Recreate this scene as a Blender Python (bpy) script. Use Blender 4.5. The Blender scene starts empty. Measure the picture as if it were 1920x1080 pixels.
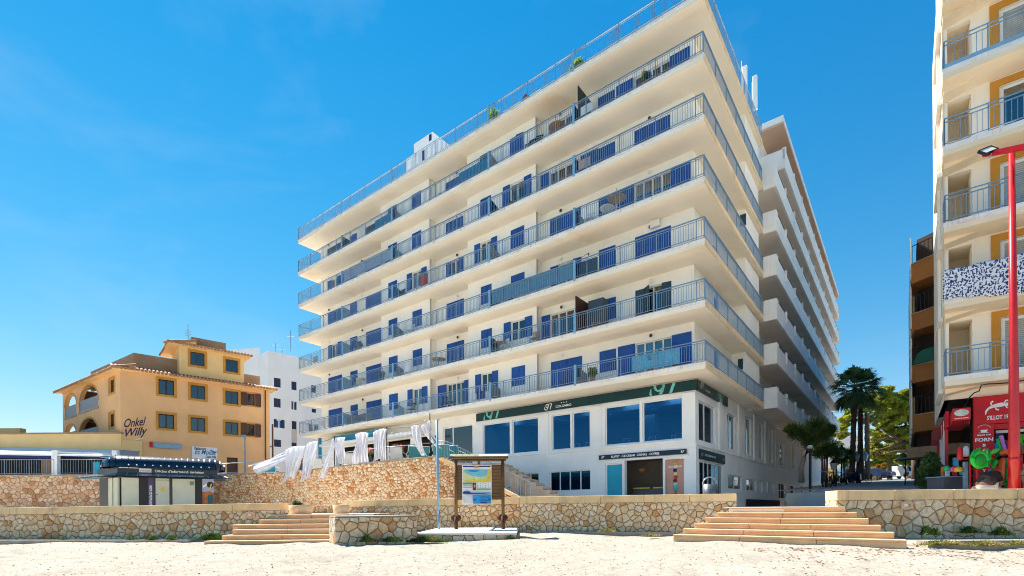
import bpy, bmesh, math, random
import numpy as np
from mathutils import Vector, Matrix
rad = math.radians
random.seed(7)

# ------------------------------------------------------------------ camera, world, sun, exposure
scene = bpy.context.scene
col = scene.collection
ROLL = 0.0065
FPX = 951.0
cam_data = bpy.data.cameras.new('camera')
cam = bpy.data.objects.new('camera', cam_data)
col.objects.link(cam)
cam.matrix_world = Matrix.Rotation(rad(90), 4, 'X') @ Matrix.Rotation(-ROLL, 4, 'Z')
cam_data.sensor_width = 36.0
cam_data.lens = 36.0 * FPX / 1920.0
cam_data.shift_y = (952.0 - 540.0) / 1920.0
cam_data.clip_start = 0.1
cam_data.clip_end = 6000.0
scene.camera = cam

SUN_EL, SUN_AZ = rad(52), math.atan2(0.69, -0.74)        # the sun stands up and to the left, behind the facades
sun_dir = Vector((math.cos(SUN_AZ) * math.cos(SUN_EL), math.sin(SUN_AZ) * math.cos(SUN_EL), math.sin(SUN_EL)))
world = bpy.data.worlds.new('World')
scene.world = world
world.use_nodes = True
wn, wl_ = world.node_tree.nodes, world.node_tree.links
bg = wn['Background']
sky = wn.new('ShaderNodeTexSky')
sky.sky_type = 'NISHITA'
sky.sun_disc = False
sky.sun_elevation = SUN_EL
sky.sun_rotation = math.atan2(sun_dir.x, sun_dir.y)
sky.air_density = 1.0
sky.dust_density = 0.0
sky.ozone_density = 4.0
hs = wn.new('ShaderNodeHueSaturation')
hs.inputs['Saturation'].default_value = 1.36
hs.inputs['Hue'].default_value = 0.503
wl_.new(sky.outputs[0], hs.inputs['Color'])
# soft shoulder so the bright horizon keeps its colour
q1 = wn.new('ShaderNodeVectorMath'); q1.operation = 'MULTIPLY_ADD'; q1.inputs[1].default_value = (1/6,)*3; q1.inputs[2].default_value = (1,)*3
q2 = wn.new('ShaderNodeVectorMath'); q2.operation = 'DIVIDE'
wl_.new(hs.outputs[0], q1.inputs[0]); wl_.new(hs.outputs[0], q2.inputs[0]); wl_.new(q1.outputs[0], q2.inputs[1])
# thin high cloud veils
tc = wn.new('ShaderNodeTexCoord')
mp = wn.new('ShaderNodeMapping'); mp.inputs['Scale'].default_value = (1.6, 1.0, 3.6); mp.inputs['Rotation'].default_value = (0, 0.5, 0.3)
nz = wn.new('ShaderNodeTexNoise'); nz.inputs['Scale'].default_value = 1.5; nz.inputs['Detail'].default_value = 7; nz.inputs['Roughness'].default_value = 0.55; nz.inputs['Distortion'].default_value = 0.5
rp = wn.new('ShaderNodeValToRGB'); rp.color_ramp.elements[0].position = 0.5; rp.color_ramp.elements[1].position = 0.86
rp.color_ramp.elements[0].color = (0, 0, 0, 1); rp.color_ramp.elements[1].color = (0.22, 0.22, 0.22, 1)
mx = wn.new('ShaderNodeMix'); mx.data_type = 'RGBA'; mx.inputs[7].default_value = (2.4, 2.8, 3.2, 1)
wl_.new(tc.outputs['Generated'], mp.inputs[0]); wl_.new(mp.outputs[0], nz.inputs['Vector']); wl_.new(nz.outputs[0], rp.inputs[0])
wl_.new(rp.outputs[0], mx.inputs[0]); wl_.new(q2.outputs[0], mx.inputs[6]); wl_.new(mx.outputs[2], bg.inputs['Color'])
bg.inputs['Strength'].default_value = 0.056

sun_data = bpy.data.lights.new('sun', 'SUN')
sun_data.energy = 2.0
sun_data.angle = rad(0.5)
sun_data.color = (1.0, 0.93, 0.82)
sun = bpy.data.objects.new('sun', sun_data)
col.objects.link(sun)
sun.rotation_euler = sun_dir.to_track_quat('Z', 'Y').to_euler()
scene.view_settings.view_transform = 'Standard'
scene.view_settings.look = 'None'
scene.view_settings.gamma = 1.0
scene.view_settings.use_curve_mapping = False
scene.view_settings.exposure = 2.5
scene.render.engine = 'CYCLES'
scene.cycles.filter_width = 1.0
scene.cycles.max_bounces = 10
scene.cycles.diffuse_bounces = 8
scene.cycles.transparent_max_bounces = 12

# ------------------------------------------------------------------ survey helpers (a sight line meets a real plane)
_c, _s = math.cos(ROLL), math.sin(ROLL)
def sight(px, py):
    dx, dy = px - 960.0, 952.0 - py
    return (dx * _c + dy * _s) / FPX, (-dx * _s + dy * _c) / FPX
def at(px, py, Y):
    a, b = sight(px, py)
    return Vector((a * Y, Y, b * Y))
class Frame:
    def __init__(s, X, Y, th, Z=0.0):
        s.X, s.Y, s.Z, s.th = X, Y, Z, th
        s.ex = (math.cos(th), math.sin(th)); s.ey = (-math.sin(th), math.cos(th))
        s.m = Matrix.Translation((X, Y, Z)) @ Matrix.Rotation(th, 4, 'Z')
    def loc(s, X, Y):
        dx, dy = X - s.X, Y - s.Y
        return dx * s.ex[0] + dy * s.ex[1], dx * s.ey[0] + dy * s.ey[1]
    def F(s, px, py, yo=0.0):
        a, b = sight(px, py)
        t = (yo + s.X * s.ey[0] + s.Y * s.ey[1]) / (a * s.ey[0] + s.ey[1])
        return s.loc(a * t, t)[0], b * t - s.Z
    def S(s, px, py, xo=0.0):
        a, b = sight(px, py)
        t = (xo + s.X * s.ex[0] + s.Y * s.ex[1]) / (a * s.ex[0] + s.ex[1])
        return s.loc(a * t, t)[1], b * t - s.Z
W0 = Frame(0, 0, 0)
TH = rad(-37.75)
MF = Frame(8.80, 22.95, TH)             # main block, origin at the balcony corner
RF = Frame(15.8, 18.5, TH)              # block at the right edge

# ------------------------------------------------------------------ mesh builder
class MB:
    def __init__(s, frame=None):
        s.v, s.f, s.mi = [], [], []
        s.m = frame.m if frame else Matrix.Identity(4)
        s.cur = 0
    def add(s, vs, fs):
        n = len(s.v)
        for p in vs: s.v.append(tuple(s.m @ Vector(p)))
        for f in fs:
            s.f.append(tuple(i + n for i in f)); s.mi.append(s.cur)
        return s
    def box(s, x0, x1, y0, y1, z0, z1):
        return s.add([(x0,y0,z0),(x1,y0,z0),(x1,y1,z0),(x0,y1,z0),(x0,y0,z1),(x1,y0,z1),(x1,y1,z1),(x0,y1,z1)],
              [(0,3,2,1),(4,5,6,7),(0,1,5,4),(1,2,6,5),(2,3,7,6),(3,0,4,7)])
    def quad(s, *p): return s.add(p, [tuple(range(len(p)))])
    def prism(s, poly, z0, z1):
        n = len(poly)
        a = sum(poly[i][0]*poly[(i+1)%n][1]-poly[(i+1)%n][0]*poly[i][1] for i in range(n))
        if a < 0: poly = poly[::-1]
        f0 = z0 if callable(z0) else (lambda x, y: z0); f1 = z1 if callable(z1) else (lambda x, y: z1)
        return s.add([(x,y,f0(x,y)) for x,y in poly]+[(x,y,f1(x,y)) for x,y in poly],
              [tuple(range(n-1,-1,-1)), tuple(range(n,2*n))]+[(i,(i+1)%n,(i+1)%n+n,i+n) for i in range(n)])
    def extrude_y(s, poly, y0, y1):      # polygon in x,z extruded along y
        n = len(poly)
        a = sum(poly[i][0]*poly[(i+1)%n][1]-poly[(i+1)%n][0]*poly[i][1] for i in range(n))
        if a < 0: poly = poly[::-1]
        return s.add([(x,y0,z) for x,z in poly]+[(x,y1,z) for x,z in poly],
              [tuple(range(n)), tuple(range(2*n-1,n-1,-1))]+[((i+1)%n,i,i+n,(i+1)%n+n) for i in range(n)])
    def extrude_x(s, poly, x0, x1):      # polygon in y,z extruded along x
        n = len(poly)
        a = sum(poly[i][0]*poly[(i+1)%n][1]-poly[(i+1)%n][0]*poly[i][1] for i in range(n))
        if a < 0: poly = poly[::-1]
        return s.add([(x0,y,z) for y,z in poly]+[(x1,y,z) for y,z in poly],
              [tuple(range(n-1,-1,-1)), tuple(range(n,2*n))]+[(i,(i+1)%n,(i+1)%n+n,i+n) for i in range(n)])
    def tube(s, pts, r, n=6, caps=True):
        pts = [Vector(p) for p in pts]
        rr = r if isinstance(r, (list, tuple)) else [r]*len(pts)
        rings = []
        for i, p in enumerate(pts):
            d = (pts[min(i+1,len(pts)-1)]-pts[max(i-1,0)])
            if d.length < 1e-9: d = Vector((0,0,1))
            d.normalize()
            a = Vector((0,0,1)) if abs(d.z) < 0.9 else Vector((1,0,0))
            u = d.cross(a).normalized(); w = d.cross(u)
            rings.append([p + (u*math.cos(2*math.pi*k/n) + w*math.sin(2*math.pi*k/n))*rr[i] for k in range(n)])
        vs = [v for ring in rings for v in ring]; fs = []
        for i in range(len(pts)-1):
            for k in range(n):
                fs.append((i*n+k, (i+1)*n+k, (i+1)*n+(k+1)%n, i*n+(k+1)%n))
        if caps: fs += [tuple(range(n)), tuple(range(len(vs)-1, len(vs)-n-1, -1))]
        return s.add(vs, fs)
    def ball(s, c, r, n=10, m=7, sc=(1,1,1), rot=None):
        vs, fs = [], []
        for i in range(m+1):
            t = math.pi*i/m
            for k in range(n):
                p = 2*math.pi*k/n
                q = Vector((math.sin(t)*math.cos(p)*r*sc[0], math.sin(t)*math.sin(p)*r*sc[1], math.cos(t)*r*sc[2]))
                if rot: q = rot @ q
                vs.append(q+Vector(c))
        for i in range(m):
            for k in range(n): fs.append((i*n+k,(i+1)*n+k,(i+1)*n+(k+1)%n,i*n+(k+1)%n))
        return s.add(vs, fs)
    def torus(s, c, R, r, rot=None, n=20, m=6, a0=0.0, a1=2*math.pi):
        full = abs(a1-a0-2*math.pi) < 1e-6
        pts = []
        for i in range(n+(0 if full else 1)):
            a = a0+(a1-a0)*i/n
            q = Vector((R*math.cos(a), R*math.sin(a), 0))
            if rot: q = rot @ q
            pts.append(q+Vector(c))
        if full: pts.append(pts[0].copy())
        return s.tube(pts, r, m, caps=not full)
    def wall(s, x0, x1, z0, z1, y0, y1, holes=(), side=False):
        """a wall in the x,z plane (or y,z when side) with real openings and reveals"""
        xs = sorted({x0, x1} | {min(max(h[i],x0),x1) for h in holes for i in (0,1)})
        zs = sorted({z0, z1} | {min(max(h[i],z0),z1) for h in holes for i in (2,3)})
        def solid(i, j):
            if i < 0 or j < 0 or i >= len(xs)-1 or j >= len(zs)-1: return False
            cx, cz = (xs[i]+xs[i+1])/2, (zs[j]+zs[j+1])/2
            return not any(h[0] < cx < h[1] and h[2] < cz < h[3] for h in holes)
        def P(x, y, z): return (y, x, z) if side else (x, y, z)
        for i in range(len(xs)-1):
            for j in range(len(zs)-1):
                if not solid(i, j): continue
                a, b, c, d = xs[i], xs[i+1], zs[j], zs[j+1]
                s.quad(P(a,y0,c),P(b,y0,c),P(b,y0,d),P(a,y0,d)); s.quad(P(b,y1,c),P(a,y1,c),P(a,y1,d),P(b,y1,d))
                if not solid(i-1,j): s.quad(P(a,y1,c),P(a,y0,c),P(a,y0,d),P(a,y1,d))
                if not solid(i+1,j): s.quad(P(b,y0,c),P(b,y1,c),P(b,y1,d),P(b,y0,d))
                if not solid(i,j-1): s.quad(P(a,y0,c),P(a,y1,c),P(b,y1,c),P(b,y0,c))
                if not solid(i,j+1): s.quad(P(a,y1,d),P(a,y0,d),P(b,y0,d),P(b,y1,d))
        return s
    def text(s, body, x, y, z, size, shear=0.0, depth=0.012, side=False, align='LEFT', sx=1.0, clip=None, bold=0.0, slope=0.0, vertical=False, spacing=1.0):
        """lettering standing on a vertical plane facing -y (or +x when side), base line at z"""
        cu = bpy.data.curves.new('lettering', 'FONT'); cu.body = body; cu.size = size; cu.shear = shear
        cu.offset = bold; cu.align_x = align; cu.resolution_u = 3; cu.space_character = spacing
        ob = bpy.data.objects.new('lettering', cu); col.objects.link(ob)
        me = bpy.data.meshes.new_from_object(ob)
        bpy.data.objects.remove(ob); bpy.data.curves.remove(cu)
        bm = bmesh.new(); bm.from_mesh(me); bpy.data.meshes.remove(me)
        if clip:
            for zc, nn in ((clip[0]-z, -1), (clip[1]-z, 1)):
                bmesh.ops.bisect_plane(bm, geom=bm.verts[:]+bm.edges[:]+bm.faces[:], plane_co=(0,zc,0), plane_no=(0,nn,0), clear_outer=True)
        bm.verts.index_update()
        def P(u, v):
            u *= sx
            v += slope*u
            return (x, y+u, z+v) if side else (x+u, y, z+v)
        vs = [P(q.co.x, q.co.y) for q in bm.verts]
        fs = [tuple(w.index for w in f.verts) for f in bm.faces]
        s.add(vs, fs); bm.free()
        return s
    def done(s, name, mats, parent=None, smooth=False, bevel=0.0):
        o = new_obj(name, s, mats, parent, smooth)
        if bevel:
            b = o.modifiers.new('bevel', 'BEVEL'); b.width = bevel; b.segments = 2; b.limit_method = 'ANGLE'
        return o

def new_obj(name, mb, mats, parent=None, smooth=False, frame=None):
    me = bpy.data.meshes.new(name)
    inv = None
    if parent is not None: inv = WM[parent.name].inverted()
    elif frame is not None: inv = frame.m.inverted()
    vs = [tuple(inv @ Vector(p)) for p in mb.v] if inv is not None else mb.v
    me.from_pydata(vs, [], mb.f)
    if not isinstance(mats, (list, tuple)): mats = [mats]
    for m in mats: me.materials.append(m)
    if len(mats) > 1: me.polygons.foreach_set('material_index', mb.mi)
    if smooth: me.polygons.foreach_set('use_smooth', [True]*len(me.polygons))
    me.update()
    o = bpy.data.objects.new(name, me); col.objects.link(o)
    WM[o.name] = Matrix.Identity(4)
    if parent is not None:
        o.parent = parent; WM[o.name] = WM[parent.name]
    elif frame is not None:
        o.matrix_world = frame.m; WM[o.name] = frame.m
    return o
WM = {}
def thing(name, label, cat, frame=None, loc=None, group=None):
    o = bpy.data.objects.new(name, None); col.objects.link(o)
    o.empty_display_size = 0.2
    m = frame.m.copy() if frame else Matrix.Identity(4)
    if loc is not None: m.translation = Vector(loc)
    o.matrix_world = m; WM[o.name] = m
    return tag(o, label, cat, group)
def tag(o, label=None, cat=None, group=None, kind=None):
    if label: o['label'] = label
    if cat: o['category'] = cat
    if group: o['group'] = group
    if kind: o['kind'] = kind
    return o
def copy_tree(o, parent=None):
    c = o.copy(); col.objects.link(c); c.parent = parent; WM[c.name] = WM[o.name]
    for ch in list(o.children): copy_tree(ch, c)
    return c
def place_copy(src, loc, rz, label, group=None, scale=1.0, sz=None):
    c = copy_tree(src)
    c.matrix_world = Matrix.Translation(loc) @ Matrix.Rotation(rz, 4, 'Z') @ Matrix.Diagonal((scale, scale, sz or scale, 1))
    c['label'] = label
    if group: c['group'] = group
    return c

# ------------------------------------------------------------------ materials
def lin(r, g, b):
    f = lambda v: (v/255/12.92 if v/255 <= 0.04045 else ((v/255+0.055)/1.055)**2.4)
    return (f(r), f(g), f(b), 1.0)
def mix_rgb(nt, fac, a, b, mode='MIX'):
    m = nt.nodes.new('ShaderNodeMix'); m.data_type = 'RGBA'; m.blend_type = mode
    for sock, val in ((m.inputs[0], fac), (m.inputs[6], a), (m.inputs[7], b)):
        if hasattr(val, 'links'): nt.links.new(val, sock)
        else: sock.default_value = val
    return m.outputs[2]
def noise(nt, scale, detail=4, vec=None, rough=0.55, dist=0.0):
    n = nt.nodes.new('ShaderNodeTexNoise'); n.inputs['Scale'].default_value = scale; n.inputs['Detail'].default_value = detail
    n.inputs['Roughness'].default_value = rough; n.inputs['Distortion'].default_value = dist
    if vec is None:
        vec = nt.nodes.new('ShaderNodeTexCoord').outputs['Object']
    nt.links.new(vec, n.inputs['Vector'])
    return n.outputs[0]
def ramp(nt, inp, stops, interp='LINEAR'):
    r = nt.nodes.new('ShaderNodeValToRGB'); r.color_ramp.interpolation = interp
    while len(r.color_ramp.elements) < len(stops): r.color_ramp.elements.new(0.5)
    for e, (p, c) in zip(r.color_ramp.elements, stops):
        e.position = p; e.color = c if len(c) == 4 else (*c, 1)
    nt.links.new(inp, r.inputs[0]); return r.outputs[0]
def objvec(nt, scale=(1,1,1), swap=None):
    t = nt.nodes.new('ShaderNodeTexCoord').outputs['Object']
    m = nt.nodes.new('ShaderNodeMapping'); m.inputs['Scale'].default_value = scale
    nt.links.new(t, m.inputs[0]); return m.outputs[0]
def bump(nt, b, height, strength=0.3, dist=0.02):
    n = nt.nodes.new('ShaderNodeBump'); n.inputs['Strength'].default_value = strength; n.inputs['Distance'].default_value = dist
    nt.links.new(height, n.inputs['Height']); nt.links.new(n.outputs[0], b.inputs['Normal'])
def new_mat(name, color=(0.5,0.5,0.5,1), rough=0.6, metal=0.0, spec=0.5):
    m = bpy.data.materials.new(name); m.use_nodes = True
    b = m.node_tree.nodes['Principled BSDF']
    b.inputs['Base Color'].default_value = color if len(color) == 4 else (*color, 1)
    b.inputs['Roughness'].default_value = rough; b.inputs['Metallic'].default_value = metal
    b.inputs['Specular IOR Level'].default_value = spec
    return m, m.node_tree, b
def paint(name, c, rough=0.6, var=0.12, scale=2.0, stain=None, stain_amt=0.0, streak=0.0, metal=0.0, bmp=0.0, spec=0.4):
    """painted or plastered surface: uneven tone, optional blotchy stains and vertical runs of dirt"""
    m, nt, b = new_mat(name, c, rough, metal, spec)
    dark = tuple(v*(1-var) for v in c[:3])+(1,); light = tuple(min(1, v*(1+var*0.4)) for v in c[:3])+(1,)
    n1 = noise(nt, scale, 6)
    out = ramp(nt, n1, [(0.3, dark), (0.7, light)])
    if stain_amt:
        n2 = noise(nt, scale*0.45, 7, objvec(nt, (1,1,1.3)), 0.6, 0.4)
        f = ramp(nt, n2, [(0.56, (0,0,0,1)), (0.78, (stain_amt,)*3+(1,))])
        out = mix_rgb(nt, f, out, stain)
    if streak:
        n3 = noise(nt, 1.0, 5, objvec(nt, (5,5,0.25)), 0.7)
        f = ramp(nt, n3, [(0.55, (0,0,0,1)), (0.8, (streak,)*3+(1,))])
        out = mix_rgb(nt, f, out, stain or (0.2,0.17,0.13,1))
    nt.links.new(out, b.inputs['Base Color'])
    if bmp: bump(nt, b, noise(nt, 60, 3), bmp, 0.01)
    return m
def stone(name, scale, cols, mortar, width=0.045, two_d=True):
    m, nt, b = new_mat(name, (0.5,0.4,0.3,1), 0.85)
    t = nt.nodes.new('ShaderNodeTexCoord').outputs['Object']
    sp = nt.nodes.new('ShaderNodeSeparateXYZ'); nt.links.new(t, sp.inputs[0])
    ad = nt.nodes.new('ShaderNodeMath'); ad.operation = 'ADD'; nt.links.new(sp.outputs[0], ad.inputs[0]); nt.links.new(sp.outputs[1], ad.inputs[1])
    cb = nt.nodes.new('ShaderNodeCombineXYZ'); nt.links.new(ad.outputs[0], cb.inputs[0]); nt.links.new(sp.outputs[2], cb.inputs[1])
    wn_ = nt.nodes.new('ShaderNodeTexNoise'); wn_.inputs['Scale'].default_value = 2.2; wn_.inputs['Detail'].default_value = 2
    nt.links.new(cb.outputs[0], wn_.inputs['Vector'])
    v1 = nt.nodes.new('ShaderNodeVectorMath'); v1.operation = 'MULTIPLY_ADD'
    nt.links.new(wn_.outputs['Color'], v1.inputs[0]); v1.inputs[1].default_value = (0.16,0.16,0); nt.links.new(cb.outputs[0], v1.inputs[2])
    def vor(feature):
        v = nt.nodes.new('ShaderNodeTexVoronoi'); v.voronoi_dimensions = '2D'; v.feature = feature
        v.inputs['Scale'].default_value = scale; v.inputs['Randomness'].default_value = 0.85
        nt.links.new(v1.outputs[0], v.inputs['Vector']); return v
    ed = vor('DISTANCE_TO_EDGE'); ce = vor('F1')
    sep = nt.nodes.new('ShaderNodeSeparateColor'); nt.links.new(ce.outputs['Color'], sep.inputs[0])
    n = len(cols)
    base = ramp(nt, sep.outputs[0], [(i/n, c) for i, c in enumerate([tuple(min(0.8, v*1.25) for v in q[:3])+(1,) for q in cols])], 'CONSTANT')
    mott = ramp(nt, noise(nt, 9, 6, None, 0.65, 0.3), [(0.3, (0.72,0.66,0.58,1)), (0.65, (1.1,1.08,1.05,1))])
    base = mix_rgb(nt, 1.0, base, mott, 'MULTIPLY')
    rust = ramp(nt, noise(nt, 2.5, 6, None, 0.6, 0.8), [(0.6, (0,0,0,1)), (0.8, (0.55,)*3+(1,))])
    base = mix_rgb(nt, rust, base, (0.36,0.17,0.07,1))
    f = ramp(nt, ed.outputs['Distance'], [(width*0.55, (0,0,0,1)), (width*1.3, (1,1,1,1))])
    nt.links.new(mix_rgb(nt, f, mortar, base), b.inputs['Base Color'])
    h = ramp(nt, ed.outputs['Distance'], [(0.0, (0,0,0,1)), (width*1.4, (0.75,)*3+(1,)), (0.35, (1,1,1,1))])
    mm = nt.nodes.new('ShaderNodeMath'); mm.operation = 'MULTIPLY_ADD'; nt.links.new(noise(nt, 14, 5), mm.inputs[0]); mm.inputs[1].default_value = 0.35; nt.links.new(h, mm.inputs[2])
    bump(nt, b, mm.outputs[0], 0.9, 0.05)
    return m
def louvre(name, c, pitch=0.06, rough=0.45, amt=0.55, vertical=False):
    m, nt, b = new_mat(name, c, rough)
    w = nt.nodes.new('ShaderNodeTexWave'); w.wave_type = 'BANDS'; w.bands_direction = 'X' if vertical else 'Z'; w.wave_profile = 'SAW'
    w.inputs['Scale'].default_value = 1.0/pitch/3.1416*1.0
    nt.links.new(nt.nodes.new('ShaderNodeTexCoord').outputs['Object'], w.inputs['Vector'])
    cc = ramp(nt, w.outputs[0], [(0.0, tuple(v*(1-amt) for v in c[:3])+(1,)), (0.6, c)])
    nn = ramp(nt, noise(nt, 1.3, 4), [(0.3, (0.75,)*3+(1,)), (0.7, (1.15,)*3+(1,))])
    nt.links.new(mix_rgb(nt, 1.0, cc, nn, 'MULTIPLY'), b.inputs['Base Color'])
    bump(nt, b, w.outputs[0], 0.6, 0.02)
    return m
def glass(name, tint, through=0.6, rough=0.03, refl=(1,1,1,1)):
    m = bpy.data.materials.new(name); m.use_nodes = True; nt = m.node_tree
    nt.nodes.remove(nt.nodes['Principled BSDF']); out = nt.nodes['Material Output']
    tr = nt.nodes.new('ShaderNodeBsdfTransparent'); tr.inputs[0].default_value = tint
    gl = nt.nodes.new('ShaderNodeBsdfGlossy'); gl.inputs['Roughness'].default_value = rough; gl.inputs['Color'].default_value = refl
    lw = nt.nodes.new('ShaderNodeFresnel'); lw.inputs[0].default_value = 1.5
    ma = nt.nodes.new('ShaderNodeMath'); ma.operation = 'MULTIPLY_ADD'; nt.links.new(lw.outputs[0], ma.inputs[0]); ma.inputs[1].default_value = 1.0; ma.inputs[2].default_value = 1-through
    ma.use_clamp = True
    ms = nt.nodes.new('ShaderNodeMixShader'); nt.links.new(ma.outputs[0], ms.inputs[0]); nt.links.new(tr.outputs[0], ms.inputs[1]); nt.links.new(gl.outputs[0], ms.inputs[2])
    nt.links.new(ms.outputs[0], out.inputs[0])
    return m
def foliage(name, c1, c2, trans=0.35, scale=0.9):
    m, nt, b = new_mat(name, c1, 0.55)
    n = noise(nt, scale, 3); n2 = noise(nt, 7.0, 2)
    cc = ramp(nt, n, [(0.35, c1), (0.62, c2)])
    k = ramp(nt, n2, [(0.3, (0.6,)*3+(1,)), (0.7, (1.3,)*3+(1,))])
    cc = mix_rgb(nt, 1.0, cc, k, 'MULTIPLY')
    nt.links.new(cc, b.inputs['Base Color'])
    t = nt.nodes.new('ShaderNodeBsdfTranslucent'); nt.links.new(cc, t.inputs[0])
    ms = nt.nodes.new('ShaderNodeMixShader'); ms.inputs[0].default_value = trans
    nt.links.new(b.outputs[0], ms.inputs[1]); nt.links.new(t.outputs[0], ms.inputs[2]); nt.links.new(ms.outputs[0], nt.nodes['Material Output'].inputs[0])
    return m

M = {}
RUST = (0.42, 0.24, 0.10, 1)
M['plaster'] = paint('cream_white_plaster', (0.93,0.89,0.81,1), 0.8, 0.05, 0.8, (0.55,0.45,0.32,1), 0.25, 0.10, bmp=0.1)
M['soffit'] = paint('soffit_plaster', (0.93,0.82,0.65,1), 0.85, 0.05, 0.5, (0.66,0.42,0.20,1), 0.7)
M['fascia'] = paint('fascia_plaster', (0.86,0.83,0.80,1), 0.8, 0.14, 1.5, RUST, 0.75, 0.9)
M['wing'] = paint('wing_white_plaster', (0.92,0.88,0.82,1), 0.8, 0.08, 0.7, (0.45,0.38,0.30,1), 0.3, 0.3, bmp=0.1)
M['wing_soffit'] = paint('wing_soffit_plaster', (0.86,0.74,0.62,1), 0.85, 0.12, 0.4, (0.3,0.22,0.15,1), 0.4)
M['white'] = paint('white_gloss_paint', (0.82,0.81,0.78,1), 0.4, 0.05, 3.0)
M['ground_white'] = paint('ground_floor_white', (0.90,0.87,0.82,1), 0.7, 0.06, 0.8, (0.5,0.42,0.33,1), 0.25, 0.12, bmp=0.1)
M['rail'] = paint('galvanised_rail', (0.26,0.37,0.47,1), 0.4, 0.2, 5, metal=0.35)
M['rail_blue'] = paint('pale_blue_post', (0.22,0.42,0.58,1), 0.5, 0.15, 5)
M['shutter'] = louvre('blue_shutter', (0.001,0.095,0.42,1), 0.07, 0.65)
M['shutter_teal'] = louvre('dark_teal_shutter', (0.01,0.06,0.10,1), 0.07)
M['pane'] = glass('window_pane_dark', (0.10,0.12,0.14,1), 0.93)
M['pane_bright'] = glass('window_pane_blue', (0.12,0.30,0.45,1), 0.84)
M['shop_glass'] = glass('sky_blue_shop_glass', (0.11,0.36,0.66,1), 0.84, 0.01, (0.05,0.30,0.62,1))  # blue of the reflected sky put into the glass and reflection colours
M['clear_glass'] = glass('clear_glass', (0.75,0.85,0.88,1), 0.88, 0.01)
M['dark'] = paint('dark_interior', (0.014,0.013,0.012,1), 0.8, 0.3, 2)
M['room'] = paint('restaurant_room_wall', (0.26,0.28,0.31,1), 0.8, 0.1, 2)
M['green_sign'] = paint('dark_green_sign', (0.002,0.032,0.036,1), 0.35, 0.1, 3)
M['navy_sign'] = paint('navy_sign', (0.003,0.018,0.035,1), 0.35, 0.1, 3)
M['mint'] = paint('mint_lettering', (0.16,0.55,0.48,1), 0.4, 0.1, 4)
M['letter_white'] = paint('white_lettering', (0.85,0.85,0.82,1), 0.4, 0.02, 4)
M['teal_sign'] = paint('teal_sign', (0.01,0.25,0.38,1), 0.4, 0.15, 3, (0.1,0.45,0.55,1), 0.3)
M['cyan_panel'] = paint('cyan_door_panel', (0.01,0.36,0.50,1), 0.25, 0.15, 1.5)
M['poster_pink'] = paint('salmon_poster', (0.55,0.27,0.18,1), 0.4, 0.08, 2)
M['wood'] = paint('weathered_wood', (0.16,0.085,0.03,1), 0.7, 0.4, 4, (0.06,0.03,0.012,1), 0.6, 0.4, bmp=0.3)
M['plank'] = louvre('plank_boards', (0.16,0.075,0.022,1), 0.13, 0.7, 0.5)
M['sandstone'] = paint('sandstone_step', (0.74,0.48,0.27,1), 0.85, 0.15, 2.5, (0.25,0.17,0.10,1), 0.55, 0.15, bmp=0.5)
M['cap'] = paint('wall_cap_stone', (0.86,0.60,0.31,1), 0.85, 0.14, 2.0, (0.20,0.14,0.07,1), 0.55, 0.45, bmp=0.5)
M['concrete'] = paint('weathered_concrete', (0.42,0.36,0.29,1), 0.9, 0.25, 2.0, (0.2,0.16,0.12,1), 0.5, bmp=0.6)
CREAM = [(0.62,0.50,0.37,1),(0.55,0.46,0.36,1),(0.68,0.57,0.44,1),(0.50,0.38,0.26,1),(0.64,0.50,0.34,1),(0.58,0.50,0.41,1),(0.44,0.25,0.12,1),(0.66,0.56,0.44,1),(0.56,0.40,0.25,1),(0.60,0.52,0.42,1)]
M['stone'] = stone('cream_rubble_stone', 4.0, CREAM, (0.16,0.10,0.06,1), 0.045)
M['stone_block'] = stone('cream_block_stone', 3.0, CREAM, (0.18,0.11,0.06,1), 0.035)
ORNG = [(0.60,0.36,0.20,1),(0.66,0.45,0.28,1),(0.50,0.25,0.11,1),(0.70,0.52,0.36,1),(0.42,0.17,0.06,1),(0.62,0.38,0.19,1),(0.58,0.40,0.26,1),(0.66,0.42,0.22,1)]
M['stone_terrace'] = stone('orange_rubble_stone', 6.2, ORNG, (0.24,0.12,0.05,1), 0.05)
DRKO = [(0.55,0.36,0.23,1),(0.50,0.27,0.15,1),(0.60,0.43,0.29,1),(0.38,0.18,0.09,1),(0.52,0.34,0.21,1),(0.46,0.28,0.18,1)]
M['stone_back'] = stone('brown_rubble_stone', 3.7, DRKO, (0.13,0.07,0.04,1), 0.05)
M['orange_wall'] = paint('orange_render', (0.82,0.46,0.21,1), 0.8, 0.10, 0.6, (0.45,0.24,0.12,1), 0.3, 0.1, bmp=0.15)
M['orange_light'] = paint('pale_yellow_render', (0.84,0.56,0.24,1), 0.8, 0.08, 0.8, (0.5,0.3,0.12,1), 0.2)
M['ochre'] = paint('ochre_surround', (0.56,0.25,0.03,1), 0.7, 0.12, 2)
M['parapet_brown'] = paint('stained_parapet', (0.40,0.25,0.14,1), 0.9, 0.2, 1.0, (0.10,0.06,0.04,1), 0.7, 0.5)
M['tile'] = paint('terracotta_tile', (0.40,0.19,0.10,1), 0.75, 0.3, 3, (0.62,0.48,0.36,1), 0.6)
M['brown_wood'] = louvre('brown_shutter', (0.09,0.028,0.016,1), 0.08)
M['frame_brown'] = paint('brown_window_frame', (0.10,0.045,0.025,1), 0.5, 0.2, 4)
M['white_wall'] = paint('white_render', (0.92,0.89,0.85,1), 0.8, 0.06, 0.3, (0.55,0.48,0.4,1), 0.2, 0.15)
M['navy_shutter'] = louvre('navy_shutter', (0.012,0.03,0.09,1), 0.09)
M['awning'] = paint('white_awning', (0.80,0.80,0.78,1), 0.6, 0.08, 1.0, (0.4,0.4,0.4,1), 0.2)
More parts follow.
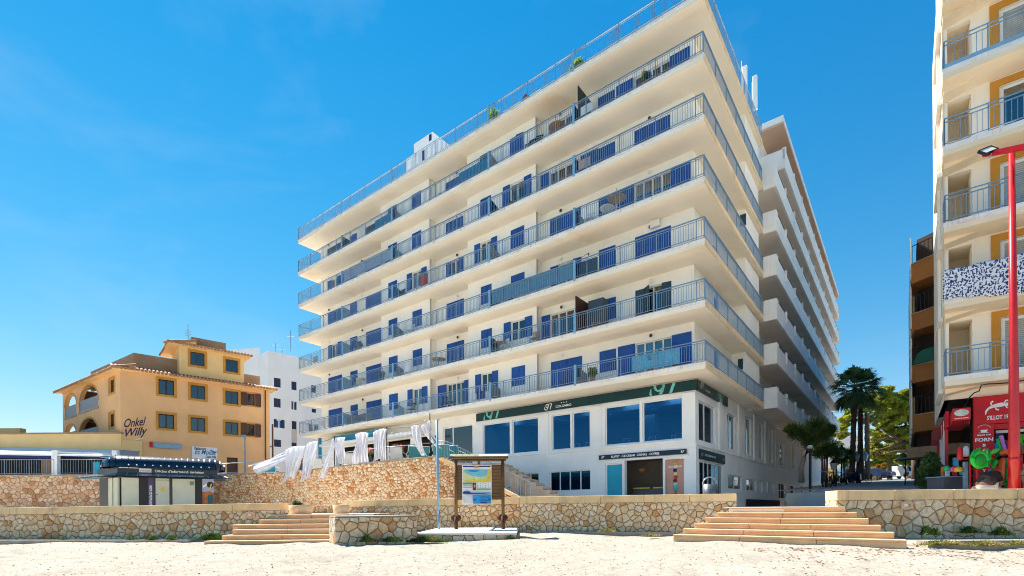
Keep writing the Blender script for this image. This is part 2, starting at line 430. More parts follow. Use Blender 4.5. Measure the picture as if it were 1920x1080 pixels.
M['kiosk_black'] = paint('black_kiosk_metal', (0.006,0.006,0.008,1), 0.3, 0.3, 3, spec=0.6)
M['kiosk_roof'] = paint('dark_blue_kiosk_roof', (0.004,0.011,0.03,1), 0.22, 0.3, 1.5, metal=0.2, spec=0.9)
M['kiosk_pane'] = paint('papered_kiosk_pane', (0.55,0.55,0.42,1), 0.35, 0.12, 1.2, (0.62,0.62,0.6,1), 0.5)
M['street'] = paint('grey_paving', (0.30,0.29,0.28,1), 0.85, 0.15, 0.8, (0.12,0.11,0.1,1), 0.4)
M['promenade'] = paint('pale_paving', (0.80,0.74,0.65,1), 0.85, 0.08, 1.0, (0.4,0.33,0.26,1), 0.4)
M['right_wall'] = paint('cream_render', (0.89,0.82,0.70,1), 0.8, 0.07, 0.7, (0.60,0.40,0.20,1), 0.3, 0.2)
M['right_soffit'] = paint('cream_soffit', (0.86,0.72,0.52,1), 0.85, 0.1, 0.8, (0.50,0.30,0.14,1), 0.45)
M['brown_balcony'] = paint('orange_brown_render', (0.34,0.13,0.03,1), 0.8, 0.15, 1)
M['brown_dark'] = paint('dark_brown_render', (0.05,0.03,0.018,1), 0.9, 0.2, 1)
M['red'] = paint('red_sign', (0.60,0.006,0.012,1), 0.4, 0.12, 3)
M['red_pole'] = paint('chipped_red_paint', (0.62,0.008,0.012,1), 0.35, 0.15, 3, (0.75,0.6,0.55,1), 0.0, spec=0.6)
M['black'] = paint('black_metal', (0.006,0.006,0.007,1), 0.4, 0.2, 4)
M['led'] = paint('floodlight_lens', (0.70,0.74,0.66,1), 0.2, 0.1, 20)
M['trunk_palm'] = paint('palm_trunk', (0.17,0.11,0.07,1), 0.95, 0.5, 6, (0.25,0.16,0.09,1), 0.5, bmp=0.8)
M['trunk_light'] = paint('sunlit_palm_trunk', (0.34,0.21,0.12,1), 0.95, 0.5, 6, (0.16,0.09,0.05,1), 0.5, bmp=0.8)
M['bark'] = paint('tree_bark', (0.15,0.10,0.07,1), 0.95, 0.4, 6, bmp=0.7)
M['bark_pink'] = paint('pale_bark', (0.34,0.24,0.20,1), 0.95, 0.3, 6, bmp=0.7)
M['leaf_pine'] = foliage('pine_foliage', (0.10,0.15,0.015,1), (0.48,0.50,0.05,1), 0.5, 0.35)
M['leaf_bright'] = foliage('bright_foliage', (0.10,0.22,0.012,1), (0.34,0.50,0.04,1), 0.55, 0.5)
M['leaf_olive'] = foliage('olive_foliage', (0.14,0.17,0.02,1), (0.46,0.44,0.08,1), 0.5, 0.5)
M['leaf_orange'] = foliage('orange_foliage', (0.35,0.16,0.01,1), (0.50,0.33,0.03,1), 0.4, 0.8)
M['leaf_palm'] = foliage('palm_foliage', (0.05,0.09,0.03,1), (0.20,0.30,0.08,1), 0.45, 1.2)
M['leaf_gold'] = foliage('golden_palm_foliage', (0.22,0.20,0.03,1), (0.50,0.34,0.06,1), 0.4, 1.2)
M['leaf_dark'] = foliage('dark_foliage', (0.04,0.08,0.012,1), (0.14,0.20,0.035,1), 0.25, 1.0)
M['leaf_weed'] = foliage('weed_foliage', (0.03,0.08,0.01,1), (0.12,0.19,0.02,1), 0.3, 3.0)
M['leaf_dry'] = foliage('dry_weed_foliage', (0.20,0.22,0.03,1), (0.42,0.34,0.10,1), 0.3, 3.0)
def cloth_mat():
    m, nt, b = new_mat('white_gauze', (0.86,0.86,0.88,1), 0.8)
    t = nt.nodes.new('ShaderNodeBsdfTranslucent'); t.inputs[0].default_value = (0.9,0.9,0.95,1)
    tr = nt.nodes.new('ShaderNodeBsdfTransparent')
    m1 = nt.nodes.new('ShaderNodeMixShader'); m1.inputs[0].default_value = 0.45
    nt.links.new(b.outputs[0], m1.inputs[1]); nt.links.new(t.outputs[0], m1.inputs[2])
    m2 = nt.nodes.new('ShaderNodeMixShader')
    f = ramp(nt, noise(nt, 2.0, 3, objvec(nt, (3,3,0.5))), [(0.35, (0.02,)*3+(1,)), (0.7, (0.3,)*3+(1,))]); nt.links.new(f, m2.inputs[0])
    nt.links.new(m1.outputs[0], m2.inputs[1]); nt.links.new(tr.outputs[0], m2.inputs[2])
    nt.links.new(m2.outputs[0], nt.nodes['Material Output'].inputs[0]); return m
M['gauze'] = cloth_mat()
def solid(name, c, rough=0.5, metal=0.0, var=0.1):
    if name not in M: M[name] = paint(name, c, rough, var, 4, metal=metal)
    return M[name]
def sand_mat():
    m, nt, b = new_mat('beach_sand', (0.6,0.52,0.42,1), 0.95, spec=0.1)
    c = ramp(nt, noise(nt, 0.5, 6, None, 0.6), [(0.3, (0.375,0.34,0.29,1)), (0.7, (0.44,0.405,0.35,1))])
    f = ramp(nt, noise(nt, 9, 5, None, 0.7), [(0.35, (0.80,0.77,0.72,1)), (0.6, (1.0,1.0,1.0,1))])
    c = mix_rgb(nt, 1.0, c, f, 'MULTIPLY')
    vo = nt.nodes.new('ShaderNodeTexVoronoi'); vo.inputs['Scale'].default_value = 5.5; vo.voronoi_dimensions = '2D'
    nt.links.new(nt.nodes.new('ShaderNodeTexCoord').outputs['Object'], vo.inputs['Vector'])
    dots = ramp(nt, vo.outputs['Distance'], [(0.045, (0.75,)*3+(1,)), (0.09, (0,0,0,1))])
    c = mix_rgb(nt, dots, c, (0.20,0.12,0.07,1))
    nt.links.new(c, b.inputs['Base Color'])
    bump(nt, b, noise(nt, 25, 6, None, 0.7), 0.5, 0.03)
    return m
M['sand'] = sand_mat()

M['side_edge'] = paint('warm_lit_slab_edge', (0.88,0.66,0.40,1), 0.8, 0.12, 2.0, (0.45,0.25,0.08,1), 0.7, 0.5)  # orange light on the slab sides put into the base colour, plus dark stains

def stone_geo(name, cols):
    m, nt, b = new_mat(name, (0.5,0.4,0.3,1), 0.85)
    g = nt.nodes.new('ShaderNodeNewGeometry'); n = len(cols)
    base = ramp(nt, g.outputs['Random Per Island'], [(i/n, c) for i, c in enumerate(cols)], 'CONSTANT')
    mott = ramp(nt, noise(nt, 8, 7, None, 0.7, 0.4), [(0.3, (0.66,0.58,0.48,1)), (0.62, (1.08,1.05,1.02,1))])
    base = mix_rgb(nt, 1.0, base, mott, 'MULTIPLY')
    rust = ramp(nt, noise(nt, 3.2, 7, None, 0.65, 1.0), [(0.58, (0,0,0,1)), (0.76, (0.7,)*3+(1,))])
    nt.links.new(mix_rgb(nt, rust, base, (0.46,0.22,0.08,1)), b.inputs['Base Color'])
    bump(nt, b, noise(nt, 22, 7, None, 0.7), 0.7, 0.03)
    return m
W1 = [(0.86,0.68,0.44,1),(0.82,0.62,0.40,1),(0.88,0.74,0.52,1),(0.80,0.56,0.32,1),(0.86,0.66,0.40,1),(0.82,0.66,0.46,1),(0.66,0.38,0.17,1),(0.88,0.72,0.48,1),(0.80,0.58,0.34,1),(0.84,0.70,0.50,1)]
W2 = [(0.84,0.56,0.32,1),(0.88,0.66,0.42,1),(0.76,0.42,0.20,1),(0.90,0.72,0.50,1),(0.64,0.28,0.10,1),(0.86,0.58,0.32,1),(0.84,0.62,0.40,1),(0.88,0.68,0.46,1)]
W3 = [(0.74,0.50,0.32,1),(0.68,0.40,0.22,1),(0.80,0.58,0.40,1),(0.52,0.26,0.12,1),(0.72,0.50,0.32,1),(0.64,0.42,0.27,1)]
M['geo_cream'] = stone_geo('cream_rubble', W1); M['geo_orange'] = stone_geo('orange_rubble', W2); M['geo_brown'] = stone_geo('brown_rubble', W3)
M['mortar'] = paint('dark_mortar', (0.30,0.19,0.11,1), 0.95, 0.4, 6)

# ------------------------------------------------------------------ the setting: sand, promenade, street, sea
def sand():
    xs = sorted(set([-400,-200,-120,-80] + [round(-60+i*2,3) for i in range(14)] + [round(-32+i*0.14,3) for i in range(430)] + [round(28.2+i*3,3) for i in range(12)] + [80,150,400]))
    ys = sorted(set([-70,-45,-30,-18,-10,-4,0,3] + [round(5+i*0.10,3) for i in range(200)] + [27,32]))
    X, Y = np.meshgrid(xs, ys)
    rng = np.random.RandomState(3)
    Z = -1.03 - 0.0035*np.clip(8-X, 0, 40)
    for k in range(60):
        fx, fy = rng.normal(0, 1, 2)*rng.choice([1.2, 3.5, 7.5]); ph = rng.uniform(0, 6.28)
        a = 0.032/ (1+0.75*math.hypot(fx, fy))
        Z = Z + a*np.sin(fx*X+fy*Y+ph)*0.5
    for k in range(1500):                       # footprints
        cx, cy = rng.uniform(-14, 13), rng.uniform(6, 14.5)
        i0, i1 = np.searchsorted(xs, [cx-0.5, cx+0.5]); j0, j1 = np.searchsorted(ys, [cy-0.5, cy+0.5])
        r2 = ((X[j0:j1, i0:i1]-cx)**2 + (Y[j0:j1, i0:i1]-cy)**2)/0.02
        Z[j0:j1, i0:i1] += -0.024*np.exp(-r2) + 0.010*np.exp(-(np.sqrt(r2)-1.6)**2*2)
    Z = np.where(Y < -20, -1.03-(-20-Y)*0.008, Z)
    v = np.stack([X.ravel(), Y.ravel(), Z.ravel()], 1)
    nx = len(xs)
    f = [(j*nx+i, j*nx+i+1, (j+1)*nx+i+1, (j+1)*nx+i) for j in range(len(ys)-1) for i in range(nx-1)]
    me = bpy.data.meshes.new('sand'); me.from_pydata(v.tolist(), [], f); me.materials.append(M['sand'])
    me.polygons.foreach_set('use_smooth', [True]*len(f))
    o = bpy.data.objects.new('sand', me); col.objects.link(o); tag(o, kind='structure')
    return lambda x, y: float(Z[min(len(ys)-1, np.searchsorted(ys, y)), min(nx-1, np.searchsorted(xs, x))])
sand_z = sand()
mb = MB().quad((-4000,-4000,-3.2),(4000,-4000,-3.2),(4000,4000,-3.2),(-4000,4000,-3.2))
tag(mb.done('ground', M['concrete']), kind='structure')
m_, nt_, b_ = new_mat('sea_water', (0.08,0.30,0.38,1), 0.12); bump(nt_, b_, noise(nt_, 0.8, 5), 0.5, 0.3)
M['sea'] = m_
tag(MB().quad((-3000,-4000,-1.28),(3000,-4000,-1.28),(3000,-40,-1.28),(-3000,-40,-1.28)).done('sea', M['sea']), kind='structure')

def gz(x): return -0.03 - 0.0115*max(0, 8-x)          # the promenade falls gently to the left
P_END = [(-7.6,22.75), (8.1,18.45)]
mb = MB()
def strip(poly, z): 
    mb.add([(x, y, z(x, y)) for x, y in poly], [tuple(range(len(poly)))])
zf = lambda x, y: gz(x)
strip([(-60,19.2),(-6.4,18.6),(-4.2,18.2),(-7.6,22.9),(-10,40),(-60,60)], zf)
strip([(-7.6,22.9),(8.1,18.6),(10.0,17.9),(8,40),(-10,40)], zf)
strip([(8.1,18.6),(6.75,16.3),(9.6,14.35),(9.75,15.25),(30,15.25),(30,40),(8,40),(8.0,30)], zf)
tag(mb.done('promenade', M['promenade']), kind='structure')

# street climbing away between the two blocks
def street_z(y): return 0.50 + 0.0464*y
mb = MB(MF)
mb.quad((3.6,1.2,street_z(1.2)),(30,1.2,street_z(1.2)),(30,40,street_z(40)),(1.4,40,street_z(40)),(1.4,6,street_z(6)),(3.6,6,street_z(6)))
mb.quad((1.4,40,street_z(40)),(30,40,street_z(40)),(40,95,street_z(95)),(-25,95,street_z(95)),(-25,52,street_z(52)),(1.4,52,street_z(52)))
mb.quad((3.6,1.2,-0.1),(30,1.2,-0.1),(30,1.2,street_z(1.2)),(3.6,1.2,street_z(1.2)))
tag(mb.done('street', M['street']), kind='structure')
mb = MB(MF)
mb.quad((40,95,street_z(95)),(-25,95,street_z(95)),(-120,300,street_z(95)+1),(160,300,street_z(95)+1))
tag(mb.done('far_ground', M['promenade']), kind='structure')

# ------------------------------------------------------------------ main apartment block
SL = lambda k: 6.60 + 2.8*k          # top of slab k
X0, Y1 = -34.45, 12.05
block = thing('apartment_block', 'large cream apartment block with blue shutters and long railed balconies above a hotel restaurant', 'building', MF)
def mpart(name, mb, mat, parent=None, label=None, smooth=False):
    o = mb.done(name, M[mat] if isinstance(mat, str) else mat, parent or block, smooth)
    if label: o['label'] = label
    return o
XP = [-33.55, -24.46, -19.09, -15.48, -10.01, -1.0]            # facade steps in and out
cols_ = {'A':(-32.49,-30.43,1.6,'door'),'B':(-29.28,-28.26,1.6,'win'),'C':(-27.14,-25.17,1.6,'door'),'D':(-23.61,-22.57,1.05,'win'),
    'E':(-20.92,-19.91,1.05,'win'),'F':(-18.02,-16.35,1.6,'door'),'G':(-14.37,-13.45,1.05,'win'),'H':(-11.92,-10.87,1.05,'win'),
    'I':(-9.40,-7.28,1.6,'door'),'J':(-6.20,-5.18,1.6,'win'),'K':(-4.07,-2.13,1.6,'door')}
holes = {1.6: [], 1.05: []}
for nm, (a, b, y, kind) in cols_.items():
    for k in range(6):
        s = SL(k); z0 = s+0.03 if kind == 'door' else s+0.80
        holes[y].append((a, b, z0, s+1.98, nm, k))
HC = [h for y in holes for h in holes[y]]
ZB, ZT = 6.6, 23.05
mb = MB(MF)
for i in range(5):
    y = 1.6 if i % 2 == 0 else 1.05
    a, b = XP[i], XP[i+1]
    hh = [h[:4] for h in holes[y] if a-0.01 <= h[0] and h[1] <= b+0.01]
    mb.wall(a, b, ZB, ZT, y, y+0.22, hh)
    if i % 2 == 1:                                             # cheeks of the projecting bays
        mb.quad((b,y,ZB),(b,1.6,ZB),(b,1.6,ZT),(b,y,ZT)); mb.quad((a,1.6,ZB),(a,y,ZB),(a,y,ZT),(a,1.6,ZT))
mb.box(-33.55,-33.3,1.82,Y1+4,ZB,ZT)
mpart('wall', mb, 'plaster')
mb = MB(MF)                                                     # side wall, pier and return
mb.wall(1.83, 8.46, ZB, ZT, -1.0, -1.25, [(4.9,5.8,SL(k)+0.9,SL(k)+1.95) for k in range(6)], side=True)
mb.box(-1.25,-0.22,8.46,11.9,ZB,ZT)
mpart('wall', mb, 'plaster', label='side wall with a projecting pier')
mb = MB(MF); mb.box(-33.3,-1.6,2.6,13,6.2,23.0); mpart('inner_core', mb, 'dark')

def leaf(mb, x0, x1, z0, z1, y, ang=0.0, hinge='L'):
    """one louvred shutter leaf with its frame, optionally swung open"""
    w = x1-x0; t = 0.045
    hx = x0 if hinge == 'L' else x1
    sgn = 1 if hinge == 'L' else -1
    ca, sa = math.cos(ang), math.sin(ang)
    def P(u, v, z): return (hx + sgn*(u*ca) , y - u*sa - v, z)
    def bx(u0,u1,v0,v1,a,b):
        mb.add([P(u0,v0,a),P(u1,v0,a),P(u1,v1,a),P(u0,v1,a),P(u0,v0,b),P(u1,v0,b),P(u1,v1,b),P(u0,v1,b)],
               [(0,3,2,1),(4,5,6,7),(0,1,5,4),(1,2,6,5),(2,3,7,6),(3,0,4,7)])
    bx(0.05,w-0.05,0.008,t-0.012,z0+0.06,z1-0.06)
    bx(0,0.05,0,t,z0,z1); bx(w-0.05,w,0,t,z0,z1); bx(0.05,w-0.05,0,t,z0,z0+0.06); bx(0.05,w-0.05,0,t,z1-0.06,z1)
OPEN = {'K0':1,'G0':1,'F0':1,'E0':1,'H1':1,'I1':1,'A2':2,'I2':2,'E3':1,'F3':2,'G3':1,'K3':1,'H4':1,'I4':1,'B4':2,'K5':1,'H5':2,'I5':2,'B5':2,'J2':0,'K1':3,'A4':2,'C5':0}
WG = {'k':0}
for (a, b, z0, z1, nm, k) in HC:
    y = cols_[nm][2]; st = OPEN.get(nm+str(k), 0)
    n = 4 if (b-a) > 1.3 else 2
    mb = MB(MF)
    fw = 0.05
    for (c, d, e, f) in ((a,a+fw,z0,z1),(b-fw,b,z0,z1),(a+fw,b-fw,z1-fw,z1),(a+fw,b-fw,z0,z0+fw)): mb.box(c, d, y+0.09, y+0.16, e, f)
    nn = max(1, n//2)
    for i in range(1, n if st else nn):
        xm = a+(b-a)*i/(n if st else nn); mb.box(xm-0.035, xm+0.035, y+0.09, y+0.16, z0+fw, z1-fw)
    if cols_[nm][3] == 'win': mb.box(a-0.05, b+0.05, y-0.04, y+0.09, z0-0.06, z0-0.003)
    fr = mpart('window', mb, 'white')
    mb = MB(MF); mb.quad((a+fw,y+0.13,z0+fw),(b-fw,y+0.13,z0+fw),(b-fw,y+0.13,z1-fw),(a+fw,y+0.13,z1-fw))
    mpart('pane', mb, 'pane_bright' if (k+ord(nm)) % 3 == 0 else 'pane', fr)
    if st:
        mb = MB(MF); xc = a+fw; vs = []
        nfo = 14; wd_ = (b-a)*(0.35 if k % 2 else 0.5)
        for i in range(nfo+1): vs += [(xc+wd_*i/nfo, y+0.19+0.02*(i%2), z0+0.05), (xc+wd_*i/nfo, y+0.19+0.02*(i%2), z1-0.06)]
        mb.add(vs, [(2*i,2*i+2,2*i+3,2*i+1) for i in range(nfo)]); mpart('curtain', mb, 'white', fr)
    sm = 'shutter_teal' if (nm+str(k)) in ('K1','A5','D5','G5','C5') else 'shutter'
    ln = (b-a)/n
    if st == 0:
        for i in range(n):
            mb = MB(MF); leaf(mb, a+i*ln+0.006, a+(i+1)*ln-0.006, z0+0.01, z1-0.01, y+0.055, 0)
            mpart('shutter', mb, sm, fr)
    elif st == 1:                                              # folded right back against the wall
        for (c, d) in ((a-ln*(n/2)-0.02, a-0.02), (b+0.02, b+ln*(n/2)+0.02)):
            if c < -33.4 or d > -1.1: d = min(d, -1.15)
            mb = MB(MF); leaf(mb, c, d, z0+0.01, z1+0.02, y-0.012, 0); mpart('shutter', mb, sm, fr)
    else:                                                       # one side closed, the other leaf swung half open
        mb = MB(MF); leaf(mb, a+0.006, a+ln-0.006, z0+0.01, z1-0.01, y+0.055, 0); mpart('shutter', mb, sm, fr)
        mb = MB(MF); leaf(mb, b-ln, b-0.006, z0+0.01, z1-0.01, y+0.04, rad(8), 'R'); mpart('shutter', mb, sm, fr)
        if st == 3:
            mb = MB(MF); leaf(mb, a+ln, a+2*ln, z0+0.01, z1-0.01, y+0.04, rad(38), 'L'); mpart('shutter', mb, sm, fr)
for k in range(6):
    mb = MB(MF); mb.box(-1.13,-1.09,4.9,5.8,SL(k)+0.9,SL(k)+1.95); w_ = mpart('window', mb, 'shutter')
    if k in (0, 4):
        (xa_, xb_), ya_, yb_ = ((1384,1393),674,694) if k == 0 else ((1388,1399),404,425)
        lx0, lx1 = MF.F(xa_, ya_, 8.4)[0], MF.F(xb_, ya_, 8.4)[0]
        mb = MB(MF); leaf(mb, lx0, lx1, MF.F(xa_, yb_, 8.4)[1], MF.F(xa_, ya_, 8.4)[1], 8.40, 0); mpart('shutter', mb, 'shutter_teal', w_)
# balconies: one slab, one railing, the dividers
DIV = [-28.0, -21.85, -12.76, -6.81]
for k in range(7):
    s = SL(k)
    mb = MB(MF)
    poly = [(X0,0),(0,0),(0,Y1),(-1.02,Y1),(-1.02,2.2),(X0,2.2)] if k < 6 else [(X0,0),(0,0),(0,Y1),(X0,Y1)]
    sl = MB(MF)
    sl.cur = 0
    sl.prism(poly, s-0.17, s-0.002)
    inn = [(X0+0.02,0.02),(-0.02,0.02),(-0.02,Y1-0.002),(-1.0,Y1-0.002),(-1.0,2.19),(X0+0.02,2.19)] if k < 6 else [(X0+0.02,0.02),(-0.02,0.02),(-0.02,Y1-0.01),(X0+0.02,Y1-0.01)]
    sl.cur = 1
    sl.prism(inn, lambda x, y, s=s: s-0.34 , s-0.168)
    # thin drip strip of rusty stain under the front rail; side strip painted with warm light
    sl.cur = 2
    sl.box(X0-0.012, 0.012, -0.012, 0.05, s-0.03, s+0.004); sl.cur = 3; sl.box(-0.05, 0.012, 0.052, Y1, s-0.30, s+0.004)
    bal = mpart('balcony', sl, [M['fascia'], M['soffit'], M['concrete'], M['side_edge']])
    if k == 6: bal['label'] = 'roof terrace slab'
    r = MB(MF)
    zt = s+0.96
    for (p, q) in (((X0+0.03,0.03),(-0.03,0.03)), ((-0.03,0.03),(-0.03,Y1-0.02)), ((X0+0.03,0.03),(X0+0.03,1.9))):
        L = math.hypot(q[0]-p[0], q[1]-p[1]); ux, uy = (q[0]-p[0])/L, (q[1]-p[1])/L
        def bar(t, w, z0, z1, d=None):
            x, y = p[0]+ux*t, p[1]+uy*t; h = w/2; g = (d or w)/2
            if ux: r.box(x-h, x+h, y-g, y+g, z0, z1)
            else: r.box(x-g, x+g, y-h, y+h, z0, z1)
        x, y = min(p[0],q[0]), min(p[1],q[1]); X, Y = max(p[0],q[0]), max(p[1],q[1])
        r.box(x-0.025*(uy>0), X+0.025*(uy>0), y-0.03*(ux>0), Y+0.03*(ux>0), zt-0.035, zt)
        r.box(x-0.012*(uy>0), X+0.012*(uy>0), y-0.012*(ux>0), Y+0.012*(ux>0), s+0.09, s+0.115)
        if k < 6 or ux: r.box(x-0.012*(uy>0), X+0.012*(uy>0), y-0.012*(ux>0), Y+0.012*(ux>0), zt-0.13, zt-0.108)
        n = int(L/0.118)
        for i in range(n+1):
            t = i*L/n
            if i % 16 == 0: bar(t, 0.04, s-0.12, zt-0.03)
            else: bar(t, 0.016, s+0.11, zt-0.12 if ux else zt-0.03)
    mpart('railing', r, 'rail', bal)
    if k < 6:
        for dx in DIV:
            d = MB(MF)
            d.extrude_x([(0.06,s+0.1),(0.06,s+0.98),(0.35,s+0.98),(1.02 if dx in (-21.85,-12.76) else 1.55,s+0.75),(1.02 if dx in (-21.85,-12.76) else 1.55,s+0.1)], dx-0.008, dx+0.008)
            dd = mpart('divider', d, glass('divider_glass', (0.55,0.68,0.75,1), 0.85) if 'divider_glass' not in bpy.data.materials else bpy.data.materials['divider_glass'], bal)
            d = MB(MF); d.box(dx-0.07, dx+0.07, -0.015, 0.055, s-0.1, s+1.02); mpart('divider_post', d, 'rail_blue', bal)
    else:
        for dx in DIV:
            d = MB(MF); d.box(dx-0.05, dx+0.05, -0.01, 0.055, s-0.1, s+1.04); mpart('divider_post', d, 'rail_blue', bal)
# lamps under the soffits
for k in range(6):
    for x in (-32.2,-27.5,-16.9,-8.6,-3.2):
        d = MB(MF); d.ball((x, 1.52, SL(k)+2.22), 0.09, 8, 6, (1,0.6,1)); o = mpart('wall_lamp', d, 'frame_brown' if (k+int(x)) % 2 else 'white', smooth=True)
# ground floor -----------------------------------------------------
GY = 1.55
mb = MB(MF)
gh = [(-14.72,-12.47,3.36,5.45),(-12.30,-10.32,3.36,5.45),(-9.35,-8.06,3.36,5.43),(-7.94,-6.80,3.36,5.43),(-5.86,-3.84,3.36,5.47),(-3.70,-1.55,3.36,5.47),
      (-5.86,-4.85,-0.03,2.36),(-4.72,-2.62,-0.03,2.48),(-2.50,-1.55,0.05,2.38),(-9.52,-6.79,0.95,2.12),(-12.30,-10.30,1.50,2.09),(-18.41,-15.62,2.3,5.62),
      (-31.2,-18.9,2.3,5.2)]
mb.wall(-33.4, -0.95, -0.6, 6.26, GY, GY+0.3, gh)
gs = [(2.0,4.85,3.3,5.3),(7.05,8.9,3.35,5.4),(11.25,12.9,3.35,5.75),(15.2,16.4,3.35,5.85),(18.3,20.0,3.35,5.9),(22.1,24.6,3.35,5.2),(28,30,3.4,5.8),(33,35,3.4,5.8),
      (2.05,6.3,-0.03,2.3),(7.2,10.45,1.0,1.85),(11.5,14.3,1.0,1.80),(15.3,16.2,1.0,1.8),(17.2,18.0,1.0,1.8),(19.2,20.4,1.0,1.8),(22.0,25.0,0.6,1.9),(27,29.5,0.6,1.9),(33,34.5,0.6,2.0)]
mb.wall(1.85, 50.0, -0.6, 6.26, -0.95, -1.25, gs, side=True)
# recessed surrounds, pilasters, string courses
for x in (-0.95-0.30, -6.35, -9.85): mb.box(x-0.36, x+0.30, GY-0.06, GY-0.001, 2.9, 5.6)
mb.box(-14.9,-0.97,GY-0.10,GY-0.002,3.18,3.30)
mb.box(-6.15,-1.3,GY-0.05,GY-0.003,2.48,2.57)
for y in (5.3, 9.4, 13.4, 16.8, 20.5): mb.box(-0.949, -0.86, y, y+0.5, 3.1, 6.2)
mb.box(-0.949,-0.90,1.6,26,3.02,3.10)
mpart('ground_floor_wall', mb, 'ground_white')
# frames and panes for the big restaurant windows
def framed(a, b, z0, z1, y, mat, mull=(), fw=0.06, side=False, name='window', label=None, trans=()):
    mb = MB(MF)
    def bx(x0,x1,y0,y1,c,d): mb.box(y0,y1,x0,x1,c,d) if side else mb.box(x0,x1,y0,y1,c,d)
    ya, yb = (y-0.16, y-0.10) if side else (y+0.10, y+0.16)
    bx(a,a+fw,ya,yb,z0,z1); bx(b-fw,b,ya,yb,z0,z1); bx(a+fw,b-fw,ya,yb,z1-fw,z1); bx(a+fw,b-fw,ya,yb,z0,z0+fw)
    for mx_ in mull: bx(mx_-fw/2,mx_+fw/2,ya,yb,z0+fw,z1-fw)
    o = mpart(name, mb, 'white', label=label)
    mb = MB(MF); yy = (ya+yb)/2
    if side: mb.quad((yy,a+fw,z0+fw),(yy,b-fw,z0+fw),(yy,b-fw,z1-fw),(yy,a+fw,z1-fw))
    else: mb.quad((a+fw,yy,z0+fw),(b-fw,yy,z0+fw),(b-fw,yy,z1-fw),(a+fw,yy,z1-fw))
    mpart('pane', mb, mat, o)
    return o
for h in gh[:6]: framed(*h, GY, 'shop_glass', label='large blue tinted restaurant window')
framed(*gh[6], GY, 'cyan_panel', label='turquoise covered door', name='door')
framed(*gh[9], GY, 'shop_glass', (-8.83,-8.15,-7.45), label='four pane low window')
framed(*gh[10], GY, 'pane', (-11.6,-10.95), label='three pane low window')
framed(-18.41,-15.62,2.3,5.62,GY,'pane',(-17.5,), 0.09, name='door', label='dark glazed terrace door')
for i, h in enumerate(gs[:8]): framed(*h, -0.95, 'pane' if i else 'clear_glass', (h[0]+(h[1]-h[0])*0.42,), side=True)
framed(*gs[8], -0.95, 'pane_bright', (3.1,3.8,4.5,5.1), side=True, name='door', label='glazed side door')
for h in gs[9:14]: framed(*h, -0.95, 'pane', ((h[0]+h[1])/2,), side=True)
for h in gs[14:]: framed(*h, -0.95, 'dark', ((h[0]+h[1])/2,), side=True)
# poster on the pier
p = MB(MF); p.box(-2.47,-1.58,GY+0.08,GY+0.13,0.08,2.36); pst = mpart('poster', p, 'poster_pink', label='salmon poster with a tall cone of coloured scoops')
cc = [(0.75,0.35,0.02),(0.75,0.72,0.6),(0.02,0.02,0.05),(0.75,0.6,0.3),(0.55,0.05,0.03),(0.12,0.03,0.03),(0.7,0.6,0.5),(0.05,0.45,0.42)]
for i, c in enumerate(cc):
    p = MB(MF); p.ball((-2.0+0.02*math.sin(i*2.1), GY+0.07, 2.18-i*0.175), 0.105 if i < 7 else 0.14, 10, 7, (1,0.25,0.9))
    mpart('scoop_picture', p, solid('scoop_%d' % i, (*c,1), 0.5), pst, smooth=True)
p = MB(MF); p.extrude_y([(-2.08,0.86),(-1.92,0.86),(-1.99,0.2)], GY+0.05, GY+0.078); mpart('cone_picture', p, solid('cone_brown', (0.3,0.17,0.1,1)), pst)
p = MB(MF); p.text('ICE CREAMS', -2.03, GY+0.072, 1.98, 0.115, 0, align='CENTER', sx=1.1, bold=0.004); mpart('lettering', p, 'letter_white', pst)
p = MB(MF); p.text('97', -2.4, GY+0.072, 0.22, 0.2, 0.3); mpart('lettering', p, 'letter_white', pst)
# rooms behind the glass
mb = MB(MF)
mb.quad((-15.3,GY+0.31,2.72),(-1.3,GY+0.31,2.72),(-1.3,9,2.72),(-15.3,9,2.72)); mb.quad((-15.3,8.9,2.72),(-1.3,8.9,2.72),(-1.3,8.9,6.1),(-15.3,8.9,6.1))
mb.quad((-15.3,GY+0.31,5.9),(-15.3,8.9,5.9),(-1.3,8.9,5.9),(-1.3,GY+0.31,5.9)); mb.quad((-15.3,GY+0.31,2.72),(-15.3,8.9,2.72),(-15.3,8.9,5.9),(-15.3,GY+0.31,5.9))
mb.box(-15.2,-1.4,3.4,3.9,5.5,5.88); mb.box(-5.4,-4.6,5.5,6.1,2.72,5.5)
mpart('dining_room', mb, 'room')
em = bpy.data.materials.new('ceiling_fill_panel'); em.use_nodes = True; em.node_tree.nodes['Principled BSDF'].inputs['Emission Color'].default_value = (0.9,0.95,1,1); em.node_tree.nodes['Principled BSDF'].inputs['Emission Strength'].default_value = 1.3  # ceiling spots enlarged to glowing panels, added to brighten the dining room
for x_ in (-2.5,-5.0,-7.6,-11.0,-13.6):
    mb = MB(MF); mb.box(x_-0.5, x_+0.5, 3.0, 3.4, 5.84, 5.88); mb.box(x_-0.5, x_+0.5, 5.2, 5.6, 5.84, 5.88); mpart('ceiling_fill_light', mb, em)
mb = MB(MF)
mb.box(-15.3,-1.3,5.2,5.3,-0.1,2.7); mb.quad((-15.3,GY+0.31,2.69),(-15.3,5.2,2.69),(-1.3,5.2,2.69),(-1.3,GY+0.31,2.69)); mb.quad((-15.3,GY+0.3,-0.12),(-1.3,GY+0.3,-0.12),(-1.3,5.2,-0.12),(-15.3,5.2,-0.12))
mb.box(-15.2,-6.5,2.5,2.6,-0.1,2.6)
mpart('shop_interior', mb, solid('shop_wall_grey', (0.34,0.30,0.26,1), 0.8))
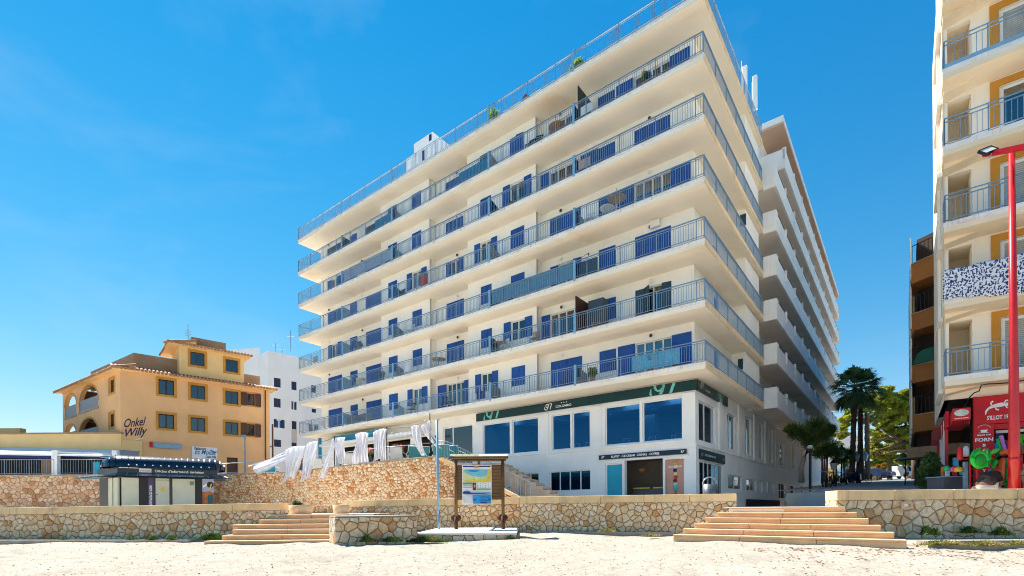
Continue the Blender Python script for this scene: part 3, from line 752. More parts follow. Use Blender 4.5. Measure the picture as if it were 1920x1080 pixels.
mb = MB(MF); mb.box(-4.7,-2.7,2.6,2.9,-0.1,0.95); cnt = mpart('counter', mb, solid('counter_grey', (0.10,0.10,0.11,1)))
mb = MB(MF); mb.box(-4.68,-3.75,2.54,2.597,0.98,1.05); mb.box(-3.55,-3.0,2.54,2.597,0.98,1.05); mpart('counter_edge', mb, solid('yellow_trim', (0.75,0.50,0.06,1)), cnt)
mb = MB(MF); mb.ball((-4.1,2.5,2.0), 0.24, 12, 6, (1,1,0.75)); mb.tube([(-4.1,2.5,2.15),(-4.1,2.5,2.6)], 0.012); mpart('pendant_lamp', mb, solid('rattan_shade', (0.22,0.10,0.04,1)))
# terrace room: beams, back wall, posts
mb = MB(MF)
mb.box(-33.2,-18.6,7.5,7.6,2.2,6.2); mb.quad((-33.2,GY+0.3,6.2),(-33.2,7.5,6.2),(-18.6,7.5,6.2),(-18.6,GY+0.3,6.2)); mb.box(-33.2,-33.1,GY+0.3,7.5,2.2,6.2); mb.box(-18.75,-18.6,GY+0.3,7.5,2.2,6.2)
mpart('terrace_room', mb, solid('cafe_interior', (0.07,0.055,0.045,1), 0.8))
for (x, w) in ((-28.3,0.2),(-25.0,0.35),(-21.6,0.22)):
    mb = MB(MF); mb.box(x-w, x+w, GY+0.02, GY+0.28, 2.2, 5.19); mpart('pillar', mb, 'ground_white')
mb = MB(MF); mb.box(-31.6,-19.3,0.15,0.55,5.18,5.38); mb.box(-31.6,-19.3,0.552,1.5,5.25,5.33); mpart('awning_box', mb, 'awning')
# roof house, antennas, vents
rh = thing('stair_tower', 'small white stair tower with two tiny windows standing on the roof of the cream block', 'roof house', MF)
ry = 5.0
a, m_x, b = MF.F(776, 262, ry)[0], MF.F(811, 262, ry)[0], MF.F(832, 262, ry)[0]
zt_r, zl_r = MF.F(811, 247, ry)[1], MF.F(765, 293, ry)[1]
mb = MB(MF); mb.box(a, m_x, ry, ry+3.4, 23.3, zt_r); mb.box(a-1.1, a, ry+0.1, ry+3.2, 23.3, zl_r)
rh_w = mb.done('wall', M['white_wall'], rh)
for (px, py, w_h) in ((809-2, 258, 0.5), (794, 291, 0.85)):
    x, z = MF.F(px, py, ry); mb = MB(MF); mb.box(x-0.13, x+0.13, ry-0.03, ry-0.002, z-w_h/2, z+w_h/2); mb.done('window', M['navy_shutter'], rh)
for i, (px0, px1, py0, py1, lab) in enumerate(((1391,1404,124,195,'short white panel antenna at the left of the pair on the roof edge'),(1410,1423,142,205,'long white panel antenna nearer the street on the roof edge'))):
    A_ = thing('panel_antenna', lab, 'antenna', MF, group='panel antennas on the roof')
    y = 9.0
    y0, z1 = MF.S((px0+px1)/2, py0, -0.9); z0 = MF.S((px0+px1)/2, py1, -0.9)[1]
    mb = MB(MF); mb.box(-1.08,-0.78,y0-0.1,y0+0.1,z0,z1); o = mb.done('panel', M['white'], A_, bevel=0.04)
    mb = MB(MF); mb.tube([(-1.15,y0+0.2,23.4),(-1.15,y0+0.2,z1+(0.6 if i==0 else -0.2))], 0.04, 8); mb.tube([(-1.15,y0+0.2,z0+0.4),(-0.95,y0+0.1,z0+0.4)], 0.03); mb.done('mast', M['rail'], A_)

# ------------------------------------------------------------------ rear wing with solid parapets
wing = thing('hotel_wing', 'long white rear wing with solid balcony parapets and small piers receding up the side street', 'building', MF)
WY0, WY1, WX = 12.07, 51.2, 0.77
for k in range(7):
    zb = SL(k)-0.38; ys = WY0 if k < 6 else 15.2
    mb = MB(MF); mb.box(-3.0, WX-0.14, ys+0.14, WY1, zb+0.012, zb+0.25); bal = mb.done('balcony_slab', M['wing_soffit'], wing)
    mb = MB(MF); mb.box(WX-0.14, WX, ys, WY1, zb, zb+1.15 if k < 6 else zb+1.3); mb.box(0.005 if k<6 else -1, WX-0.142, ys, ys+0.14, zb, zb+1.32)
    mb.box(WX-0.139, WX-0.001, ys+0.001, ys+0.6, zb+1.15, zb+1.32)
    par = mb.done('parapet', M['wing'], bal)
    y = 15.3
    while y < WY1:
        mb = MB(MF); mb.box(WX-0.17, WX+0.06, y-0.10, y+0.10, zb+0.62, zb+1.42); mb.done('parapet_pier', M['wing'], bal, bevel=0.03); y += 3.5
    mb = MB(MF); mb.tube([(WX-0.06, ys+0.3, zb+1.40),(WX-0.06, WY1, zb+1.40)], 0.022, 6); mb.tube([(WX-0.06, ys+0.3, zb+1.28),(WX-0.06, WY1, zb+1.28)], 0.015, 6); mb.done('handrail', M['black'], bal)
mb = MB(MF); mb.box(-6, WX-0.02, 14.75, WY1, 25.75, 25.9); mb.done('roof_soffit', paint('pink_soffit', (0.62,0.42,0.30,1), 0.85, 0.1, 0.5), wing)
mb = MB(MF); mb.box(-6, WX, 14.7, WY1+0.02, 25.902, 26.3); mb.done('roof', M['wing'], wing)
mb = MB(MF)
wh = []
y = 13.2
while y < WY1-2:
    for k in range(7):
        if k < 6 or y > 16: wh.append((y, y+1.5, SL(k)+0.05, SL(k)+2.1)); wh.append((y+2.1, y+2.8, SL(k)+0.9, SL(k)+2.1))
    y += 3.5
mb.wall(11.95, WY1, 6.2, 25.74, -0.75, -1.0, wh, side=True); mb.box(-16,-1.0,WY1-0.3,WY1,6.2,25.74); mb.box(-16,-1.0,WY0+0.2,WY0+0.5,23.05,25.74)
mb.done('wall', M['wing'], wing)
for i, (a, b, c, d) in enumerate(wh):
    if i % 2 == 0:
        mb = MB(MF); mb.box(-0.9,-0.86,a,b,c,d); mb.done('window', M['pane_bright'] if i % 4 else M['navy_shutter'], wing)
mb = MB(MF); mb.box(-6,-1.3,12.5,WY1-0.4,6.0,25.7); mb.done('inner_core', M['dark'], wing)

# ------------------------------------------------------------------ signs on the main block (each a thing)
def sign(name, label, frame, boxargs, bmat, texts, cat='sign', group=None, extra=None):
    s = thing(name, label, cat, frame, group=group)
    mb = MB(frame); mb.box(*boxargs); mb.done('board', M[bmat], s)
    for tmat, args, kw in texts:
        mb = MB(frame); mb.text(*args, **kw); mb.done('lettering', M[tmat], s)
    if extra: extra(s)
    return s
SY = GY-0.10
def dots(s):
    for i in range(3):
        mb = MB(MF); mb.ball((-8.55+i*0.17, SY-0.062, 6.05), 0.035, 8, 5, (1,0.3,1)); mb.done('star', M['letter_white'], s)
def logo97(mb, x, z, h, y, side=False):
    """a flowing 9 and 7 drawn as ribbons: loop, tail and long flag"""
    w = h*0.11
    def rib(pts, ws):
        n = len(pts)
        for i in range(n-1):
            (a, b), (c, d) = pts[i], pts[i+1]
            L = math.hypot(c-a, d-b) or 1; nx, nz = -(d-b)/L, (c-a)/L
            w0, w1 = ws[i]/2, ws[i+1]/2
            P = lambda u, v: (y, x+u*h, z+v*h) if side else (x+u*h, y, z+v*h)
            q = [P(a+nx*w0, b+nz*w0), P(a-nx*w0, b-nz*w0), P(c-nx*w1, d-nz*w1), P(c+nx*w1, d+nz*w1)]
            mb.quad(*q)
    def arc(cx, cz, rx, rz, a0, a1, n=18): return [(cx+rx*math.cos(rad(a0+(a1-a0)*i/n)), cz+rz*math.sin(rad(a0+(a1-a0)*i/n))) for i in range(n+1)]
    rib(arc(0.62,0.66,0.22,0.26,20,380), [0.12+0.03*math.sin(i) for i in range(19)])
    rib([(0.92,0.95),(0.86,0.62),(0.76,0.32),(0.60,0.10),(0.40,0.04),(0.22,0.14),(0.16,0.34),(0.20,0.55)], [0.10,0.14,0.15,0.14,0.12,0.12,0.11,0.04])
    rib([(0.90,0.90),(1.10,0.94),(1.50,0.92)], [0.06,0.10,0.13])
    rib([(1.50,0.95),(1.34,0.55),(1.16,0.06)], [0.13,0.15,0.13])
def clipz(mb, za, zb):
    bm = bmesh.new(); me = bpy.data.meshes.new('tmp'); me.from_pydata(mb.v, [], mb.f); bm.from_mesh(me); bpy.data.meshes.remove(me)
    for zc, nn in ((za, -1), (zb, 1)):
        bmesh.ops.bisect_plane(bm, geom=bm.verts[:]+bm.edges[:]+bm.faces[:], plane_co=(0,0,zc), plane_no=(0,0,nn), clear_outer=True)
    bm.verts.index_update(); mb.v = [tuple(v.co) for v in bm.verts]; mb.f = [tuple(w.index for w in f.verts) for f in bm.faces]; mb.mi = [0]*len(mb.f); bm.free(); return mb
def mainsign(s):
    dots(s)
    mb = MB(MF); logo97(mb, -9.78, 5.73, 0.38, SY-0.062); mb.done('emblem', M['letter_white'], s)
    for x in (-14.6, -3.35):
        mb = MB(MF); logo97(mb, x, 5.47, 1.0 if x > -10 else 0.95, SY-0.062); clipz(mb, 5.69, 6.17); mb.done('emblem', M['mint'], s)
sign('fascia_sign', 'long dark green fascia sign reading COLOMBO above the big blue restaurant windows', MF, (-15.15,-0.87,SY-0.05,SY+0.04,5.68,6.18), 'green_sign',
     [('letter_white', ('COLOMBO', -8.95, SY-0.062, 5.80, 0.17), dict(bold=0.004, sx=1.25))], extra=mainsign)
def sidesign(s):
    mb = MB(MF); logo97(mb, 1.95, 5.86, 0.34, -0.845, True); mb.done('emblem', M['letter_white'], s)
    mb = MB(MF); logo97(mb, 4.6, 5.5, 0.95, -0.845, True); clipz(mb, 5.70, 6.19); mb.done('emblem', M['mint'], s)
sign('fascia_sign', 'dark green sign with a 97 emblem round the corner on the side street wall', MF, (-0.94,-0.86,1.60,6.95,5.69,6.20), 'green_sign',
     [('letter_white', ('COLOMBO', -0.847, 2.75, 5.84, 0.14), dict(side=True, sx=1.2, bold=0.003))], extra=sidesign)
sign('shop_sign', 'narrow navy sign reading BUFFET ICE CREAM DRINKS COFFEE over the open ice cream counter', MF, (-6.2,-1.38,SY-0.0,SY+0.04,2.60,2.84), 'navy_sign',
     [('letter_white', ('BUFFET · ICE CREAM · DRINKS · COFFEE', -5.45, SY-0.012, 2.665, 0.155), dict(bold=0.004, sx=0.98)),
      ('letter_white', ('97', -6.05, SY-0.012, 2.66, 0.17), dict(shear=0.3, bold=0.004)), ('letter_white', ('97', -1.68, SY-0.012, 2.66, 0.17), dict(shear=0.3, bold=0.004))])
sign('shop_sign', 'short dark green sign over the glazed side door round the corner', MF, (-0.94,-0.87,1.95,6.35,2.36,2.86), 'green_sign',
     [('letter_white', ('BUFFET ICE CREAM DRINKS COFFEE', -0.862, 2.7, 2.55, 0.15), dict(side=True, bold=0.003, sx=0.75)),
      ('letter_white', ('97', -0.862, 2.1, 2.5, 0.24), dict(side=True, shear=0.3)), ('letter_white', ('97', -0.862, 5.9, 2.5, 0.24), dict(side=True, shear=0.3))])
tx0, tz0 = MF.F(624, 822, 0.6); tx1, tz1 = MF.F(711, 799, 0.6)
sign('cafe_sign', 'teal fascia sign under the balcony above the terrace with hanging gauze', MF, (tx0, tx1, 0.58, 0.66, 5.42, 5.98), 'teal_sign',
     [('letter_white', ('97', tx0+0.3, 0.568, 5.36, 0.75), dict(shear=0.25, clip=(5.43, 5.9))), ('mint', ('COLOMBO BEACH', tx1-2.6, 0.568, 5.72, 0.2), dict())])
tb = thing('banner', 'narrow teal upright banner on the terrace corner behind the white gauze', 'banner', MF)
bx, bz = MF.F(600, 850, 0.4)
mb = MB(MF); mb.box(bx-0.22, bx+0.22, 0.38, 0.42, bz-0.6, bz+1.3); mb.done('banner_panel', M['teal_sign'], tb)

# restaurant chairs and tables behind the glass
def dining_chair():
    t = thing('dining_chair', '', 'chair')
    mb = MB()
    for x in (-0.2, 0.2):
        mb.tube([(x,0.2,0),(x,0.22,0.46),(x*0.9,0.3,1.0)], 0.02, 6)
    mb.tube([(-0.18,0.3,1.0),(0.18,0.3,1.0)], 0.028, 6); mb.tube([(-0.19,0.23,0.52),(0.19,0.3,0.96)], 0.014, 6); mb.tube([(0.19,0.23,0.52),(-0.19,0.3,0.96)], 0.014, 6); mb.tube([(-0.19,0.23,0.52),(0.19,0.23,0.52)], 0.016, 6)
    wm = solid('pale_chair_wood', (0.75,0.68,0.66,1), 0.5)
    mb.done('backrest', wm, t, True)
    mb = MB(); mb.box(-0.22,0.22,-0.2,0.24,0.44,0.475); mb.done('seat', wm, t, bevel=0.01)
    for x in (-0.19,0.19):
        mb = MB(); mb.tube([(x,-0.18,0),(x,-0.18,0.44)], 0.018, 6); mb.done('leg', wm, t, True)
    return t
dc = dining_chair(); first = True
for (x, y, rz, lab) in ((-2.05,2.45,15,'pale cross back chair behind the glass, nearest the street corner'),(-2.75,2.7,80,'pale chair seen side on behind the rightmost big window'),(-3.4,2.5,-8,'pale cross back chair left of the side-on chair in the rightmost big window'),
        (-4.95,2.5,5,'pale cross back chair behind the big window left of the last mullion'),(-4.05,2.9,70,'pale turned chair beside the mullion of the rightmost pair of windows'),(-7.35,2.6,5,'pale chair behind the right pane of the middle window pair'),(-6.95,2.8,60,'pale turned chair at the right edge of the middle window pair'),(-8.4,2.6,60,'pale turned chair behind the left pane of the middle window pair'),(-10.45,2.7,60,'pale chair at the right edge of the left window pair')):
    P = MF.m @ Vector((x, y, 2.73)); rz_ = TH+rad(rz)+math.pi
    if first: dc.matrix_world = Matrix.Translation(P) @ Matrix.Rotation(rz_, 4, 'Z'); dc['label'] = lab; dc['group'] = 'chairs in the dining room'; first = False
    else: place_copy(dc, P, rz_, lab, 'chairs in the dining room')
for (x, lab) in ((-2.6,'round white table between chairs in the rightmost window'),(-5.3,'white table behind the window over the turquoise door')):
    t = thing('dining_table', lab, 'table', MF, MF.m @ Vector((x,3.3,2.73)), 'tables in the dining room')
    f_ = Frame((MF.m @ Vector((x,3.3,0)))[0], (MF.m @ Vector((x,3.3,0)))[1], TH, 2.73)
    mb = MB(f_); mb.tube([(0,0,0.72),(0,0,0.755)], 0.5, 20); mb.done('tabletop', M['white'], t)
    mb = MB(f_); mb.tube([(0,0,0),(0,0,0.72)], 0.04, 8); mb.tube([(0,0,0),(0,0,0.03)], 0.25, 12); mb.done('pedestal', M['white'], t)

# ------------------------------------------------------------------ beach walls and steps
def seg_frame(a, b):
    th = math.atan2(b[1]-a[1], b[0]-a[0]); return Frame(a[0], a[1], th), math.hypot(b[0]-a[0], b[1]-a[1])
def half(poly, nx, ny, d):             # keep the side where nx*x+ny*y <= d
    out = []
    for i in range(len(poly)):
        p, q = poly[i], poly[(i+1) % len(poly)]; a, b = nx*p[0]+ny*p[1]-d, nx*q[0]+ny*q[1]-d
        if a <= 0: out.append(p)
        if a*b < 0: t = a/(a-b); out.append((p[0]+(q[0]-p[0])*t, p[1]+(q[1]-p[1])*t))
    return out
def rubble(f, L, zb, ztop, s, seed, gap=0.008, depth=0.045):
    """a face of individually shaped, slightly domed stones laid as an irregular polygon bond"""
    rr = random.Random(seed); g = {}; H = max(ztop(0), ztop(L))
    for j in range(-1, int((H-zb)/(s*0.87))+3):
        for i in range(-1, int(L/s)+3):
            if rr.random() < 0.10: continue
            g.setdefault((i, j), []).append(((i+0.5*(j % 2))*s+rr.uniform(-0.36,0.36)*s, zb+j*s*0.87+rr.uniform(-0.36,0.36)*s))
    mb = MB(f); za, zz = ztop(0), ztop(L); sl = (zz-za)/L
    for (i, j), ps in g.items():
        for p in ps:
            poly = [(p[0]-1.6*s,p[1]-1.6*s),(p[0]+1.6*s,p[1]-1.6*s),(p[0]+1.6*s,p[1]+1.6*s),(p[0]-1.6*s,p[1]+1.6*s)]
            for di in range(-3, 4):
                for dj in range(-3, 4):
                    for q in g.get((i+di, j+dj), ()):
                        if q is p: continue
                        nx, ny = q[0]-p[0], q[1]-p[1]; l = math.hypot(nx, ny)
                        if l < 3.3*s: poly = half(poly, nx/l, ny/l, (nx*(p[0]+q[0])+ny*(p[1]+q[1]))/2/l-gap) if poly else poly
            for (nx, ny, d) in ((-1,0,0),(1,0,L),(0,-1,-zb),(-sl,1,za)): poly = half(poly, nx, ny, d) if len(poly) > 2 else poly
            if len(poly) < 3: continue
            c = (sum(v[0] for v in poly)/len(poly), sum(v[1] for v in poly)/len(poly)); n = len(poly)
            r0 = min(math.hypot(v[0]-c[0], v[1]-c[1]) for v in poly)
            if r0 < 0.02: continue
            dd = depth*rr.uniform(0.5,1.2); tx, tz = rr.uniform(-0.10,0.10), rr.uniform(-0.10,0.10); k1 = 1-min(0.35, 0.02/r0); k2 = k1*0.72
            ring = lambda k, o: [(c[0]+(v[0]-c[0])*k, -o-(tx*(v[0]-c[0])+tz*(v[1]-c[1]))*k*(1 if o > 0 else 0), c[1]+(v[1]-c[1])*k) for v in poly]
            vs = ring(1, 0.0)+ring(k1, dd*0.75)+ring(k2, dd); 
            fs = [(a+o, (a+1) % n+o, (a+1) % n+n+o, a+n+o) for o in (0, n) for a in range(n)]+[tuple(range(2*n, 3*n))]
            mb.add(vs, fs)
    return mb
def rubble_wall(name, label, pts, zb, zt, mat, thick=0.5, cap=0.27, capmat='cap', over=0.04, ends=True):
    """stone wall along a line of points (front face), zt a list of top heights; returns the empty"""
    f0, L0 = seg_frame(pts[0], pts[1])
    t = thing(name, label, 'wall', f0)
    for i in range(len(pts)-1):
        f, L = seg_frame(pts[i], pts[i+1]); za, zz = zt[i], zt[i+1]
        mb = MB(f); mb.prism([(0,0),(L,0),(L,thick),(0,thick)], zb, lambda x, y: za+(zz-za)*x/L-cap)
        o = new_obj('wall_core', mb, mat if not isinstance(mat, str) else M[mat], None, False, f)
        o.parent = t; o.matrix_parent_inverse = f0.m.inverted(); WM[o.name] = f.m
        gm, gs_ = {'stone':('geo_cream',0.235),'stone_block':('geo_cream',0.30),'stone_terrace':('geo_orange',0.19),'stone_back':('geo_brown',0.30)}[mat]
        mb = MB(f); mb.add([(0,-0.004,zb),(L,-0.004,zb),(L,-0.004,zz-cap),(0,-0.004,za-cap)], [(0,1,2,3)]); o = new_obj('mortar_bed', mb, M['mortar'], None, False, f); o.parent = t; o.matrix_parent_inverse = f0.m.inverted(); WM[o.name] = f.m
        mb = rubble(f, L, zb, lambda x: za+(zz-za)*x/L-cap, gs_, int(L*100)+i)
        mb.v = mb.v; o = new_obj('stone_face', mb, M[gm], None, True if gs_ < 0.2 else False, f)
        o.parent = t; o.matrix_parent_inverse = f0.m.inverted(); WM[o.name] = f.m
        if cap:
            n = max(1, int(L/1.6)); mb = MB(f)
            for k in range(n):
                a, b = L*k/n + 0.004, L*(k+1)/n-0.004
                mb.prism([(a,-over),(b,-over),(b,thick+over),(a,thick+over)], lambda x, y: za+(zz-za)*x/L-cap+0.002, lambda x, y: za+(zz-za)*x/L)
            o = new_obj('coping', mb, M[capmat], None, False, f); o.parent = t; o.matrix_parent_inverse = f0.m.inverted()
            bv = o.modifiers.new('bevel', 'BEVEL'); bv.width = 0.022; bv.segments = 2
    return t
def vent(label, px, py, Y, th=0):
    p = at(px, py, Y); f = Frame(p.x, p.y, th, p.z)
    v = thing('wall_outlet', label, 'wall light', f, group='small recessed lights in the stone walls')
    mb = MB(f); mb.wall(-0.17,0.17,-0.11,0.11,-0.03,0.02,[(-0.09,0.09,-0.03,0.05)]); mb.done('surround', M['sandstone'], v)
    mb = MB(f); mb.box(-0.09,0.03,-0.01,0.015,-0.03,0.05); mb.done('lens', M['white'], v)
# left wall
LW = [(-27.5,19.4),(-18.4,18.55),(-7.9,17.7),(-7.5,18.0)]
rubble_wall('beach_wall', 'low cream stone wall with stained coping left of the left steps', [(-27.5,19.2),(-18.4,18.6),(-8.05,17.6)], -1.25, [0.10,0.115,0.22], 'stone', 0.55, 0.25)
vent('small recessed wall light in the stone wall beside the left steps', 470, 966, 17.65, -0.1)
mw_f, mw_L = seg_frame((-7.55,22.6), (8.15,18.35))
rubble_wall('beach_wall', 'long low cream stone wall behind the information board', [(-7.55,22.6),(0.3,20.5),(8.15,18.4)], -1.25, [0.36,0.44,0.46], 'stone', 0.55, 0.28)
vent('small recessed wall light in the wall just right of the information board', 947, 954, 20.62, -0.26)
vent('small recessed wall light in the wall left of the wide right steps', 1291, 949, 18.83, -0.26)
rubble_wall('beach_wall', 'cream stone wall with pale coping right of the wide steps under the red pole', [(9.72,15.2),(13,14.95),(22,14.6)], -1.25, [0.45,0.46,0.47], 'stone_block', 0.6, 0.30)
vent('small recessed wall light in the right hand wall near the steps', 1700, 948, 15.0, -0.05)
# dwarf plinths at the foot of the walls
def plinth(pts, z, w, label):
    f0, L0 = seg_frame(pts[0], pts[-1])
    mb = MB()
    for i in range(len(pts)-1):
        f, L = seg_frame(pts[i], pts[i+1]); m = MB(f); m.prism([(0,-w),(L,-w),(L,0.1),(0,0.1)], -1.4, z); mb.add(m.v, m.f)
    o = new_obj('kerb_plinth', mb, M['concrete']); tag(o, label, 'plinth'); return o
plinth([(-27.5,18.7),(-18.4,18.1),(-10.9,17.4)], -1.02, 0.32, 'long low concrete kerb at the foot of the left wall')
plinth([(0.9,20.2),(6.0,18.85)], -0.94, 0.3, 'concrete kerb at the foot of the wall right of the board')
plinth([(10.0,12.45),(14,12.4),(22,12.3)], -0.86, 0.25, 'low concrete kerb across the sand below the right wall')
mb = MB(); mb.prism([(9.95,12.5),(22,12.3),(22,15.1),(9.7,15.3)], -1.4, -0.98); o = new_obj('paved_ledge', mb, M['concrete']); tag(o, 'narrow paved ledge between the kerb and the right wall', 'ledge')
# wide right steps
def steps(name, label, noses, rise_z, back, mat='sandstone'):
    t = thing(name, label, 'steps', None, (noses[0][0][0], noses[0][0][1], 0))
    for i, (a, b) in enumerate(noses):
        f, L = seg_frame(a, b); mb = MB(f)
        z1 = rise_z[i]; z0 = rise_z[i+1] if i+1 < len(rise_z) else z1-0.3
        d = back
        n = max(2, int(L/1.5)); rr = random.Random(i*7+int(L*10))
        for k in range(n):
            x0, x1 = L*k/n+0.003, L*(k+1)/n-0.003; o_ = rr.uniform(-0.008, 0.008)
            mb.box(x0, x1, -0.03+o_, d, z1-0.06, z1+rr.uniform(-0.004,0.004)); mb.box(x0, x1, 0.0+o_, d, z0-0.15, z1-0.062)
        o = mb.done('step', M[mat], t); bv = o.modifiers.new('bevel','BEVEL'); bv.width = 0.014; bv.segments = 2
    return t
def lp(x, y, z):                       # point on plane z
    a, b = sight(x, y); Y = z/b; return (a*Y, Y)
bl, br = (4.86,15.25), (9.35,12.1)
nl = math.hypot(br[0]-bl[0], br[1]-bl[1]); ux, uy = (br[0]-bl[0])/nl, (br[1]-bl[1])/nl; nx_, ny_ = -uy, ux
noses = []; zs = []
for j in range(6):                     # j=0 top
    z = -0.03-0.16*j
    xl = (1367,1345,1323,1302,1280,1262)[j]; xr = (1585,1607,1629,1652,1677,1700)[j]; q = (5-j)*0.36
    ox, oy = bl[0]+nx_*q, bl[1]+ny_*q
    def hit(px):
        a = sight(px, 980)[0]; s_ = (a*oy-ox)/(ux-a*uy); return (ox+ux*s_, oy+uy*s_)
    noses.append((hit(xl), hit(xr))); zs.append(z)
zs.append(-1.15)
steps('beach_steps', 'wide flight of six orange sandstone steps on the right', noses, zs, 0.40)
# fill the landing between the top step and the promenade
mb = MB(); mb.prism([noses[0][0], noses[0][1], (9.75,15.3),(9.8,18),(8.1,18.6),(7.9,18.4)], -1.2, -0.035); o = new_obj('landing', mb, M['promenade']); tag(o, 'pale sunlit landing at the top of the wide right steps', 'landing')
# left steps
noses = []; zs = []
for j, (xl, xr, z) in enumerate(((507,660,-0.18),(486,640,-0.34),(436,640,-0.50),(436,640,-0.66),(416,640,-0.82),(382,640,-0.98))):
    Y = 17.6-0.34*j
    A_, B_ = at(xl, 980, Y-0.05), at(xr, 980, Y+0.15)
    noses.append(((A_.x, A_.y), (B_.x, B_.y))); zs.append(z)
zs.append(-1.2)
steps('beach_steps', 'narrower flight of weathered steps on the left beside the stone block', noses, zs, 0.5)
mb = MB(); mb.prism([(-8.3,17.95),(-5.2,18.1),(-5.2,19),(-8.3,19)], -1.2, -0.185); o = new_obj('landing', mb, M['promenade']); tag(o, 'pale landing at the top of the left steps', 'landing')
rubble_wall('stone_block', 'free standing low block of cream rubble in front of the left steps', [(-5.15,14.75),(-3.0,15.95)], -1.3, [-0.21,-0.21], 'stone_block', 1.0, 0.05, 'concrete', 0.0)
mb = MB(); mb.prism([(-6.6,17.2),(-3.1,16.6),(-3.6,15.9),(-6.2,15.9)], -1.4, -0.7)
# ledge with the board
lg = thing('stone_ledge', 'low stone ledge under the information board', 'ledge', None, (-1.4,17,-1))
f = Frame(-3.05, 16.2, rad(-1.5))
mb = MB(f); mb.box(0,3.15,0,2.9,-1.4,-0.86); o = new_obj('stone_base', mb, M['stone_block'], None, False, f); o.parent = lg; o.matrix_parent_inverse = Matrix.Translation((-1.4,17,-1)).inverted()
mb = MB(f); mb.box(-0.05,2.2,-0.06,4.2,-0.858,-0.79); mb.box(2.21,3.2,-0.06,2.2,-0.858,-0.795); mb.box(2.3,3.15,2.2,4.0,-0.858,-0.80); mb.done('top_slab', M['promenade'], lg, bevel=0.02)

# ------------------------------------------------------------------ information board
BY = 19.0
bp = at(899, 990, BY); BF = Frame(bp.x, BY, 0.0, -0.79)
board = thing('information_board', 'wooden beach information board with green roof and a blue and yellow map', 'notice board', BF, bp)
def bx_(px): return at(px, 930, BY).x - BF.X
def bz_(py): return at(899, py, BY).z - BF.Z
xl, xr = bx_(856), bx_(942)
for x in (xl-0.02, xr+0.02):
    mb = MB(BF); mb.tube([(x,0,0.45),(x,0,2.62)], 0.062, 12); p = mb.done('post', M['wood'], board, True)
    mb = MB(BF); mb.tube([(x,0,-0.03),(x,0,0.47)], 0.07, 12); mb.ball((x-0.02,0.12,0.42), 0.17, 9, 6, (1.2,0.35,0.9)); mb.done('rusty_foot', solid('rusty_post_base', (0.09,0.03,0.015,1), 0.8), p, True)
mb = MB(BF); mb.box(xl+0.04, xr-0.04, -0.02, 0.03, bz_(937), bz_(872)); mb.done('back_board', M['plank'], board)
mb = MB(BF); mb.tube([(xl-0.14,0,2.58),(xr+0.14,0,2.58)], 0.05, 10); mb.box(-0.05,0.05,-0.05,0.03,2.42,2.6); mb.done('beam', M['wood'], board, False)
zr = bz_(852)
mb = MB(BF)
for i in range(9):
    a = xl-0.22+i*(xr-xl+0.44)/9
    mb.extrude_x([(-0.42,2.62),(-0.42,2.67),(0,zr+0.02),(0.4,2.70),(0.4,2.65),(0,zr-0.04)], a+0.004, a+(xr-xl+0.44)/9-0.004)
o = mb.done('roof', paint('mossy_roof_boards', (0.20,0.24,0.15,1), 0.8, 0.3, 3, (0.45,0.42,0.33,1), 0.4), board)
mb = MB(BF); mb.extrude_x([(-0.44,2.60),(-0.44,2.68),(-0.415,2.69),(-0.415,2.61)], xl-0.23, xr+0.23); mb.done('roof_edge', M['wood'], board)
mb = MB(BF)
mb.add([(0.02,-0.425,2.678),(xr+0.2,-0.425,2.678),(xr+0.2,-0.10,2.678+(zr-2.64)*0.75),(0.02,-0.10,2.678+(zr-2.64)*0.75)],[(0,1,2,3)]); mb.done('roof_patch', M['white'], board)
pl, prt, pt, pb = bx_(867), bx_(922), bz_(872), bz_(946)
panel = MB(BF); panel.box(pl, prt, -0.055, -0.022, pb, pt); pan = panel.done('map_panel', M['white'], board)
W_, H_ = prt-pl, pt-pb
lay = [-0.058]
def pp(poly, mat):                     # polygon in panel units, y down
    m = MB(BF); lay[0] -= 0.0022
    m.quad(*[(pl+u*W_, lay[0], pt-v*H_) for u, v in poly][::-1] if False else [(pl+u*W_, lay[0], pt-v*H_) for u, v in poly]); return m.done('print', mat, pan)
R_ = lambda a,b,c,d: [(a,d),(c,d),(c,b),(a,b)]
c_navy = solid('print_navy', (0.02,0.03,0.18,1)); c_blue = solid('print_blue', (0.02,0.28,0.58,1)); c_sea = solid('print_sea', (0.18,0.50,0.62,1)); c_yel = solid('print_yellow', (0.78,0.55,0.05,1)); c_pale = solid('print_pale_yellow', (0.65,0.66,0.30,1)); c_grn = solid('print_green', (0.15,0.42,0.12,1)); c_org = solid('print_orange', (0.65,0.3,0.1,1))
pp(R_(0.03,0.02,0.97,0.055), c_navy); pp(R_(0.42,0.03,0.56,0.08), c_org)
pp(R_(0.03,0.12,0.97,0.44), c_pale)
pp([(0.05,0.44),(0.97,0.44),(0.97,0.36),(0.86,0.33),(0.75,0.38),(0.6,0.37),(0.45,0.40),(0.33,0.34),(0.2,0.37),(0.1,0.42)], c_yel); pp([(0.88,0.34),(0.97,0.36),(0.97,0.12),(0.86,0.12)], c_yel)
pp([(0.06,0.12),(0.09,0.18),(0.2,0.24),(0.36,0.285),(0.6,0.30),(0.8,0.28),(0.85,0.24),(0.86,0.12)], c_sea)
pp([(0.12,0.12),(0.3,0.175),(0.5,0.18),(0.62,0.12)], c_blue)
for u, v in ((0.55,0.23),(0.82,0.15),(0.37,0.30),(0.84,0.30),(0.12,0.38),(0.94,0.2),(0.4,0.36),(0.9,0.31)): pp(R_(u,v,u+0.025,v+0.014), c_navy)
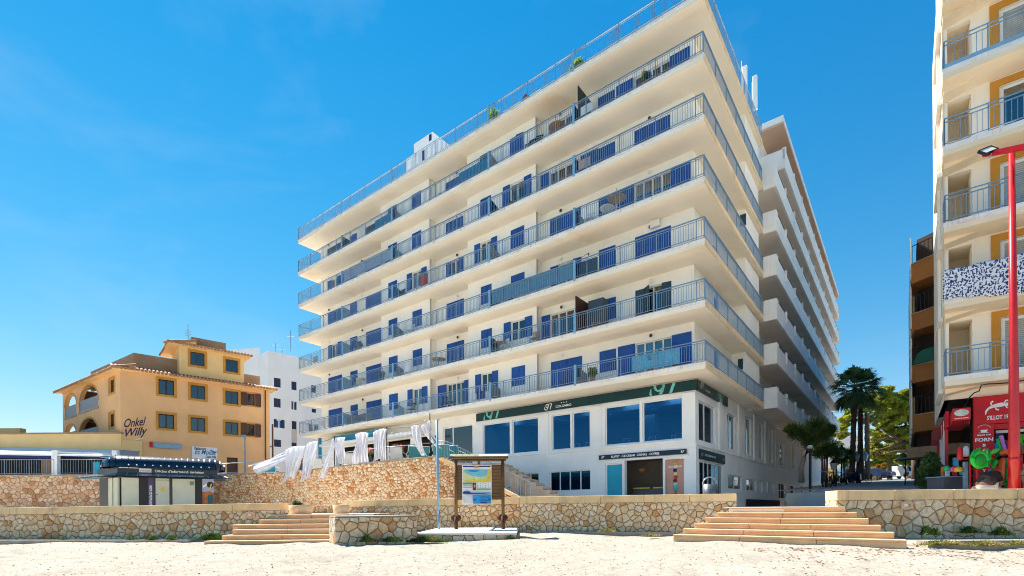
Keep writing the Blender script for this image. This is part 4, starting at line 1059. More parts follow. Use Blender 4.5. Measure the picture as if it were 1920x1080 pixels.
pp(R_(0.03,0.455,0.35,0.52), c_blue); pp(R_(0.03,0.49,0.35,0.51), c_pale); pp(R_(0.03,0.555,0.34,0.568), c_navy); pp(R_(0.36,0.455,0.47,0.64), solid('print_dark_red', (0.12,0.02,0.02,1))); pp(R_(0.40,0.5,0.45,0.57), c_org)
pp(R_(0.49,0.60,0.97,0.635), c_grn)
for i in range(5):
    for j in range(3): pp(R_(0.52+i*0.09,0.465+j*0.045,0.54+i*0.09,0.482+j*0.045), [c_org,c_navy,c_blue,c_grn][(i+j)%4])
pp(R_(0.03,0.70,0.97,0.725), c_blue); pp([(0.03,0.73),(0.97,0.735),(0.3,0.70),(0.24,0.665),(0.08,0.665),(0.03,0.68)], c_navy)
pp(R_(0.37,0.755,0.98,0.98), c_blue); pp(R_(0.04,0.76,0.34,0.97), solid('print_grey', (0.6,0.6,0.62,1)))
for v in (0.79,0.82,0.87,0.90): pp(R_(0.60,v,0.93,v+0.006), c_navy)
pp(R_(0.62,0.94,0.84,0.97), c_navy); pp(R_(0.40,0.86,0.46,0.90), c_navy); pp(R_(0.90,0.85,0.96,0.89), c_navy)
# pale blue pole beside the board
pp_ = at(823, 990, 19.2)
pole = thing('metal_pole', 'slim weathered blue pole standing left of the information board', 'pole', None, pp_)
zt_ = at(818.5, 788, 19.2)
mb = MB(); mb.tube([(pp_.x,pp_.y,-1.0),(zt_.x+0.01,pp_.y,zt_.z)], 0.048, 12); mb.tube([(pp_.x,pp_.y,zt_.z),(pp_.x,pp_.y,zt_.z+0.03)], 0.055, 12); mb.done('shaft', M['rail_blue'], pole, True)
mb = MB(); mb.tube([(pp_.x,pp_.y,-1.0),(pp_.x,pp_.y,-0.1)], 0.052, 12); mb.tube([(pp_.x,pp_.y-0.05,0.02),(pp_.x,pp_.y-0.05,0.08)], 0.02, 6); mb.done('grey_base', M['rail'], pole, True)

# ------------------------------------------------------------------ terrace and its stone wall
TZ = 2.25
TW = [(-24.5,36.5),(-19.7,34.2),(-14.6,32.6),(-10.3,29.0),(-7.4,26.6),(-3.45,24.15)]
rubble_wall('terrace_wall', 'tall orange brown rubble wall holding up the cafe terrace with the gauze', TW[1:], -0.6, [2.42,2.40,2.42,2.46,2.52], 'stone_terrace', 0.5, 0.07, 'concrete', 0.03)
rubble_wall('back_wall', 'brown rubble wall behind the dark kiosk below the restaurant railing', [(-46,32.2),(-33,32.6),(-24.5,33.4),(-19.7,34.2)], -0.6, [2.30,2.33,2.36,2.40], 'stone_back', 0.4, 0.08, 'concrete', 0.03)
mb = MB(); mb.prism([(-19.7,34.5),(-14.6,32.9),(-10.3,29.3),(-7.4,26.9),(-3.6,24.5),(0.0,26.5),(-2.5,33.0),(-19,46),(-24,42)], TZ-0.2, TZ); o = mb.done('terrace', M['promenade']); tag(o, kind='structure')
mb = MB(); mb.prism([(-46,32.7),(-33,33.1),(-24.5,33.9),(-19.7,34.7),(-22,40),(-30,60),(-60,60)], 2.1, 2.28); o = mb.done('upper_terrace', M['promenade']); tag(o, kind='structure')
# stair going down to the right behind the board: sloping cheek wall, treads, railing
sa, sb = Vector((-3.45,24.15,0)), Vector((0.55,22.9,0))
f, L = seg_frame(sa[:2], sb[:2])
sw = thing('stair_wall', 'sloping stone cheek wall of the terrace stair behind the board', 'wall', f)
mb = MB(f); mb.extrude_y([(0,-0.6),(L,-0.6),(L,0.15),(0,2.30)], 0, 0.35); mb.done('stone_face', M['stone_terrace'], sw)
mb = MB(f); mb.extrude_y([(-0.1,2.35),(0.15,2.42),(L+0.1,0.32),(L+0.1,0.15),(0,2.30)], -0.04, 0.40); mb.done('coping', M['cap'], sw)
st = thing('terrace_stairs', 'dark concrete stairs climbing to the cafe terrace behind the cheek wall', 'stairs', f)
for i in range(12):
    z = 0.05+i*0.19; x1 = L+2.3-i*0.33
    mb = MB(f); mb.box(x1-0.36-1.2, x1, 0.9, 2.6, z-0.2 if i else -0.4, z); mb.done('step', M['concrete'], st)
def railing(name, label, pts, h=0.95, gap=0.13, matn='rail', bars=True, r=0.02, group=None, frame=None):
    t = thing(name, label, 'railing', None, pts[0], group=group)
    mb = MB(); tb_ = MB()
    tb_.tube([Vector(p)+Vector((0,0,h)) for p in pts], r, 6)
    mb.tube([Vector(p)+Vector((0,0,0.1)) for p in pts], r*0.7, 6)
    for i in range(len(pts)-1):
        a, b = Vector(pts[i]), Vector(pts[i+1]); n = max(1, int((b-a).length/gap))
        for k in range(n+1):
            p = a.lerp(b, k/n); big = k % 10 == 0
            if bars or big: mb.tube([p+Vector((0,0,0 if big else 0.1)), p+Vector((0,0,h-0.02))], r*(0.9 if big else 0.45), 5)
    tb_.done('handrail', M[matn], t, True); mb.done('bars', M[matn], t)
    return t
fp = lambda x, y, z: tuple(f.m @ Vector((x, y, z)))
railing('stair_railing', 'sloping galvanised railing running down the terrace stair behind the board', [fp(-0.4,0.25,2.30), fp(0.3,0.25,2.25), fp(L+0.35,0.25,0.15)], 0.95, 0.13)
railing('terrace_railing', 'galvanised bar railing at the back of the terrace before the dark cafe opening', [tuple(MF.m @ Vector((-24.5,-1.6,TZ))), tuple(MF.m @ Vector((-16.2,-1.6,TZ)))], 1.0, 0.12)
railing('terrace_railing', 'glass and rail balustrade along the terrace edge behind the gauze strips', [(-14.4,32.9,TZ+0.1),(-10.15,29.4,TZ+0.1),(-7.3,26.95,TZ+0.1),(-3.6,24.6,TZ+0.1)], 0.85, 1.3, bars=False)
railing('terrace_railing', 'thin tube railing on the brown wall between kiosk and gauze', [(-24.3,33.6,2.34),(-19.6,34.4,2.40),(-16.5,33.5,2.42)], 0.72, 1.5, bars=False)
# gauze cloths: hung from a sagging wire and blown by the wind
wire_px = [(497,862),(575,838),(627,821),(665,813),(700,805),(726,803),(771,800),(806,788)]
def cloth(label, tl, tr, bl_, br_, Ya, Yb, folds=5, bulge=0.25, hem=0.0):
    mb = MB(); nu, nv = 40, 26; vs = []
    for j in range(nv+1):
        v = j/nv
        for i in range(nu+1):
            u = i/nu
            Y = Ya+(Yb-Ya)*u
            px = (tl[0]*(1-u)+tr[0]*u)*(1-v)+(bl_[0]*(1-u)+br_[0]*u)*v
            py = (tl[1]*(1-u)+tr[1]*u)*(1-v)+(bl_[1]*(1-u)+br_[1]*u)*v
            w_px = abs(tr[0]-tl[0])+abs(br_[0]-bl_[0])
            px += -(bl_[0]-tl[0])*0.16*math.sin(v*math.pi) + w_px*0.05*math.sin(v*5.1+len(label))*v + (u-0.5)*w_px*0.07*math.sin(v*6.0+Ya)*(1-v*0.3)
            py += w_px*0.06*math.sin(u*math.pi*2+Ya)*v - w_px*0.05*math.sin(u*math.pi)*(1-v)
            p = at(px, py + hem*math.sin(u*math.pi)*v, Y)
            p.y += -bulge*math.sin(v*2.2) + 0.13*math.sin(u*folds*2*math.pi+v*2.6+math.sin(v*4))*(0.35+0.65*v) + 0.05*math.sin(u*23+v*7)
            vs.append(tuple(p))
    mb.add(vs, [(j*(nu+1)+i, (j+1)*(nu+1)+i, (j+1)*(nu+1)+i+1, j*(nu+1)+i+1) for j in range(nv) for i in range(nu)])
    o = new_obj('gauze_curtain', mb, M['gauze'], None, True)
    sd = o.modifiers.new('thickness', 'SOLIDIFY'); sd.thickness = 0.004
    return tag(o, label, 'curtain', 'white gauze strips hung along the terrace')
cloth('white gauze sheet blown far out to the left at the end of the wire', (512,858),(572,840),(463,870),(478,886),33.2,32.0,2,0.1)
cloth('white gauze hanging lowest over the wall, second from the left', (537,843),(572,836),(534,903),(556,896),32.2,31.3,4)
cloth('white gauze hanging over the wall, third from the left', (575,832),(597,828),(563,902),(581,899),31.0,30.4,3)
cloth('thin white gauze strip blown left over the wall, its foot near the wall face', (622,822),(632,821),(603,897),(612,898),29.2,28.8,2,0.3)
cloth('white gauze with its hem on the wall top under the teal sign', (630,822),(648,820),(634,870),(645,870),28.6,28.2,3,0.1)
cloth('white gauze with a wide foot just left of the pink flowers', (667,814),(690,812),(661,872),(690,866),27.5,27.0,5,0.1)
cloth('white gauze between the pink and the red flowers', (701,810),(724,804),(699,866),(722,862),26.6,26.2,5,0.1)
cloth('white gauze left strand at the right end of the wire', (771,799),(786,798),(788,853),(801,856),25.2,24.9,2,0.1)
cloth('thin white gauze strand swept right behind the blue pole', (789,798),(796,796),(820,840),(830,842),24.9,24.6,1,0.05)
cloth('white gauze strand at the top end of the wire, swept right beside the blue pole', (797,795),(806,788),(818,828),(822,832),24.7,24.5,1,0.05)
ws = thing('wire', 'thin wire on slim poles carrying bulbs and gauze above the terrace', 'string light', None, at(806,788,24.6))
wp = [at(x, y, Y) for (x, y), Y in zip(wire_px, (33.4,31.5,28.8,27.5,26.6,26.2,25.2,24.6))]
mb = MB(); mb.tube(wp, 0.012, 5); mb.done('cable', M['black'], ws)
for px, Y, top in ((806,24.6,775),(725,26.2,800),(498,33.4,858),(627,28.8,818)):
    a = at(px, top, Y); mb = MB(); mb.tube([(a.x,a.y,TZ+0.1),tuple(a)], 0.025, 6); mb.done('pole', M['black'], ws)
for i in range(7):
    a = wp[-1].lerp(wp[-3], 0.1) if i > 5 else at(735+i*8.5, 810+ (3 if i%2 else 1)+i*0.6, 26.0); mb = MB(); mb.ball(a, 0.045, 8, 6); mb.done('bulb', M['letter_white'], ws, True)
# terrace furniture
def lounge(label, x, y, rz, c, sc=1.0):
    f = Frame(x, y, rad(rz), TZ)
    t = thing('lounge_chair', label, 'chair', f, (x,y,TZ), group='seats on the terrace')
    cm = solid(c+'_wicker', {'teal':(0.04,0.22,0.24,1),'white':(0.72,0.72,0.70,1),'blue':(0.02,0.28,0.42,1)}[c], 0.6)
    fm = M['white'] if c != 'white' else solid('grey_leg', (0.25,0.24,0.22,1))
    w = 0.33*sc
    mb = MB(f); mb.box(-w,w,-0.3,0.3,0.34,0.44); mb.done('seat', cm, t, bevel=0.02)
    mb = MB(f); mb.extrude_x([(0.24,0.40),(0.31,0.40),(0.44,0.95),(0.38,0.97)], -w, w); mb.done('backrest', cm, t, bevel=0.015)
    for sx in (-1, 1):
        mb = MB(f); mb.tube([(sx*(w+0.03),-0.3,0),(sx*(w+0.03),-0.3,0.62),(sx*(w+0.03),0.34,0.70),(sx*(w+0.02),0.42,0.98)], 0.018, 6); mb.tube([(sx*(w+0.03),0.3,0),(sx*(w+0.03),0.32,0.5)], 0.016, 6); mb.done('leg', fm, t, True)
    mb = MB(f); mb.tube([(-w-0.02,0.42,0.98),(w+0.02,0.42,0.98)], 0.02, 6); mb.done('top_rail', fm, t, True)
lounge('teal lounge seat with white tube frame left of the blue pole on the terrace', at(832,850,26.0).x, 26.2, 160, 'teal', 1.4)
lounge('teal lounge seat directly left of the long gauze strands', at(782,850,26.6).x, 26.8, 200, 'teal', 1.6)
lounge('teal seat partly hidden behind the info board roof', at(856,850,26.4).x, 26.6, 150, 'teal', 1.0)
lounge('white chair right of the red flowers', at(750,850,27.3).x, 27.0, 170, 'white')
lounge('white chair below the red flowers', at(735,855,27.8).x, 27.4, 190, 'white')
lounge('white chair between the two gauze pieces under the teal sign', at(655,860,29.6).x, 29.8, 170, 'white', 1.1)
lounge('white wide chair left of the thin gauze strip', at(594,868,32.6).x, 32.8, 175, 'white', 1.3)
lounge('blue lounge seat under the blown out gauze at the left end', at(508,880,35.4).x, 35.3, 180, 'blue', 1.5)
lounge('white chair behind the left gauze strips', at(550,872,34.2).x, 34.2, 200, 'white')
def flowers(label, px, py, Y, c, r=0.32, n=90):
    p = at(px, py, Y); t = thing('flower_pot', label, 'potted plant', None, (p.x,p.y,TZ), group='flower pots on the terrace')
    mb = MB(); mb.tube([(p.x,p.y,TZ),(p.x,p.y,TZ+0.35),(p.x,p.y,p.z-r*0.8)], [0.15,0.2,0.03], 10); mb.done('pot', solid('dark_pot', (0.08,0.07,0.06,1)), t)
    rr = random.Random(px); g = MB(); b = MB()
    for i in range(n):
        d = Vector((rr.gauss(0,1),rr.gauss(0,1),rr.gauss(0,1))).normalized()*r*rr.uniform(0.5,1.1)
        q = p+Vector((d.x,d.y,d.z*0.8)); m = b if d.z > -0.05 and rr.random() < 0.75 else g
        u = Vector((rr.gauss(0,1),rr.gauss(0,1),rr.gauss(0,1))).normalized()*0.06; w = u.cross(Vector((rr.gauss(0,1),1,rr.gauss(0,1)))).normalized()*0.06
        m.quad(tuple(q-u), tuple(q+w), tuple(q+u), tuple(q-w))
    b.done('blossoms', solid('petals_'+c, {'red':(0.65,0.01,0.01,1),'pink':(0.7,0.15,0.15,1)}[c]), t); g.done('leaves', M['leaf_weed'], t)
flowers('bright red flowers in a tall pot beside the right gauze', 745, 842, 27.6, 'red', 0.36, 130)
flowers('pink flowers in a pot between gauze pieces', 694, 846, 28.6, 'pink', 0.24)
flowers('red flowers behind the two left gauze pieces', 566, 861, 33.6, 'red', 0.26)

# ------------------------------------------------------------------ orange building on the left
PC, PR, PL = (-30.6,39.7), (-22.4,47.0), (-42.1,47.6)
OF, OL = seg_frame(PC, PR); LF, LL = seg_frame(PL, PC)
orange = thing('orange_building', 'three storey orange building with ochre window surrounds, tiled eaves and a small tower', 'building', OF)
def op(name, mb, mat, parent=None, label=None, bevel=0.0, smooth=False):
    o = mb.done(name, M[mat] if isinstance(mat, str) else mat, parent or orange, smooth, bevel)
    if label: o['label'] = label
    return o
z5 = lambda x, y: (100+x/3.84, 600+y/3.84)                      # measurements taken on an enlargement
def rect_f(fr, x0, y0, x1, y1, yo=0.0):
    a = fr.F(*z5(x0, (y0+y1)/2), yo)[0]; b = fr.F(*z5(x1, (y0+y1)/2), yo)[0]; xm = (x0+x1)/2
    return (a, b, fr.F(*z5(xm, y1), yo)[1], fr.F(*z5(xm, y0), yo)[1])
ZE = OF.F(*z5(490, 362))[1]
fw_ = [rect_f(OF,*r) for r in ((757,430,870,538),(988,470,1095,568),(1238,512,1333,605),(1395,530,1452,615),(757,678,870,780),(988,703,1095,800),(1238,735,1333,825),(1395,750,1452,835))]
door_o = rect_f(OF,1250,990,1330,1075)
mb = MB(OF); mb.wall(0, OL, -0.5, ZE, 0, 0.3, fw_+[(door_o[0],door_o[1],1.0,door_o[3])]); mb.box(OL-0.3, OL, 0.301, 10, -0.5, ZE)
op('wall', mb, 'orange_wall')
lw_ = [rect_f(LF,*r) for r in ((402,425,440,522),(402,672,440,770))]
arches = []
for (x0,x1,zt_px,zb_px) in ((185,323,470,640),(82,165,537,690),(180,323,708,860),(82,165,757,880)):
    a, b = LF.F(*z5(x0,(zt_px+zb_px)/2))[0], LF.F(*z5(x1,(zt_px+zb_px)/2))[0]
    zt2, zb2 = LF.F(*z5((x0+x1)/2, zt_px))[1], LF.F(*z5((x0+x1)/2, zb_px))[1]
    arches.append((a, b, zb2, zt2))
mb = MB(LF)
sq = [(a, b, c, d-(b-a)*0.33) for a, b, c, d in arches]
bands = [(a, b, d-(b-a)*0.33, d) for a, b, c, d in arches]
mb.wall(0, LL, -0.5, ZE, 0, 0.3, lw_+[(a,b,c,d) for a,b,c,d in arches])
for (a, b, c, d) in arches:                                     # arch heads: spandrels round an elliptical opening
    r = (b-a)/2; hgt = (b-a)*0.33; cx = (a+b)/2; n = 10
    for sgn in (-1, 1):
        poly = [(cx+sgn*r, d)] + [(cx+sgn*r*math.cos(rad(90*i/n)), d-hgt+hgt*math.sin(rad(90*i/n))) for i in range(n+1)]
        for i in range(1, len(poly)-1): mb.extrude_y([poly[0], poly[i], poly[i+1]], 0.002, 0.298)
op('wall', mb, 'orange_wall', label='side wall with arched loggias')
mb = MB(LF)
for (a, b, c, d) in arches:
    r = (b-a)/2; hgt = (b-a)*0.33; cx = (a+b)/2; n = 12; o_ = 0.16
    for i in range(n):
        t0, t1 = rad(180*i/n), rad(180*(i+1)/n)
        P = lambda t, k: (cx+(r+k)*math.cos(t), d-hgt+(hgt+k)*math.sin(t))
        mb.extrude_y([P(t0,0),P(t0,o_),P(t1,o_),P(t1,0)], -0.015, -0.002)
op('arch_surround', mb, 'ochre')
for (a, b, c, d) in arches:
    mb = MB(LF); mb.box(a+0.05, b-0.05, 0.06, 0.14, c, c+0.95); g_ = op('loggia_rail', mb, solid('railing_panel', (0.25,0.27,0.28,1), 0.6))
    mb = MB(LF); mb.box(a-0.1, b+0.15, -0.05, -0.003, c-0.22, c-0.04); mb.done('sill', M['concrete'], g_)
    mb = MB(LF); mb.quad((a-0.3,2.4,c-0.3),(b+0.3,2.4,c-0.3),(b+0.3,2.4,d+0.2),(a-0.3,2.4,d+0.2)); mb.quad((a-.3,.31,c-.3),(b+.3,.31,c-.3),(b+.3,2.4,c-.3),(a-.3,2.4,c-.3)); mb.quad((b+.3,.31,c-.3),(b+.3,2.4,c-.3),(b+.3,2.4,d+.2),(b+.3,.31,d+.2)); mb.quad((a-.3,.31,d+.2),(a-.3,2.4,d+.2),(b+.3,2.4,d+.2),(b+.3,.31,d+.2))
    op('loggia_back', mb, 'parapet_brown')
    mb = MB(LF)
    for k in range(4): mb.box(a+(b-a)*k/3.2, a+(b-a)*k/3.2+0.1, 2.3, 2.38, c, d-0.4)
    mb.box(a, b, 2.3, 2.38, d-0.9, d-0.8); op('loggia_screen', mb, 'frame_brown')
def owin(fr, r, mat='frame_brown', shut=False, y=0.0, panes=2, surround=0.18, sur='ochre'):
    a, b, c, d = r
    mb = MB(fr)
    if not shut:
        mb.wall(a-surround, b+surround, c-surround, d+surround, y-0.03, y-0.002, [(a,b,c,d)])
    else:
        mb.box(a-0.45, b+0.45, y-0.03, y-0.002, d+0.0, d+0.14); mb.box(a-0.45, b+0.45, y-0.03, y-0.002, c-0.12, c)
    s_ = op('window_surround', mb, sur)
    mb = MB(fr); f_ = 0.07
    mb.wall(a, b, c, d, y+0.12, y+0.18, [(a+f_+(b-a-f_)*i/panes, a+(b-a-f_)*(i+1)/panes, c+f_, d-f_) for i in range(panes)])
    w = op('window', mb, mat)
    mb = MB(fr); mb.quad((a,y+0.16,c),(b,y+0.16,c),(b,y+0.16,d),(a,y+0.16,d)); mb.done('pane', M['pane'], w)
    mb = MB(fr); mb.box(a, b, y+0.29, y+0.33, c, d); mb.done('room_behind', M['dark'], w)
    mb = MB(fr); mb.quad((a+0.1,y+0.25,c),(a+(b-a)*0.4,y+0.25,c),(a+(b-a)*0.38,y+0.25,d),(a+0.1,y+0.25,d)); mb.done('curtain', M['white'], w)
    if shut:
        for (u, v) in ((a-0.50, a-0.02), (b+0.02, b+0.50)):
            mb = MB(fr); leaf(mb, u, v, c-0.04, d+0.04, y-0.02); mb.done('shutter', M['brown_wood'], w)
for i, r in enumerate(fw_): owin(OF, r, shut=(i % 4 == 3), mat='black' if i % 4 == 0 else 'frame_brown')
for r in lw_: owin(LF, r, panes=1)
mb = MB(OF); mb.box(door_o[0],door_o[1],0.2,0.25,1.0,door_o[3]); op('door', mb, 'frame_brown')
# flat roof parapet and tiled eaves
def eaves(fr, x0, x1, z, over=0.5, rise=0.32, name='eaves', par=None, y0=0.0, inner=0.9):
    mb = MB(fr); mb.extrude_x([(y0-over,z),(y0-over,z+0.07),(y0+inner,z+0.07+rise+0.1),(y0+inner,z)], x0, x1)
    e = mb.done(name, M['orange_light'], par)
    mb = MB(fr); n = int((x1-x0)/0.26)
    for i in range(n+1):
        x = x0+(x1-x0)*i/n
        mb.tube([(x,y0-over-0.06,z+0.10),(x,y0+inner,z+0.12+rise+0.12)], [0.115,0.10], 8)
    mb.done('roof_tiles', M['tile'], e)
eaves(OF, -0.5, OL+0.45, ZE, par=orange); eaves(LF, -0.5, LL+0.45, ZE-0.006, par=orange)
pz = OF.F(*z5(700, 255), 1.2)[1]
x_ = OF.F(*z5(903,300),1.2)[0]
mb = MB(OF); mb.box(0.9, x_+0.2, 1.2, 1.4, ZE, pz); op('roof_parapet', mb, 'parapet_brown'); mb = MB(OF); xr_ = OF.F(*z5(1372,430),1.2)[0]; mb.box(xr_, OL-0.5, 1.2, 1.4, ZE, OF.F(*z5(1450,400),1.2)[1])
lm = MB(LF); lm.box(3.2, LL-1.1, 1.2, 1.4, ZE, pz-0.02); mb.add(lm.v, lm.f) if False else None
op('roof_parapet', mb, 'parapet_brown'); op('roof_parapet', lm, 'parapet_brown')
ta, tb2 = OF.F(*z5(903,260),0.35)[0], OF.F(*z5(1372,300),0.35)[0]
tz = OF.F(*z5(903,185),0.35)[1]
tws = [rect_f(OF,986,232,1090,328,0.35), rect_f(OF,1240,285,1330,375,0.35)]
mb = MB(OF); mb.wall(ta, tb2, ZE-0.2, tz, 0.35, 0.6, tws); mb.box(ta, ta+0.25, 0.601, 3.6, ZE, tz); mb.box(tb2-0.25, tb2, 0.601, 3.6, ZE, tz); mb.box(ta+0.251,tb2-0.251,3.4,3.6,ZE,tz)
tw_ = op('tower', mb, 'orange_light')
for r in tws: owin(OF, r, y=0.35)
eaves(OF, ta-0.8, tb2+0.5, tz, 0.5, 0.30, 'tower_eaves', orange, 0.35, 1.6)
TLf = Frame(*( (OF.m @ Vector((ta, 4.2, 0)))[:2]), OF.th-math.pi/2)
eaves(TLf, -0.6, 4.3, tz-0.006, 0.75, 0.3, 'tower_eaves', orange, 0.0, 1.2)
mb = MB(OF); mb.box(ta+1.2, ta+3.9, 2.0, 3.4, tz+0.3, OF.F(*z5(1100,140),2.0)[1]); op('chimney_block', mb, 'parapet_brown')
an = thing('antenna', 'thin television antenna with cross arms on the orange tower roof', 'antenna', OF)
ax, az = OF.F(*z5(970,30),2.5); mb = MB(OF); mb.tube([(ax,2.5,tz+0.3),(ax,2.5,az)], 0.03, 6)
for i in range(4): mb.tube([(ax-0.25,2.5,az-0.6-i*0.14),(ax+0.25,2.5,az-0.6-i*0.14)], 0.012, 5)
mb.done('mast', M['rail'], an)
dp = MB(OF); dpx = OF.F(*z5(1528,700),-0.05)[0]; dp.tube([(dpx,-0.06,2.2),(dpx,-0.06,ZE)], 0.045, 8); op('drainpipe', dp, 'frame_brown')
def fitx(body, size, shear, width):
    t_m = MB(); t_m.text(body, 0, 0, 0, size, shear); xs_ = [v[0] for v in t_m.v]; return width/(max(xs_)-min(xs_))
# script lettering on its own corner panel
cx0 = OF.F(*z5(497,760))[0]
ls = thing('painted_sign', 'dark blue script lettering Onkel Willy painted at the corner of the orange building', 'sign', OF)
for body, (px, py), size in (('Onkel', (495,775), 0.95), ('Willy', (495,843), 0.90)):
    x, z = OF.F(*z5(px, py)); xe, ze = OF.F(*z5(px+160, py-45))
    fit = fitx(body, size, 0.35, (xe-x)*0.98); mb = MB(OF); mb.text(body, x+0.05, -0.02, z, size, 0.35, sx=fit, bold=0.012, slope=(ze-z)/(xe-x)*0.55); mb.done('lettering', solid('script_navy', (0.006,0.012,0.06,1)), ls)
mb = MB(OF); x, z = OF.F(*z5(580,868)); xe, ze = OF.F(*z5(655,850)); mb.extrude_y([(x,z),(xe,ze),(xe,ze+0.04),(x,z+0.05)], -0.02, -0.004); mb.done('underline', M['white'], ls)
def quadsign(label, fr, a, b, c, d, texts, name='sign_panel', bm='white', y=-0.08):
    s = thing('wall_sign', label, 'sign', fr)
    mb = MB(fr); mb.box(a, b, y, y+0.05, c, d); mb.done('board', M[bm], s, bevel=0.01)
    for (body, u, v, size, sh, mt, wd) in texts:
        mb = MB(fr); mb.text(body, a+(b-a)*u, y-0.012, c+(d-c)*v, size, sh, bold=0.006, sx=fitx(body, size, sh, (b-a)*wd)); mb.done('lettering', mt, s)
    return s
r = rect_f(OF, 997, 915, 1180, 1000)
sgn = quadsign('white wall sign reading Restaurant Es Mollet with a small gull', OF, r[0], r[1], r[2], r[3],
    [('Restaurant', 0.08, 0.74, 0.34, 0.25, solid('script_navy',(0.006,0.012,0.06,1)), 0.45), ('Es Mollet', 0.09, 0.36, 0.62, 0.35, solid('script_blue',(0.02,0.18,0.42,1)), 0.84), ('Onkel Willy', 0.52, 0.10, 0.28, 0.3, solid('script_navy',(0.006,0.012,0.06,1)), 0.42)])
mb = MB(OF); gx, gz_ = r[0]+(r[1]-r[0])*0.72, r[3]-0.22
mb.extrude_y([(gx,gz_+0.08),(gx+0.3,gz_-0.14),(gx+0.62,gz_-0.1),(gx+0.35,gz_-0.24),(gx+0.2,gz_-0.2)], -0.095, -0.081); mb.done('gull_emblem', solid('script_navy',(0.006,0.012,0.06,1)), sgn)
r = rect_f(OF, 718, 890, 922, 925)
aw = thing('awning_cassette', 'closed grey awning cassette on the orange wall left of the white sign', 'awning', OF)
mb = MB(OF); mb.box(r[0], r[1], -0.18, -0.02, r[2], r[3]); mb.done('cassette', M['rail'], aw, bevel=0.02)
mb = MB(OF); mb.box(r[0]-0.25, r[0]-0.05, -0.15, -0.02, r[2], r[3]+0.05); mb.done('motor_box', M['red'], aw)
lamp_ = thing('street_lamp', 'slim grey street lamp in front of the orange building', 'street lamp', None, at(459,880,43))
p = at(459.5, 818, 43); mb = MB(); mb.tube([(p.x,p.y,2.2),(p.x,p.y,p.z)], [0.09,0.06], 8); mb.done('pole', M['rail'], lamp_); mb = MB(); mb.box(p.x-0.35,p.x+0.05,p.y-0.1,p.y+0.1,p.z-0.05,p.z+0.12); mb.done('lamp_head', M['rail'], lamp_, bevel=0.03)
# two way power pole at the corner
pw = thing('power_pole', 'rusty service pole with cables between the orange and the white building', 'pole', None, at(512,880,48))
p = at(511, 795, 48); mb = MB(); mb.tube([(p.x,p.y,1),(p.x,p.y,p.z)], 0.08, 8); q = at(498,835,47.5); mb.tube([(q.x,q.y,q.z),(p.x,p.y,q.z-0.1)], 0.05, 6); mb.ball((q.x,q.y,q.z), 0.2, 8, 5); mb.done('pole', M['frame_brown'], pw)

# ------------------------------------------------------------------ restaurant annex with white awning, far left
AY = 39.55
annex = thing('restaurant_annex', 'low pale yellow restaurant annex with a long white awning at the left edge', 'building', None, (-34,AY,0))
ap = lambda name, mb, mat, bevel=0.0: mb.done(name, M[mat] if isinstance(mat, str) else mat, annex, False, bevel)
xr2 = at(227,830,AY).x
zt2, zb2 = at(110,811,AY).z, at(110,840,AY).z
mb = MB(); mb.box(-50, xr2, AY, AY+0.4, zb2-0.3, zt2-0.12); ap('wall', mb, 'orange_light')
xr3 = at(268,850,AY-0.6).x
o2 = OF.F(266,850,-0.12); mb = MB(OF); mb.box(0.0, o2[0], -0.13, -0.002, 1.0, OF.F(245,826,-0.1)[1]); ap('wall', mb, 'orange_light')
mb = MB(); mb.box(-50, xr2+0.02, AY-0.06, AY+0.5, zt2-0.118, zt2); ap('roof_coping', mb, 'parapet_brown')
mb = MB(); mb.box(-50, xr2-0.3, AY+0.41, AY+8, 2.0, zt2-0.15); ap('interior', mb, 'dark')
mb = MB(); mb.box(xr2-0.29, xr2, AY+0.41, AY+0.5, 1.0, zt2-0.13); ap('wall', mb, 'orange_light')
mb = MB(); mb.box(-50, at(40,802,AY+2).x, AY+1.9, AY+2.4, zt2, at(30,803,AY+2).z); ap('roof_parapet', mb, 'orange_light')
zl0, zr0 = at(0,832,AY-0.1).z, at(270,845,AY-0.1).z
def awn(mb, x0, x1, z0, z1):
    mb.add([(x0,AY-0.01,z0),(x1,AY-0.01,z1),(x1+0.9,AY-1.5,z1-0.62),(x0,AY-1.5,z0-0.62),(x0,AY-0.01,z0-0.08),(x1,AY-0.01,z1-0.08),(x1+0.9,AY-1.5,z1-0.72),(x0,AY-1.5,z0-0.78)],
       [(0,1,2,3),(7,6,5,4),(3,2,6,7),(1,0,4,5),(0,3,7,4),(2,1,5,6)])
mb = MB(); awn(mb, -50, at(215,850,AY).x, zl0, zr0+0.12); ap('awning', mb, 'awning')
mb = MB(); awn(mb, at(218,850,AY).x, at(262,850,AY).x, zr0+0.10, zr0-0.02); ap('awning_end', mb, M['rail'])
for (a, b) in ((0,100),(112,213)):
    xa, xb = at(a,855,AY-1.2).x if a else -50, at(b,855,AY-1.2).x
    za, zb_ = at(a,846 if not a else 848,AY-1.2).z, at(b,852,AY-1.2).z
    mb = MB(); mb.add([(xa,AY-1.25,za-0.32),(xb,AY-1.25,zb_-0.32),(xb,AY-1.25,zb_),(xa,AY-1.25,za),(xa,AY-1.15,za-0.32),(xb,AY-1.15,zb_-0.32),(xb,AY-1.15,zb_),(xa,AY-1.15,za)],[(0,1,2,3),(7,6,5,4),(3,2,6,7),(0,4,5,1),(0,3,7,4),(1,5,6,2)]); ap('blue_valance', mb, solid('royal_blue_valance', (0.01,0.02,0.16,1)))
    mb = MB(); mb.add([(xa,AY-1.28,za-0.06),(xb,AY-1.28,zb_-0.06),(xb,AY-1.28,zb_+0.04),(xa,AY-1.28,za+0.04)],[(0,1,2,3)]); ap('white_trim', mb, 'white')
